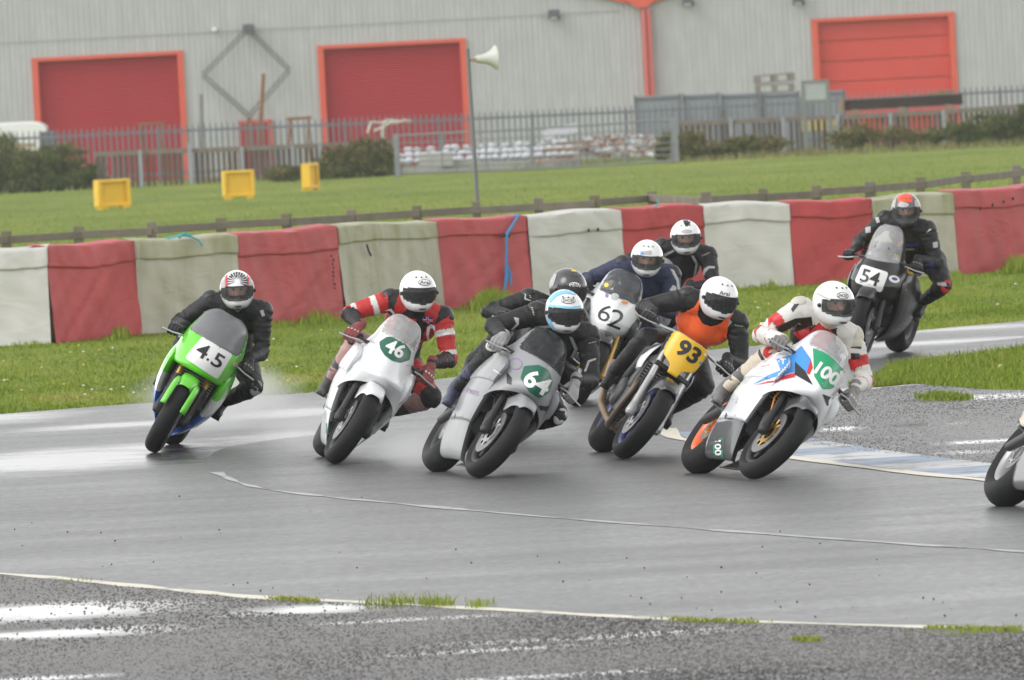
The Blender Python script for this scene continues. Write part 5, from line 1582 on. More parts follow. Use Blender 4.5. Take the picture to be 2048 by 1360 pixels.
def ik(a, c, l1, l2, hint):
    a, c, hint = Vector(a), Vector(c), Vector(hint)
    d = c - a
    L = d.length
    if L > (l1 + l2) * .995:
        return a + d * (l1 / (l1 + l2))
    k = (l1 * l1 - l2 * l2 + L * L) / (2 * L)
    h = math.sqrt(max(0, l1 * l1 - k * k))
    n = d / L
    v = hint - a
    v = v - n * v.dot(n)
    v.normalize()
    return a + n * k + v * h
def frame(xa, ya):
    """rotation with columns x = xa, y ~ ya"""
    x = Vector(xa).normalized(); y = Vector(ya); y = (y - x * y.dot(x)).normalized(); z = x.cross(y)
    return Matrix((x, y, z)).transposed()
def frame_y(ya, xa):
    y = Vector(ya).normalized(); x = Vector(xa); x = (x - y * x.dot(y)).normalized(); z = x.cross(y)
    return Matrix((x, y, z)).transposed()

SKIN = mat('skin', (.50, .27, .19), .5, var=.1, scale=20)
EYE = mat('eye_dark', (.03, .02, .02), .3)
def helmet(root, Rl, c, shell, visor, trim, size=1.0):
    """full-face helmet at c (root axes), Rl = its axes (x out of the visor, y left, z crown)"""
    c = Vector(c)
    def pt(lon, lat, k=1.0):
        x, y, z = math.cos(lat) * math.cos(lon), math.cos(lat) * math.sin(lon), math.sin(lat)
        ax = .152 if x > 0 else .168
        az = .138 if z > 0 else .152
        px_, py_, pz_ = x * ax, y * .125, z * az
        if x > 0:
            g = math.exp(-((math.degrees(lat) + 40) / 20) ** 2) * max(0, math.cos(lon)) ** .7
            px_ += .030 * g
            py_ *= 1 - .10 * g
        if z > .3 and x < 0: px_ -= .010 * z
        px_, py_, pz_ = px_ * k, py_ * k, pz_ * k
        zmin = -.128 - .012 * max(0, x)
        if pz_ < zmin:
            f = max(.0, 1 - (zmin - pz_) / .05)
            px_, py_ = px_ * (.55 + .45 * f), py_ * (.55 + .45 * f)
            pz_ = zmin
        return c + Rl @ (Vector((px_, py_, pz_)) * size)
    NL, NT = 90, 50
    def port(i, j, grow=0):
        lon = math.degrees(lerp(-math.pi, math.pi, (i + .5) / NL)); lat = math.degrees(lerp(-math.pi / 2, math.pi / 2, (j + .5) / NT))
        w = 66 + 4 * grow; hi = 15 + 3.6 * grow - 5 * (abs(lon) / 66) ** 2; lo = -23 - 3.6 * grow + 9 * (abs(lon) / 66) ** 2
        return abs(lon) < w and lo < lat < hi
    b = MB(); v = MB(); g = MB(); ring = MB()
    P = [[pt(lerp(-math.pi, math.pi, i / NL), lerp(-math.pi / 2, math.pi / 2, j / NT)) for i in range(NL + 1)] for j in range(NT + 1)]
    V = [[pt(lerp(-math.pi, math.pi, i / NL), lerp(-math.pi / 2, math.pi / 2, j / NT), 1.018) for i in range(NL + 1)] for j in range(NT + 1)]
    W = [[pt(lerp(-math.pi, math.pi, i / NL), lerp(-math.pi / 2, math.pi / 2, j / NT), 1.004) for i in range(NL + 1)] for j in range(NT + 1)]
    flat = lambda A: [p for r in A for p in r]
    F, FV, FT = [], [], []
    for j in range(NT):
        for i in range(NL):
            q = (j * (NL + 1) + i, j * (NL + 1) + i + 1, (j + 1) * (NL + 1) + i + 1, (j + 1) * (NL + 1) + i)
            if j < 6: continue
            if not port(i, j): F.append(q)
            if port(i, j, 1.2): FV.append(q)
            if port(i, j, 1) and not port(i, j): FT.append(q)
    def clean(vs, fs):
        used = sorted({k for f in fs for k in f}); idx = {k: n for n, k in enumerate(used)}
        m = MB(); m.add([vs[k] for k in used], [tuple(idx[k] for k in f) for f in fs]); return m
    h = clean(flat(P), F).build('helmet', [shell, BLK], root, angle=70)
    md = h.modifiers.new('thick', 'SOLIDIFY'); md.thickness = .022; md.offset = -1; md.material_offset = 1; md.material_offset_rim = 1
    t = clean(flat(W), FT).build('visor_gasket', trim, h, angle=70, thick=.004)
    vv = clean(flat(V), FV).build('visor', visor, h, angle=70)
    # chin vent, brow vents, pivots
    for s in (-1, 1):
        b = MB(); b.ball(pt(R_(76) * s, R_(-3), 1.03), .014 * size, 10); b.build('visor_pivot', trim, h)
    b = MB(); b.ball(pt(0, R_(-44), 1.0), (.016 * size, .028 * size, .007 * size), 10, Rl); b.build('chin_vent', BLK, h)
    for s in (-.5, 0, .5):
        b = MB(); b.ball(pt(s * .95, R_(52), 1.0), (.012 * size, .006 * size, .006 * size), 8, Rl); b.build('brow_vent', BLK, h)
    return h, vv

LEATHER = {}
def leather(name, col, rough=.42):
    return mat('leather_' + name, col, rough + .1, var=.22, scale=9, bump=.55, bscale=17, detail=6, spec=.4)
L_BLACK = leather('black', (.012, .012, .013), .46)
L_RED = leather('red', (.46, .022, .022))
L_WHITE = leather('white', (.62, .61, .57))
L_CREAM = leather('cream', (.55, .48, .38))
L_PINK = leather('faded_pink', (.42, .26, .24))
L_NAVY = leather('navy', (.028, .034, .075), .55)
L_GREY = leather('grey', (.30, .30, .30))
L_ORANGE = mat('orange_nylon', (.85, .115, .018), .6, var=.1, scale=8, bump=.3, bscale=14)
L_PAD = mat('leather_pad', (.017, .017, .018), .40, var=.15, scale=12, bump=.15, bscale=40)
V_DARK = glass('dark_visor', (.16, .16, .17), .04, .35)
V_CLEAR = glass('clear_visor', (.78, .79, .80), .04, .12)
H_WHITE = mat('helmet_white', (.76, .76, .75), .22, var=.03, scale=5, coat=.5)
H_BLACK = mat('helmet_dark', (.045, .046, .05), .25, var=.1, scale=5, coat=.5)
H_GREYM = mat('helmet_grey', (.10, .105, .11), .25, var=.1, scale=5, coat=.5)
TRIM = mat('visor_trim', (.02, .02, .02), .5)

def rider(key, label, K, suit, helm, visor, gl=L_BLACK, bootm=L_BLACK, hy=0, hp=5, hr=0, pelvis=(-.38, .10, .86), trim=TRIM, slider=None, feetR=None, feetL=None, headscale=1.0, group='riders on the racing motorcycles', hump=True, knuckle=L_GREY, pad=None):
    pad = pad or L_PAD
    """K: joint hints in the motorcycle's axes, R = its right side (left in the picture). suit(bone, t, p) -> material number; suit.mats"""
    D = BIK[key]
    M = D['M']
    root = thing('person', label, 'person', group=group, M=M)
    Mi = M.to_3x3().inverted()
    V = lambda k, x: Vector((x, *K[k])) if len(K[k]) == 2 else Vector(K[k])
    head = V('head', .20)
    sh = {-1: V('shR', .03), 1: V('shL', .03)}
    mid = (sh[-1] + sh[1]) / 2
    ax = (sh[1] - sh[-1]).normalized()
    for s in (-1, 1):
        sh[s] = mid + ax * s * .185
    pel = Vector(pelvis)
    fwd_w = Vector((math.sin(R_(hy)) * math.cos(R_(hp)), -math.cos(R_(hy)) * math.cos(R_(hp)), -math.sin(R_(hp))))
    up_w = Vector((math.sin(R_(hr)), 0, math.cos(R_(hr))))
    f, u = (Mi @ fwd_w).normalized(), (Mi @ up_w).normalized()
    u = (u - f * u.dot(f)).normalized()
    Rh = Matrix((f, u.cross(f), u)).transposed()
    neck = mid + Vector((.015, 0, .035))
    hipax = Vector((0, 1, 0)) * .9 + ax * .1
    hip = {s: pel + hipax.normalized() * s * .095 + Vector((.02, 0, -.03)) for s in (-1, 1)}
    el, wr, kn, an = {}, {}, {}, {}
    Hm = {}
    for s, n in ((-1, 'R'), (1, 'L')):
        a, c = D['grip'][s]
        gc = lerp(a, c, .55)
        ga = (c - a).normalized()
        hint = V('el' + n, .12) if 'el' + n in K else (sh[s] + gc) / 2 + Vector((-.1, s * .25, -.12))
        w = gc + Vector((-.08, 0, .04))
        for _ in range(3):
            e = ik(sh[s], w, .295, .265, hint)
            fx = (w - e).normalized()
            Rg = frame_y(ga * (1 if s == 1 else -1) * 1.0, (gc - e))
            w = gc + Rg @ Vector((-.125, 0, .034))
        el[s], wr[s], Hm[s] = e, w, (Rg, gc)
        peg = Vector((-.24, s * .235, .375)) if not K.get('ft' + n) else V('ft' + n, -.24)
        toe = Vector((1, s * .12, -.22 + (.1 if s == 1 else 0)))
        Rb = frame(toe, (-toe.y, toe.x, 0))
        an[s] = peg + Vector((-.085, 0, .105)) 
        an[s] = peg - Rb @ Vector((.095, 0, -.105))
        kh = V('kn' + n, .10) if 'kn' + n in K else Vector((.15, s * .35, .75))
        kn[s] = ik(hip[s], an[s] + Vector((0, 0, .02)), .43, .43, kh)
        # boot
        sh_d = (kn[s] - an[s]).normalized()
        co = boot_co.copy()
        if s == -1: co[:, 1] *= -1
        w_ = np.clip((co[:, 2] + .01) / .10, 0, 1)[:, None]
        foot = co @ np.array(Rb.transposed())
        Rs = frame_y(Rb @ Vector((0, 1, 0)), toe)
        xs = (Vector((1, 0, 0)) - sh_d * sh_d.x).normalized()
        Rsm = Matrix((xs, sh_d.cross(xs), sh_d)).transposed()
        shaft = co @ np.array(Rsm.transposed())
        co2 = foot * (1 - w_) + shaft * w_ + np.array(an[s])
        bm = boot_me.copy()
        if s == -1: bm.flip_normals()
        zc = np.array([boot_co[list(p.vertices), 2].mean() for p in boot_me.polygons]) if s == -1 and not hasattr(rider, 'bz') else rider.bz
        rider.bz = zc
        place(bm, co2, 'boot', [bootm, BLACK], root, (zc < -.088).astype(int))
        # glove
        Rg, gc = Hm[s]
        co = glove_co.copy()
        # thumb is built at -y; palm side: thumb must point to the machine's middle
        co = co @ np.array(Rg.transposed()) + np.array(gc)
        gm_ = glove_me.copy()
        go = place(gm_, co, 'glove', [gl], root)
        kbm = MB(); kbm.add([Rg @ Vector(p) + gc for p in kb.v], kb.f); kbm.build('knuckle_guard', knuckle, go)
    # body, one continuous surface
    B = MB(); bones = []
    def seg(name, a, r0, c, r1):
        B.cone(a, r0, c, r1); bones.append((name, Vector(a), Vector(c), (r0 + r1) / 2))
    chest = mid + (pel - mid) * .26 + Vector((.02, 0, -.02))
    waist = mid + (pel - mid) * .66 + Vector((.0, 0, .03))
    seg('torso', mid + (pel - mid) * .08, .120, chest, .140); seg('torso', chest, .140, waist, .128); seg('pelvis', waist, .128, pel, .145)
    seg('shoulders', sh[-1] * .9 + mid * .1, .084, sh[1] * .9 + mid * .1, .084)
    seg('torso', chest - ax * .075, .108, chest + ax * .075, .108)
    seg('pelvis', hip[-1], .118, hip[1], .118)
    if hump: seg('hump', mid + Vector((-.10, 0, .06)), .055, mid + (pel - mid) * .42 + Vector((-.05, 0, .10)), .05)
    seg('neck', neck - Vector((.02, 0, .02)), .075, head + Rh @ Vector((-.02, 0, -.09)), .062)
    for s, n in ((-1, 'R'), (1, 'L')):
        d1 = (el[s] - sh[s])
        seg('uarm' + n, sh[s], .080, sh[s] + d1 * .55, .068); seg('uarm' + n, sh[s] + d1 * .55, .066, el[s], .055)
        d2 = wr[s] - el[s]
        seg('farm' + n, el[s], .056, el[s] + d2 * .35, .056); seg('farm' + n, el[s] + d2 * .35, .055, wr[s], .040)
        d3 = kn[s] - hip[s]
        seg('thigh' + n, hip[s], .108, hip[s] + d3 * .55, .092); seg('thigh' + n, hip[s] + d3 * .55, .090, kn[s], .070)
        d4 = an[s] - kn[s]
        seg('shin' + n, kn[s], .069, kn[s] + d4 * .38, .066); seg('shin' + n, kn[s] + d4 * .38, .064, an[s] - d4 * .08, .045)
    hd = lambda x, y, z: head + Rh @ Vector((x, y, z))
    B.ball(hd(-.012, 0, .01), (.100, .078, .108), 20, Rh); bones.append(('head', hd(.0, 0, .05), hd(.0, 0, -.05), .08))
    B.cone(hd(.086, 0, .012), .010, hd(.104, 0, -.022), .015)
    B.cone(hd(.072, -.03, .022), .016, hd(.072, .03, .022), .016); B.cone(hd(.06, 0, -.075), .03, hd(.07, 0, -.075), .03)
    me, co = remesh(B, .0105, 5)
    # soft leather creases, strongest at the joints
    nrm = np.empty(len(co) * 3, np.float32); me.vertices.foreach_get('normal', nrm); nrm = nrm.reshape(-1, 3)
    jn = np.array([list(el[-1]), list(el[1]), list(kn[-1]), list(kn[1]), list(sh[-1]), list(sh[1]), list(waist), list(hip[1]), list(hip[-1])])
    dj = np.min(np.linalg.norm(co[:, None, :] - jn[None], axis=2), axis=1)
    am = .0022 + .0062 * np.exp(-(dj / .12) ** 2)
    wv = np.array([noise.noise(Vector((p[0] * 14, p[1] * 14, p[2] * 30))) + .5 * noise.noise(Vector((p[0] * 38, p[1] * 38, p[2] * 60))) for p in co])
    lim = [q for q in bones if q[0][:4] in ('uarm', 'farm', 'thig', 'shin', 'tors', 'pelv')]
    bd, bs = np.full(len(co), 9.), np.zeros(len(co))
    for (n, a, c, r) in lim:
        a_, d_ = np.array(a), np.array(c - a); ll = float(np.linalg.norm(d_))
        t = np.clip(((co - a_) @ d_) / max(ll * ll, 1e-9), 0, 1)
        dd = np.linalg.norm(co - (a_ + t[:, None] * d_), axis=1) - r
        m_ = dd < bd
        bd[m_] = dd[m_]; bs[m_] = (t * ll)[m_]
    wob_ = np.array([noise.noise(Vector(p) * 9) for p in co]); sel = np.array([noise.noise(Vector(p) * 5 + Vector((7, 3, 1))) for p in co])
    wv = wv + 1.1 * np.sin(2 * np.pi * bs / .042 + 5 * wob_) * np.clip(.35 + 1.6 * sel, 0, 1)
    isheadv = np.linalg.norm(co - np.array(head), axis=1) < .15
    co = co + nrm * (np.where(isheadv, 0, wv * am))[:, None]
    # colours by nearest bone
    fc_ = np.array([co[list(p.vertices)].mean(0) for p in me.polygons])
    best, bt, bi = np.full(len(fc_), 9.), np.zeros(len(fc_)), np.zeros(len(fc_), int)
    for k, (n, a, c, r) in enumerate(bones):
        a_, d_ = np.array(a), np.array(c - a)
        t = np.clip(((fc_ - a_) @ d_) / max(d_ @ d_, 1e-9), 0, 1)
        dd = np.linalg.norm(fc_ - (a_ + t[:, None] * d_), axis=1) - r
        m_ = dd < best
        best[m_], bt[m_], bi[m_] = dd[m_], t[m_], k
    mats = [SKIN, EYE, BLK] + suit.mats
    mi = []
    eyes = [np.array(hd(.088, s * .032, .012)) for s in (-1, 1)]
    hc_ = np.array(head)
    for k, p in enumerate(fc_):
        n = bones[bi[k]][0]
        if n == 'head' or (n == 'neck' and np.linalg.norm(p - hc_) < .11):
            l = np.array(Rh.transposed()) @ (p - hc_)
            mi.append(1 if min(np.linalg.norm(p - e) for e in eyes) < .0155 else 2 if (l[2] < -.035 or l[0] < .03) else 0)
        else:
            mi.append(3 + suit(n, bt[k], p, dict(mid=mid, pel=pel, chest=chest, sh=sh, ax=ax)))
    body = place(me, co, 'body', mats, root, mi)
    h, vv = helmet(root, Rh, head, helm, visor, trim, headscale)
    for s in (-1, 1):
        out = (sh[s] - mid).normalized() * .75 + (sh[s] - el[s]).normalized() * .35 + Vector((.25, 0, .3)); out.normalize()
        b = MB(); b.ball(sh[s] + out * .052, (.034, .060, .055), 16, frame(out, (el[s] - sh[s]))); b.build('shoulder_pad', pad, root)
        out = (el[s] - (sh[s] + wr[s]) / 2).normalized()
        b = MB(); b.ball(el[s] + out * .034, (.026, .055, .040), 14, frame(out, (wr[s] - el[s]))); b.build('elbow_pad', pad, root)
    if slider:
        for s in (1, -1):
            out = (kn[s] - (hip[s] + an[s]) / 2).normalized()
            b = MB(); sd_ = (an[s] - kn[s]).normalized()
            fr = frame(out, sd_)
            b.ball(kn[s] + out * .062 + sd_ * .02, (.020, .062, .045), 14, fr); b.build('knee_slider', slider, root)
    if proj(M @ head)[0] < 2048:
        print(key, 'R wrist gap', round((wr[-1] - el[-1]).length, 3), round((el[-1] - sh[-1]).length, 3), 'L', round((wr[1] - el[1]).length, 3), round((el[1] - sh[1]).length, 3), 'sh', [tuple(round(q) for q in proj(M @ sh[s])) for s in (-1, 1)], 'el', [tuple(round(q) for q in proj(M @ el[s])) for s in (-1, 1)], 'hand', [tuple(round(q) for q in proj(M @ Hm[s][1])) for s in (-1, 1)], 'kn', [tuple(round(q) for q in proj(M @ kn[s])) for s in (-1, 1)])
    return dict(root=root, M=M, body=body, helmet=h, visor=vv, mid=mid, pel=pel, head=head, Rh=Rh, kn=kn, el=el, sh=sh)

def suit_(mats, fn):
    def f(n, t, p, J): return fn(n, t, p, J)
    f.mats = mats
    return f
plain_black = suit_([L_BLACK, L_GREY], lambda n, t, p, J: 0)
def s46(n, t, p, J):
    q = (Vector(p) - J['mid']).dot(J['ax'])
    if n.startswith('thigh'): return (1 if t < .75 else 0) if n[-1] == 'L' else 3
    if n.startswith('shin'): return 3
    if n.startswith('uarm'):
        s = J['sh'][-1 if n[-1] == 'R' else 1]
        front = p[0] - s.x
        return 1 if t < .6 else (2 if t < .85 else 1)
    if n.startswith('farm'): return 1 if t < .2 else 0
    if n == 'shoulders': return 0 if abs(q) > .15 else 1
    if n == 'torso': return 1 if abs(q) > .105 else 0
    return 0
def s100(n, t, p, J):
    q = (Vector(p) - J['mid']).dot(J['ax'])
    if n.startswith('uarm'): return 0 if t < .85 else 1
    if n.startswith('farm'): return 1 if (t < .22) else 0
    if n == 'torso': return 1 if (abs(q) < .07 and p[2] < J['mid'].z - .03) else (2 if abs(q) < .16 else 0)
    if n.startswith('thigh') or n == 'pelvis': return 3
    if n.startswith('shin'): return 4
    return 0
def s54(n, t, p, J): return 0
RID = {}
def loc_of(key, px, x):
    """machine y, z of a photo point at machine x"""
    M = BIK[key]['M']; a = Vector(proj(M @ Vector((x, 0, .6)))); e = 1e-3
    jy = (Vector(proj(M @ Vector((x, e, .6)))) - a) / e; jz = (Vector(proj(M @ Vector((x, 0, .6 + e)))) - a) / e
    d = Vector(px) - a; det = jy.x * jz.y - jy.y * jz.x
    return ((d.x * jz.y - d.y * jz.x) / det, .6 + (jy.x * d.y - jy.y * d.x) / det)
XO = dict(head=.20, sh=.03, el=.12, kn=.10)
def joints(key, **px):
    """joint hints from photo points (2 numbers) or machine axes (3 numbers)"""
    return {k: (v if len(v) == 3 else loc_of(key, v, XO[k.rstrip('LR')])) for k, v in px.items()}
RID['45'] = rider('45', 'rider in black leathers and black and white rayed helmet on the lime green motorcycle', joints('45', head=(474, 579), shR=(429, 604), shL=(518, 622), elL=(516, 712), elR=(-.10, -.36, .82), knL=(499, 814), knR=(335, 675)), plain_black, H_WHITE, V_CLEAR, hy=2, hp=6, hr=0, slider=L_GREY)
RID['46'] = rider('46', 'rider in red black and white leathers and white helmet on motorcycle 46', joints('46', head=(836, 582), shR=(779, 600), shL=(886, 635), elL=(892, 712), elR=(-.15, -.46, .95), knL=(872, 832), knR=(672, 690)), suit_([L_BLACK, L_RED, L_WHITE, L_PINK], s46), H_WHITE, V_DARK, gl=leather('glove_red', (.22, .05, .05)), hy=14, hp=8, hr=2, slider=L_BLACK, knuckle=L_WHITE, bootm=leather('boot_grey', (.09, .085, .08)))
RID['64'] = rider('64', 'rider in black and grey leathers with pale blue and white helmet on motorcycle 64', joints('64', head=(1129, 622), shR=(1069, 626), shL=(1180, 674), elL=(1182, 773), elR=(-.10, -.42, .88), knL=(1090, 878), knR=(942, 693)), plain_black, H_WHITE, V_DARK, gl=L_GREY, hy=10, hp=10, hr=6, slider=L_WHITE, bootm=leather('boot_navy', (.05, .055, .10)), pelvis=(-.38, .14, .85))
RID['93'] = rider('93', 'rider in black leathers and orange bib with white helmet on motorcycle 93', joints('93', head=(1438, 595), shR=(1370, 594), shL=(1479, 649), elL=(1470, 705), elR=(-.05, -.40, .90), knR=(1245, 692), knL=(1391, 825)), plain_black, H_WHITE, V_DARK, hy=18, hp=14, hr=14, pelvis=(-.38, .08, .88))
RID['100'] = rider('100', 'rider in white leathers with red accents and white helmet on motorcycle 100', joints('100', head=(1668, 606), shR=(1590, 613), shL=(1712, 679), elL=(1716, 735), elR=(-.22, -.42, .80), knR=(1458, 728), knL=(1640, 850)), suit_([L_WHITE, L_RED, L_BLACK, leather('dirty_white', (.50, .47, .41)), L_CREAM], s100), H_WHITE, V_CLEAR, gl=leather('glove_mixed', (.22, .21, .20)), hy=26, hp=8, hr=4, slider=L_RED, bootm=leather('boot_dark_grey', (.12, .115, .11)), knuckle=L_WHITE, pad=leather('pad_white', (.52, .50, .44)))
RID['54'] = rider('54', 'rider in black leathers with red and grey helmet on motorcycle 54', joints('54', head=(1812, 419), shR=(1757, 436), shL=(1868, 463), elL=(1863, 529), elR=(-.05, -.40, .85), knL=(1889, 607), knR=(-.1, -.33, .72)), plain_black, H_GREYM, V_CLEAR, hy=-2, hp=9, hr=2, pelvis=(-.38, .16, .88), slider=L_RED)
RID['62'] = rider('62', 'rider in navy leathers and white helmet on motorcycle 62', joints('62', head=(1294, 516), shR=(1240, 530), shL=(1348, 552), elL=(.1, .46, .92), elR=(-.15, -.42, .80), knL=(.1, .42, .55), knR=(.1, -.33, .75)), suit_([L_NAVY], lambda n, t, p, J: 0), H_WHITE, V_CLEAR, hy=0, hp=10, hr=7, pelvis=(-.38, .18, .86))
RID['gbn'] = rider('gbn', 'rider in black leathers and dark helmet directly behind the rider of motorcycle 64', joints('gbn', head=(1137, 576), shR=(1052, 597), shL=(1160, 640), elR=(-.20, -.44, .80), elL=(.1, .45, .9), knR=(958, 675), knL=(.1, .42, .5)), plain_black, H_BLACK, V_DARK, hy=28, hp=12, hr=6, pelvis=(-.38, .14, .86))
RID['stripe'] = rider('stripe', 'rider in black leathers and white helmet with a black crown stripe', joints('stripe', head=(1371, 474), shR=(1322, 495), shL=(1418, 512), elL=(1440, 560), elR=(-.15, -.4, .85), knL=(.1, .42, .55), knR=(.1, -.33, .75)), plain_black, H_WHITE, V_CLEAR, hy=2, hp=8, hr=0, pelvis=(-.38, .15, .86))
RID['edge'] = rider('edge', 'rider in cream leathers leaving the picture at the right edge', dict(head=(.05, 1.28), shR=(-.12, 1.17), shL=(.24, 1.2), elL=(.4, .98), elR=(.0, -.42, 1.0), knL=(.42, .55), knR=(-.33, .75)), suit_([L_CREAM], lambda n, t, p, J: 0), H_WHITE, V_CLEAR, hy=50, bootm=L_CREAM)
# ================================================================== numbers, stripes, badges: thin pieces laid on the surfaces
BVH = {}
def bvh_of(objs, M):
    key = tuple(o.name for o in objs)
    if key not in BVH:
        vs, fs = [], []
        for o in objs:
            b = len(vs); vs += [v.co.copy() for v in o.data.vertices]; fs += [tuple(b + i for i in p.vertices) for p in o.data.polygons]
        BVH[key] = BVHTree.FromPolygons(vs, fs)
    return BVH[key]
def lay(bm, objs, M, name, m, parent, off, jump=.05):
    """bm holds a flat outline in photo pixels; drop it along the sight line on to the real surface and lift it by off"""
    T = bvh_of(objs, M)
    Mi = M.inverted(); O = Mi @ CAM_C; R3 = Mi.to_3x3()
    dead = []
    for v in bm.verts:
        d = (R3 @ ray(v.co.x, v.co.y)).normalized()
        h, n, i, t = T.ray_cast(O, d)
        if h is None:
            dead.append(v); continue
        if n.dot(d) > 0: n = -n
        v.co = h + n * off
    bmesh.ops.delete(bm, geom=dead, context='VERTS')
    bad = [e for e in bm.edges if e.calc_length() > jump]
    bmesh.ops.delete(bm, geom=bad, context='EDGES')
    if not bm.faces:
        bm.free(); print('decal missed', name, parent.name); return None
    me = bpy.data.meshes.new(name); bm.to_mesh(me); bm.free()
    me.polygons.foreach_set('use_smooth', [True] * len(me.polygons))
    me.materials.append(m)
    return link(name, me, parent)
def chop(bm, step):
    xs = [v.co.x for v in bm.verts]; ys = [v.co.y for v in bm.verts]
    for lo, hi, nv in ((min(xs), max(xs), (1, 0, 0)), (min(ys), max(ys), (0, 1, 0))):
        c = lo + step
        while c < hi:
            bmesh.ops.bisect_plane(bm, geom=bm.verts[:] + bm.edges[:] + bm.faces[:], plane_co=(c * nv[0], c * nv[1], 0), plane_no=nv)
            c += step
    bmesh.ops.triangulate(bm, faces=bm.faces[:])
def decal(objs, M, poly, m, name, parent, off=.005, step=4.0, rnd=0):
    if rnd:
        out = []
        n = len(poly)
        for i in range(n):
            p, a, c = Vector(poly[i]), Vector(poly[i - 1]), Vector(poly[(i + 1) % n])
            u, w = (a - p).normalized(), (c - p).normalized()
            for k in range(5):
                t = k / 4; out.append((p + u * rnd) * (1 - t) ** 2 + p * 2 * t * (1 - t) + (p + w * rnd) * t * t)
        poly = out
    bm = bmesh.new()
    bm.faces.new([bm.verts.new((p[0], p[1], 0)) for p in poly])
    chop(bm, step)
    return lay(bm, objs, M, name, m, parent, off)
def ell(cx, cy, rx, ry, ang=0, n=20):
    a = R_(ang); return [(cx + rx * math.cos(t) * math.cos(a) - ry * math.sin(t) * math.sin(a), cy + rx * math.cos(t) * math.sin(a) + ry * math.sin(t) * math.cos(a)) for t in np.linspace(0, 2 * math.pi, n, endpoint=False)]
FONTC = {}
def text_mesh(txt, bold):
    cu = bpy.data.curves.new('t', 'FONT'); cu.body = txt; cu.resolution_u = 4; cu.offset = bold
    o = bpy.data.objects.new('t', cu); S.collection.objects.link(o)
    me = bpy.data.meshes.new_from_object(o.evaluated_get(bpy.context.evaluated_depsgraph_get()))
    bpy.data.objects.remove(o); bpy.data.curves.remove(cu)
    return me
def lettering(objs, M, txt, cx, cy, w, h, ang, m, parent, off=.008, bold=.02, name='number', step=4.0, skew=0.0):
    me = text_mesh(txt, bold)
    bm = bmesh.new(); bm.from_mesh(me); bpy.data.meshes.remove(me)
    bmesh.ops.remove_doubles(bm, verts=bm.verts[:], dist=1e-5)
    xs = [v.co.x for v in bm.verts]; ys = [v.co.y for v in bm.verts]
    x0, x1, y0, y1 = min(xs), max(xs), min(ys), max(ys)
    a = R_(ang)
    for v in bm.verts:
        x = ((v.co.x - x0) / (x1 - x0) - .5) * w; y = -((v.co.y - y0) / (y1 - y0) - .5) * h
        x -= skew * y
        v.co = (cx + x * math.cos(a) - y * math.sin(a), cy + x * math.sin(a) + y * math.cos(a), 0)
    chop(bm, step)
    return lay(bm, objs, M, name, m, parent, off)
def zf(x0, y0, k): return lambda *p: [(x0 + p[i] / k, y0 + p[i + 1] / k) for i in range(0, len(p), 2)]
D_WHITE = mat('vinyl_white', (.76, .76, .75), .4, var=.04); D_BLACK = mat('vinyl_black', (.015, .015, .016), .4, var=.1)
D_DGREEN = mat('vinyl_dark_green', (.012, .11, .065), .35, var=.06); D_GREEN = mat('vinyl_green', (.01, .30, .13), .35, var=.05)
D_BLUE = mat('vinyl_blue', (.05, .27, .66), .35, var=.05); D_RED = mat('vinyl_red', (.58, .02, .03), .35, var=.05); D_LBLUE = mat('vinyl_light_blue', (.22, .55, .80), .3, var=.15, scale=12)
D_PURPLE = mat('marker_purple', (.26, .17, .36), .6); D_PINK = mat('sticker_pink', (.62, .28, .36), .5); D_ORANGE = mat('sticker_orange', (.75, .25, .04), .5); D_BEIGE = mat('print_beige', (.42, .38, .28), .6)
D_GREYV = mat('reflective_grey', (.42, .42, .42), .5); D_NAVY = mat('vinyl_navy', (.03, .04, .22), .4); D_LIME = mat('print_lime', (.45, .60, .05), .5); D_YEL = mat('sticker_yellow', (.75, .55, .04), .5)
def Z(p): return p[0]

# ---- 45
z = zf(240, 500, 3.0917); d = BIK['45']; c = [d['cowl']]; M = d['M']; pr = d['cowl']
decal(c, M, z(520, 525, 695, 645, 600, 800, 403, 668), D_WHITE, 'number_panel', pr, .005, 4, 7)
lettering(c, M, '4', *Z(z(512, 625)), 23, 29, 31, D_BLACK, pr, .0075, .015)
lettering(c, M, '5', *Z(z(603, 684)), 21, 28, 31, D_BLACK, pr, .0075, .015)
decal(c, M, ell(*Z(z(541, 678)), 2.6, 2.6), D_BLACK, 'number_dot', pr, .0075)
decal(c, M, ell(*Z(z(708, 705)), 5.5, 4.5, 20), D_PINK, 'sticker', pr, .0055)
decal([d['mudguard']], M, ell(*Z(z(355, 838)), 5, 8, 10), D_WHITE, 'sticker', d['mudguard'], .0045)
# ---- 46
z = zf(600, 500, 2.956); d = BIK['46']; c = [d['cowl'], d['screen']]; M = d['M']; pr = d['cowl']
decal([d['cowl']], M, z(470, 545, 515, 515, 570, 515, 615, 545, 655, 600, 645, 650, 590, 668, 540, 655, 500, 625, 475, 585), D_DGREEN, 'number_panel', pr, .005, 4, 3)
lettering([d['cowl']], M, '46', *Z(z(562, 585)), 37, 29, 27, D_WHITE, pr, .0075, .03)
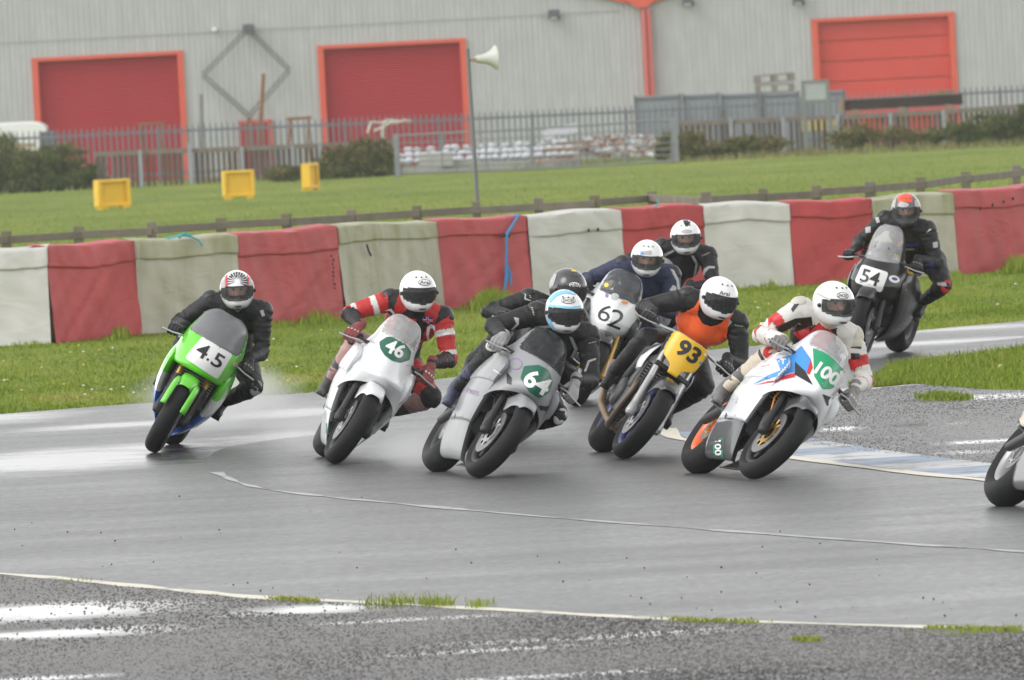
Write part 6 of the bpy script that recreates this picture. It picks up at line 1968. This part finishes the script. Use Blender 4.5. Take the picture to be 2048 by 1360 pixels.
# ---- 64
z = zf(820, 510, 2.8925); d = BIK['64']; c = [d['cowl']]; M = d['M']; pr = d['cowl']
decal(c, M, z(660, 645, 745, 638, 802, 668, 822, 735, 800, 800, 745, 828, 690, 790, 640, 715), D_DGREEN, 'number_panel', pr, .005, 4, 3)
lettering(c, M, '64', *Z(z(736, 737)), 50, 36, 31, D_WHITE, pr, .0075, .03)
for cx, cy, r1 in ((612, 632, 40), (846, 802, 30)):
    x, y = Z(z(cx, cy)); r = r1 / 2.8925
    o_, i_ = ell(x, y, r, r * .85, 0, 28), ell(x, y, r * .86, r * .72, 0, 28)
    for k in range(0, 28, 7):
        decal([d['cowl'], d['side-1']], M, o_[k:k + 7] + [o_[(k + 7) % 28], i_[(k + 7) % 28]] + i_[k:k + 7][::-1], D_PURPLE, 'marker_ring', pr, .005, 5)
lettering([d['side-1']], M, 'TYRES', *Z(z(352, 790)), 34, 9, 16, D_PURPLE, d['side-1'], .006, 0.0, 'marker_writing')
decal(c, M, z(742, 868, 835, 880, 800, 905, 752, 895), D_BLACK, 'intake', pr, .005); decal([d['side-1'], d['cowl']], M, z(560, 678, 590, 712, 588, 752, 563, 745), D_BLACK, 'intake', d['side-1'], .006)
# ---- 93
z = zf(1150, 420, 2.616); d = BIK['93']; c = [d['cowl']]; M = d['M']; pr = d['cowl']
lettering(c, M, '93', *Z(z(594, 742)), 47, 35, 34, D_BLACK, pr, .007, .035)
decal(c, M, ell(*Z(z(655, 800)), 3, 3), D_BLUE, 'sticker', pr, .006); decal(c, M, ell(*Z(z(678, 755)), 3, 3), D_WHITE, 'sticker', pr, .006)
# ---- 100
z = zf(1320, 520, 2.957); d = BIK['100']; c = [d['cowl']]; M = d['M']; pr = d['cowl']
decal(c, M, z(905, 522, 1000, 560, 1100, 668, 1105, 700, 1010, 762, 958, 765, 912, 690), D_GREEN, 'number_panel', pr, .005, 4, 3)
lettering(c, M, '100', *Z(z(988, 675)), 48, 27, 33, D_WHITE, pr, .0075, .04)
decal(c, M, z(765, 578, 838, 510, 893, 588, 868, 668, 795, 600), D_BLUE, 'stripe', pr, .005)
decal(c, M, z(868, 672, 893, 590, 905, 640, 883, 682), D_RED, 'stripe', pr, .005)
decal(c, M, z(793, 598, 860, 660, 905, 742, 800, 682), D_BLACK, 'intake', pr, .005)
decal(c, M, z(958, 792, 1068, 832, 985, 862), D_BLACK, 'intake', pr, .005)
decal(c, M, z(1032, 797, 1072, 748, 1118, 772, 1085, 828), D_BLUE, 'stripe', pr, .005); decal(c, M, z(1008, 795, 1052, 748, 1066, 748, 1022, 800), D_RED, 'stripe', pr, .005)
sd = [d['side-1']]
sc_ = [d['side-1'], d['cowl']]
decal(sc_, M, z(545, 742, 640, 684, 716, 655, 690, 590, 800, 560, 800, 665, 660, 697), D_BLUE, 'stripe', sd[0], .006)
decal(sc_, M, z(552, 748, 800, 672, 800, 695, 600, 738), D_RED, 'stripe', sd[0], .009)
decal(sd, M, z(480, 680, 545, 680, 530, 702, 470, 700), D_PINK, 'sticker', sd[0], .006); 
decal(sd, M, z(425, 815, 470, 805, 455, 850, 440, 842), D_GREYV, 'vent', sd[0], .006)
by = [d['belly-1']]
decal(by, M, z(318, 1050, 382, 1058, 374, 1168, 320, 1160), D_GREEN, 'number_tag', by[0], .005, 4, 2)
lettering(by, M, '100', *Z(z(349, 1110)), 30, 13, 88, D_WHITE, by[0], .007, .03)
# ---- 54
z = zf(1673, 360, 3.677); d = BIK['54']; c = [d['cowl']]; M = d['M']; pr = d['cowl']
decal(c, M, z(190, 622, 382, 682, 328, 828, 135, 748), D_WHITE, 'number_panel', pr, .005, 4, 6)
lettering(c, M, '54', *Z(z(250, 717)), 37, 27, 17, D_BLACK, pr, .0075, .02)
decal(c, M, ell(*Z(z(422, 730)), 11, 7, 15), D_WHITE, 'sticker', pr, .005); decal(c, M, ell(*Z(z(424, 728)), 6, 3, 15), D_NAVY, 'sticker', pr, .007)
sd = [d['side1']]
decal(sd, M, z(470, 1045, 540, 1000, 565, 950, 565, 1000, 530, 1035), D_YEL, 'stripe', sd[0], .006)
decal(sd + [d['belly1']], M, ell(*Z(z(415, 1120)), 10, 7, -25), D_GREYV, 'sticker', sd[0], .006)
# ---- 62
z = zf(1140, 420, 4.0); d = BIK['62']; c = [d['cowl'], d['screen']]; M = d['M']; pr = d['cowl']
lettering([d['cowl']], M, '6', *Z(z(282, 825)), 24, 33, 22, D_BLACK, pr, .006, 0.0); lettering([d['cowl']], M, '2', *Z(z(370, 872)), 27, 35, 22, D_BLACK, pr, .006, 0.0)
decal(c, M, ell(*Z(z(432, 745)), 11, 6, 12), D_WHITE, 'sticker', pr, .006); decal(c, M, ell(*Z(z(432, 743)), 7, 3.6, 12), D_ORANGE, 'sticker', pr, .008)
decal(c, M, ell(*Z(z(358, 697)), 8, 7), D_GREYV, 'sticker', pr, .006); decal(c, M, ell(*Z(z(295, 603)), 4.5, 4.5), D_YEL, 'sticker', pr, .006); decal(c, M, ell(*Z(z(297, 688)), 3.5, 4.5), D_PURPLE, 'sticker', pr, .006)

def scrawl(part, M, pts, m, size=(3.0, 4.0), n=6, ang=20):
    """small sponsor script too worn to read"""
    for (x, y) in pts:
        for k in range(n):
            t = (k - (n - 1) / 2) * size[0] * 1.25; a = R_(ang)
            decal([part], M, ell(x + t * math.cos(a), y + t * math.sin(a), size[0] * .42, size[1] * (.35 + .2 * ((k * 7) % 3) / 2), ang + 18, 8), m, 'script', part, .006, 4)
z = zf(1320, 520, 2.957); d = BIK['100']; scrawl(d['side-1'], d['M'], z(625, 628), D_RED, (2.4, 2.8), 6, -14)
z = zf(820, 510, 2.8925); d = BIK['64']; scrawl(d['side-1'], d['M'], z(505, 678), D_WHITE, (2.6, 4.4), 5, 30); scrawl(d['cowl'], d['M'], z(885, 650), D_WHITE, (3, 5), 3, 30)
z = zf(240, 500, 3.0917); d = BIK['45']; scrawl(d['cowl'], d['M'], z(725, 655), D_WHITE, (2.6, 4.0), 4, -30)
z = zf(600, 500, 2.956); d = BIK['46']; scrawl(d['cowl'], d['M'], z(640, 682), D_GREYV, (2.2, 3.0), 5, -8); scrawl(d['cowl'], d['M'], z(430, 545), D_GREYV, (3, 4), 4, 30)
d = BIK['46']; decal([d['belly-1']], d['M'], z(135, 1015, 190, 1010, 160, 1130, 135, 1140), D_DGREEN, 'number_tag', d['belly-1'], .006)
# ---- helmets
def hd_(key): r = RID[key]; return [r['helmet']], r['M'], r['helmet']
z = zf(240, 500, 3.0917); o, M, pr = hd_('45')
for k in range(14):
    a = R_(-200 + k * 17 + 4); r0, r1 = 14, 62
    cx, cy = 725, 196
    wv = 5.5
    decal(o, M, z(cx + r0 * math.cos(a), cy + r0 * math.sin(a), cx + r1 * math.cos(a - R_(wv)), cy + r1 * .95 * math.sin(a - R_(wv)), cx + r1 * math.cos(a + R_(wv)), cy + r1 * .95 * math.sin(a + R_(wv))), D_BLACK, 'ray', pr, .003, 3)
for pl in ((652, 170, 664, 150, 668, 245, 655, 240), (786, 150, 796, 170, 794, 240, 784, 245)): decal(o, M, z(*pl), D_RED, 'stripe', pr, .003, 3)
decal(o, M, z(622, 190, 650, 160, 652, 240, 628, 240), D_GREYV, 'stripe', pr, .003, 3); decal(o, M, z(800, 165, 822, 195, 824, 240, 798, 240), D_GREYV, 'stripe', pr, .003, 3)
def badge(key, zz, cx, cy, w, h, txt, ang, ov=True, dark=D_BLACK, light=D_WHITE, tw=.72, th=.5, bold=.01):
    o, M, pr = hd_(key); x, y = Z(zz(cx, cy)); k = (zz(1, 0)[0][0] - zz(0, 0)[0][0])
    if ov:
        decal(o, M, ell(x, y, w * k / 2, h * k / 2, ang), dark, 'badge', pr, .0025, 3); decal(o, M, ell(x, y, w * k / 2 - 1.2, h * k / 2 - 1.2, ang), light, 'badge', pr, .004, 3)
    lettering(o, M, txt, x, y, w * k * tw, h * k * th, ang, dark, pr, .0055, bold, 'lettering', 3)
badge('46', zf(600, 500, 2.956), 737, 193, 76, 36, 'Arai', 3)
badge('64', zf(820, 510, 2.8925), 915, 265, 84, 36, 'SHOEI', 2)
badge('93', zf(1150, 420, 2.616), 782, 437, 66, 34, 'Arai', 10, ov=False, tw=.8, th=.6)
badge('100', zf(1320, 520, 2.957), 1080, 212, 70, 40, 'SHOEI', 7)
badge('gbn', zf(820, 510, 2.8925), 953, 175, 72, 40, 'GBN', 8)
z = zf(820, 510, 2.8925); o, M, pr = hd_('64')
decal(o, M, z(800, 245, 850, 215, 920, 200, 980, 225, 1000, 262, 960, 232, 900, 222, 850, 240, 810, 280), D_LBLUE, 'flash', pr, .003, 3)
decal(o, M, z(790, 330, 806, 340, 830, 420, 870, 462, 850, 462, 805, 400), D_LBLUE, 'flash', pr, .003, 3); decal(o, M, z(880, 190, 900, 178, 960, 196, 925, 194), D_LBLUE, 'flash', pr, .003, 3)
decal(o, M, z(800, 285, 860, 290, 930, 300, 990, 292, 985, 305, 930, 312, 850, 304, 800, 300), D_LBLUE, 'flash', pr, .003, 3)
z = zf(1140, 420, 4.0); o, M, pr = hd_('stripe')
decal(o, M, z(903, 82, 915, 55, 935, 46, 955, 55, 967, 82, 955, 118, 935, 136, 915, 118), D_BLACK, 'crown_stripe', pr, .003, 3, 2)
decal(o, M, ell(*Z(z(932, 172)), 11, 4), D_GREYV, 'badge', pr, .003, 3)
o, M, pr = hd_('62'); decal(o, M, z(560, 330, 650, 326, 652, 356, 562, 362), D_GREYV, 'badge', pr, .003, 3); decal(o, M, z(566, 334, 590, 332, 590, 356, 567, 358), D_BLUE, 'badge', pr, .004, 3)
z = zf(1660, 360, 3.677); o, M, pr = hd_('54')
decal(o, M, z(492, 130, 515, 95, 560, 85, 600, 105, 605, 170, 560, 158, 505, 170), mat('helmet_orange_red', (.75, .08, .03), .25, coat=.5), 'crown_patch', pr, .003, 3, 3); decal(o, M, z(600, 85, 640, 90, 655, 120, 620, 110), mat('helmet_orange_red', (.75, .08, .03), .25), 'crown_patch', pr, .003, 3)
decal(o, M, ell(*Z(z(540, 183)), 11, 5), D_GREYV, 'badge', pr, .004, 3); decal(o, M, z(460, 150, 480, 110, 490, 120, 478, 210, 458, 205), D_GREYV, 'stripe', pr, .003, 3); decal(o, M, z(620, 150, 655, 150, 660, 205, 625, 212), D_GREYV, 'stripe', pr, .003, 3)
z = zf(820, 510, 2.8925); o, M, pr = hd_('gbn'); decal(o, M, z(930, 80, 962, 80, 960, 98, 934, 96), D_YEL, 'sticker', pr, .003, 3); decal(o, M, z(815, 150, 840, 110, 850, 115, 830, 180, 815, 185), D_GREYV, 'stripe', pr, .003, 3)
z = zf(1320, 520, 2.957); o, M, pr = hd_('100'); decal(o, M, z(925, 190, 1010, 232, 1080, 262, 1148, 268, 1148, 276, 1075, 270, 1005, 242, 925, 200), D_GREYV, 'brow_strip', pr, .003, 3)

# ---- suits
def bd_(key): r = RID[key]; return [r['body']], r['M'], r['body']
def marks(key, zz, pts, ang, m, n=5, size=(2.2, 3.4)):
    """short worn sponsor strokes that cannot be read in the photo"""
    o, M, pr = bd_(key)
    for cx, cy in pts:
        x, y = Z(zz(cx, cy)); a = R_(ang)
        for k in range(n):
            t = (k - (n - 1) / 2) * size[0] * 1.55
            px_, py_ = x + t * math.cos(a), y + t * math.sin(a)
            decal(o, M, ell(px_, py_, size[0] / 2, size[1] / 2, ang + 12, 8), m, 'print', pr, .003, 4)
z = zf(240, 500, 3.0917); o, M, pr = bd_('45')
decal(o, M, z(865, 375, 885, 370, 897, 405, 878, 412), D_GREYV, 'patch', pr, .003); decal(o, M, z(700, 360, 728, 372, 755, 358, 730, 385), D_GREYV, 'patch', pr, .003); decal(o, M, z(515, 380, 560, 368, 555, 382, 520, 392), D_GREYV, 'patch', pr, .003)
z = zf(600, 500, 2.956); o, M, pr = bd_('46')
fx = lambda u, v: (722 + u * 60 + v * 6, 392 + v * 38 + u * 6)
decal(o, M, z(*fx(0, 0), *fx(1, 0), *fx(1, 1), *fx(0, 1)), D_NAVY, 'flag', pr, .003, 3)
decal(o, M, z(*fx(0, .34), *fx(1, .34), *fx(1, .66), *fx(0, .66)), D_WHITE, 'flag', pr, .0045, 3); decal(o, M, z(*fx(.38, 0), *fx(.62, 0), *fx(.62, 1), *fx(.38, 1)), D_WHITE, 'flag', pr, .0045, 3)
decal(o, M, z(*fx(0, .42), *fx(1, .42), *fx(1, .58), *fx(0, .58)), D_RED, 'flag', pr, .006, 3); decal(o, M, z(*fx(.44, 0), *fx(.56, 0), *fx(.56, 1), *fx(.44, 1)), D_RED, 'flag', pr, .006, 3)
decal(o, M, z(745, 500, 752, 455, 775, 435, 800, 450, 800, 480, 785, 460, 768, 465, 760, 510, 770, 560, 755, 545), D_WHITE, 'piping', pr, .003); decal(o, M, z(500, 358, 540, 345, 562, 372, 550, 412, 540, 410, 548, 375, 530, 358), D_WHITE, 'piping', pr, .003)
decal(o, M, z(625, 400, 690, 408, 685, 428, 640, 420), D_RED, 'patch', pr, .003); decal(o, M, z(845, 490, 885, 486, 884, 500, 846, 504), D_WHITE, 'patch', pr, .003)
decal(o, M, z(690, 520, 730, 535, 722, 590, 680, 570), D_GREYV, 'patch', pr, .003); 
z = zf(820, 510, 2.8925); o, M, pr = bd_('64')
decal(o, M, z(920, 470, 940, 475, 975, 545, 940, 595, 925, 590, 950, 545), D_GREYV, 'stripe', pr, .003); decal(o, M, z(700, 445, 720, 412, 800, 405, 830, 420, 735, 425, 715, 450), D_GREYV, 'stripe', pr, .003)
decal(o, M, z(600, 360, 630, 365, 630, 400, 580, 445, 572, 440, 615, 398), D_GREYV, 'stripe', pr, .003); decal(o, M, z(1005, 680, 1030, 610, 1075, 595, 1075, 605, 1040, 620, 1018, 682), D_GREYV, 'stripe', pr, .003)
marks('64', z, [(712, 325)], 78, D_BEIGE); marks('64', z, [(1055, 505)], -14, D_BEIGE)
z = zf(1150, 420, 2.616); o, M, pr = bd_('93')
marks('93', z, [(856, 605)], 8, D_BEIGE); decal(o, M, z(800, 560, 822, 585, 790, 625, 775, 640, 778, 615), D_GREYV, 'stripe', pr, .003)
z = zf(1140, 420, 4.0); o, M, pr = bd_('stripe')
decal(o, M, z(965, 360, 990, 365, 1025, 425, 1000, 530, 985, 535, 1003, 430), D_GREYV, 'stripe', pr, .003); decal(o, M, z(750, 350, 830, 318, 835, 330, 755, 375), D_GREYV, 'stripe', pr, .003); decal(o, M, z(1050, 530, 1075, 470, 1110, 448, 1158, 452, 1156, 468, 1115, 468, 1085, 500, 1068, 550), D_GREYV, 'stripe', pr, .003)
marks('stripe', z, [(1088, 355)], -22, D_BEIGE); marks('stripe', z, [(738, 240)], 80, D_BEIGE, 4)
o, M, pr = bd_('62'); decal(o, M, z(800, 470, 830, 480, 870, 560, 878, 650, 862, 650, 850, 570), D_GREYV, 'stripe', pr, .003); decal(o, M, z(795, 640, 825, 600, 850, 615, 850, 660, 820, 655), D_GREYV, 'patch', pr, .003); decal(o, M, z(755, 680, 820, 690, 815, 710, 755, 705), D_GREYV, 'patch', pr, .003); decal(o, M, z(270, 545, 300, 515, 345, 520, 300, 560), D_GREYV, 'patch', pr, .003)
z = zf(820, 510, 2.8925); o, M, pr = bd_('gbn'); decal(o, M, z(665, 225, 700, 200, 760, 198, 760, 203, 705, 206, 672, 230, 670, 250, 700, 262, 700, 268, 662, 256), D_GREYV, 'piping', pr, .003); marks('gbn', z, [(692, 232)], 70, D_BEIGE, 4)
z = zf(1660, 360, 3.677); o, M, pr = bd_('54')
decal(o, M, z(500, 455, 550, 450, 560, 480, 505, 485), D_RED, 'print', pr, .003); decal(o, M, z(560, 470, 655, 462, 650, 482, 560, 492), D_NAVY, 'print', pr, .003); decal(o, M, z(520, 505, 640, 500, 640, 525, 525, 530), D_GREYV, 'print', pr, .003)
decal(o, M, z(705, 390, 745, 345, 775, 340, 770, 356, 735, 370), D_WHITE, 'print', pr, .003); decal(o, M, z(768, 358, 792, 355, 790, 375, 772, 375), D_RED, 'print', pr, .003); decal(o, M, z(755, 460, 790, 452, 792, 495, 760, 500), D_GREYV, 'print', pr, .003)
decal(o, M, z(640, 650, 700, 620, 760, 600, 765, 640, 700, 680, 655, 700), D_NAVY, 'print', pr, .003); decal(o, M, z(665, 640, 705, 630, 705, 665, 672, 668), D_RED, 'print', pr, .005); decal(o, M, z(785, 755, 850, 752, 862, 782, 795, 775), D_GREYV, 'print', pr, .003); decal(o, M, z(330, 270, 355, 262, 368, 310, 345, 318), D_GREYV, 'print', pr, .003); decal(o, M, z(262, 350, 300, 340, 300, 385, 262, 390), D_GREYV, 'print', pr, .003)
z = zf(1320, 520, 2.957); o, M, pr = bd_('100')
decal(o, M, z(755, 235, 830, 232, 835, 245, 785, 310, 775, 290, 800, 255, 762, 250), D_BLACK, 'piping', pr, .003); decal(o, M, z(640, 350, 690, 305, 725, 335, 720, 350, 660, 368, 640, 395), D_RED, 'flash', pr, .003)
decal(o, M, z(685, 395, 800, 345, 895, 335, 905, 390, 800, 415, 690, 425), D_BLACK, 'panel', pr, .003); decal(o, M, z(790, 430, 890, 395, 885, 450, 830, 475), D_RED, 'panel', pr, .005); decal(o, M, z(1140, 500, 1160, 420, 1180, 425, 1195, 490, 1185, 515), mat('cream_cup', (.52, .49, .38), .5), 'cup', pr, .004); decal(o, M, z(1130, 512, 1190, 512, 1188, 528, 1128, 520), D_BLACK, 'piping', pr, .004)
decal(o, M, z(1140, 590, 1165, 588, 1165, 620, 1150, 660, 1140, 640), D_RED, 'flash', pr, .004); decal(o, M, z(1130, 550, 1180, 552, 1180, 585, 1130, 585), D_BLACK, 'piping', pr, .003)
decal(o, M, z(500, 520, 560, 508, 590, 530, 620, 590, 600, 590, 575, 545, 545, 525), D_BLACK, 'piping', pr, .003)

# ---- orange bib of rider 93, front and back over the leathers
r = RID['93']; me0 = r['body'].data
mid, pel = r['mid'], r['pel']; sa = (r['sh'][1] - r['sh'][-1]).normalized(); dn = (pel - mid).normalized(); fr_ = sa.cross(dn)
vs, idx, fs = [], {}, []
nk = r['head'] + r['Rh'] @ Vector((-.05, 0, -.12))
for p in me0.polygons:
    c_ = Vector(p.center); q = c_ - mid
    a, l = q.dot(sa), q.dot(dn)
    if abs(a) > .18 - .055 * max(0, min(1, (.06 - l) / .12)) or l > .27 or l < -.15: continue
    if (q - dn * l).length > .205: continue
    if (c_ - nk).length < .092 or (c_ - r['head']).length < .135: continue
    f = []
    for i in p.vertices:
        if i not in idx:
            v = me0.vertices[i]; idx[i] = len(vs); vs.append(Vector(v.co) + Vector(v.normal) * .010)
        f.append(idx[i])
    fs.append(tuple(f))
bb_ = MB(); bb_.add(vs, fs); bib = bb_.build('bib', L_ORANGE, r['root'], angle=80)
sm = bib.modifiers.new('s', 'SMOOTH'); sm.iterations = 6; sm.factor = .5
sm = bib.modifiers.new('t', 'SOLIDIFY'); sm.thickness = .003; sm.offset = 1

# ================================================================== spray thrown up by the wheels, and the damp air
def spray(lab, px, py, rx, ry, rd, dens, seed, yaw=0):
    g = ground(px, py)
    s = FPX / g.y
    b = MB(); b.ball((0, 0, 0), (rx / s, rd, ry / s), 24)
    m = bpy.data.materials.new('water_mist_%d' % seed); m.use_nodes = True
    t = m.node_tree; t.nodes.clear(); L = t.links.new
    out = t.nodes.new('ShaderNodeOutputMaterial'); v = t.nodes.new('ShaderNodeVolumePrincipled')
    v.inputs['Color'].default_value = (.95, .95, .95, 1); v.inputs['Anisotropy'].default_value = .2
    tc = t.nodes.new('ShaderNodeTexCoord')
    dv = t.nodes.new('ShaderNodeVectorMath'); dv.operation = 'DIVIDE'; dv.inputs[1].default_value = (rx / s, rd, ry / s); L(tc.outputs['Object'], dv.inputs[0])
    ln = t.nodes.new('ShaderNodeVectorMath'); ln.operation = 'LENGTH'; L(dv.outputs[0], ln.inputs[0])
    n = t.nodes.new('ShaderNodeTexNoise'); n.inputs['Scale'].default_value = 2.2; n.inputs['Detail'].default_value = 3; L(tc.outputs['Object'], n.inputs['Vector'])
    ad = t.nodes.new('ShaderNodeMath'); ad.operation = 'MULTIPLY_ADD'; ad.inputs[1].default_value = .9; L(n.outputs['Fac'], ad.inputs[0]); L(ln.outputs['Value'], ad.inputs[2])
    mr = t.nodes.new('ShaderNodeMapRange'); mr.inputs[1].default_value = 1.35; mr.inputs[2].default_value = .35; mr.inputs[3].default_value = 0; mr.inputs[4].default_value = dens; L(ad.outputs[0], mr.inputs[0])
    L(mr.outputs[0], v.inputs['Density']); L(v.outputs[0], out.inputs['Volume'])
    o = b.build('spray', m); o.location = (g.x, g.y, ry / s * .82)
    return tag(o, lab, 'spray', kind='stuff')
spray('fine water spray drifting behind the green motorcycle', 445, 862, 200, 85, 1.8, 1.3, 1)
spray('fine water spray around the wheels of the white number 46', 640, 905, 160, 62, 1.5, .9, 2)
spray('fine water spray behind the rear wheel of the grey number 64', 850, 935, 130, 48, 1.3, 1.0, 3)
hz = MB(); hz.box((0, 1180, 4.5), (2810, 2540, 21.0))
hm = bpy.data.materials.new('damp_air'); hm.use_nodes = True
t = hm.node_tree; t.nodes.clear()
out = t.nodes.new('ShaderNodeOutputMaterial'); v = t.nodes.new('ShaderNodeVolumePrincipled')
v.inputs['Color'].default_value = (.92, .93, .95, 1); v.inputs['Density'].default_value = .00022; v.inputs['Anisotropy'].default_value = .1
t.links.new(v.outputs[0], out.inputs['Volume'])
tag(hz.build('haze', hm, smooth=False), 'thin damp haze over the whole circuit', 'haze', kind='stuff')
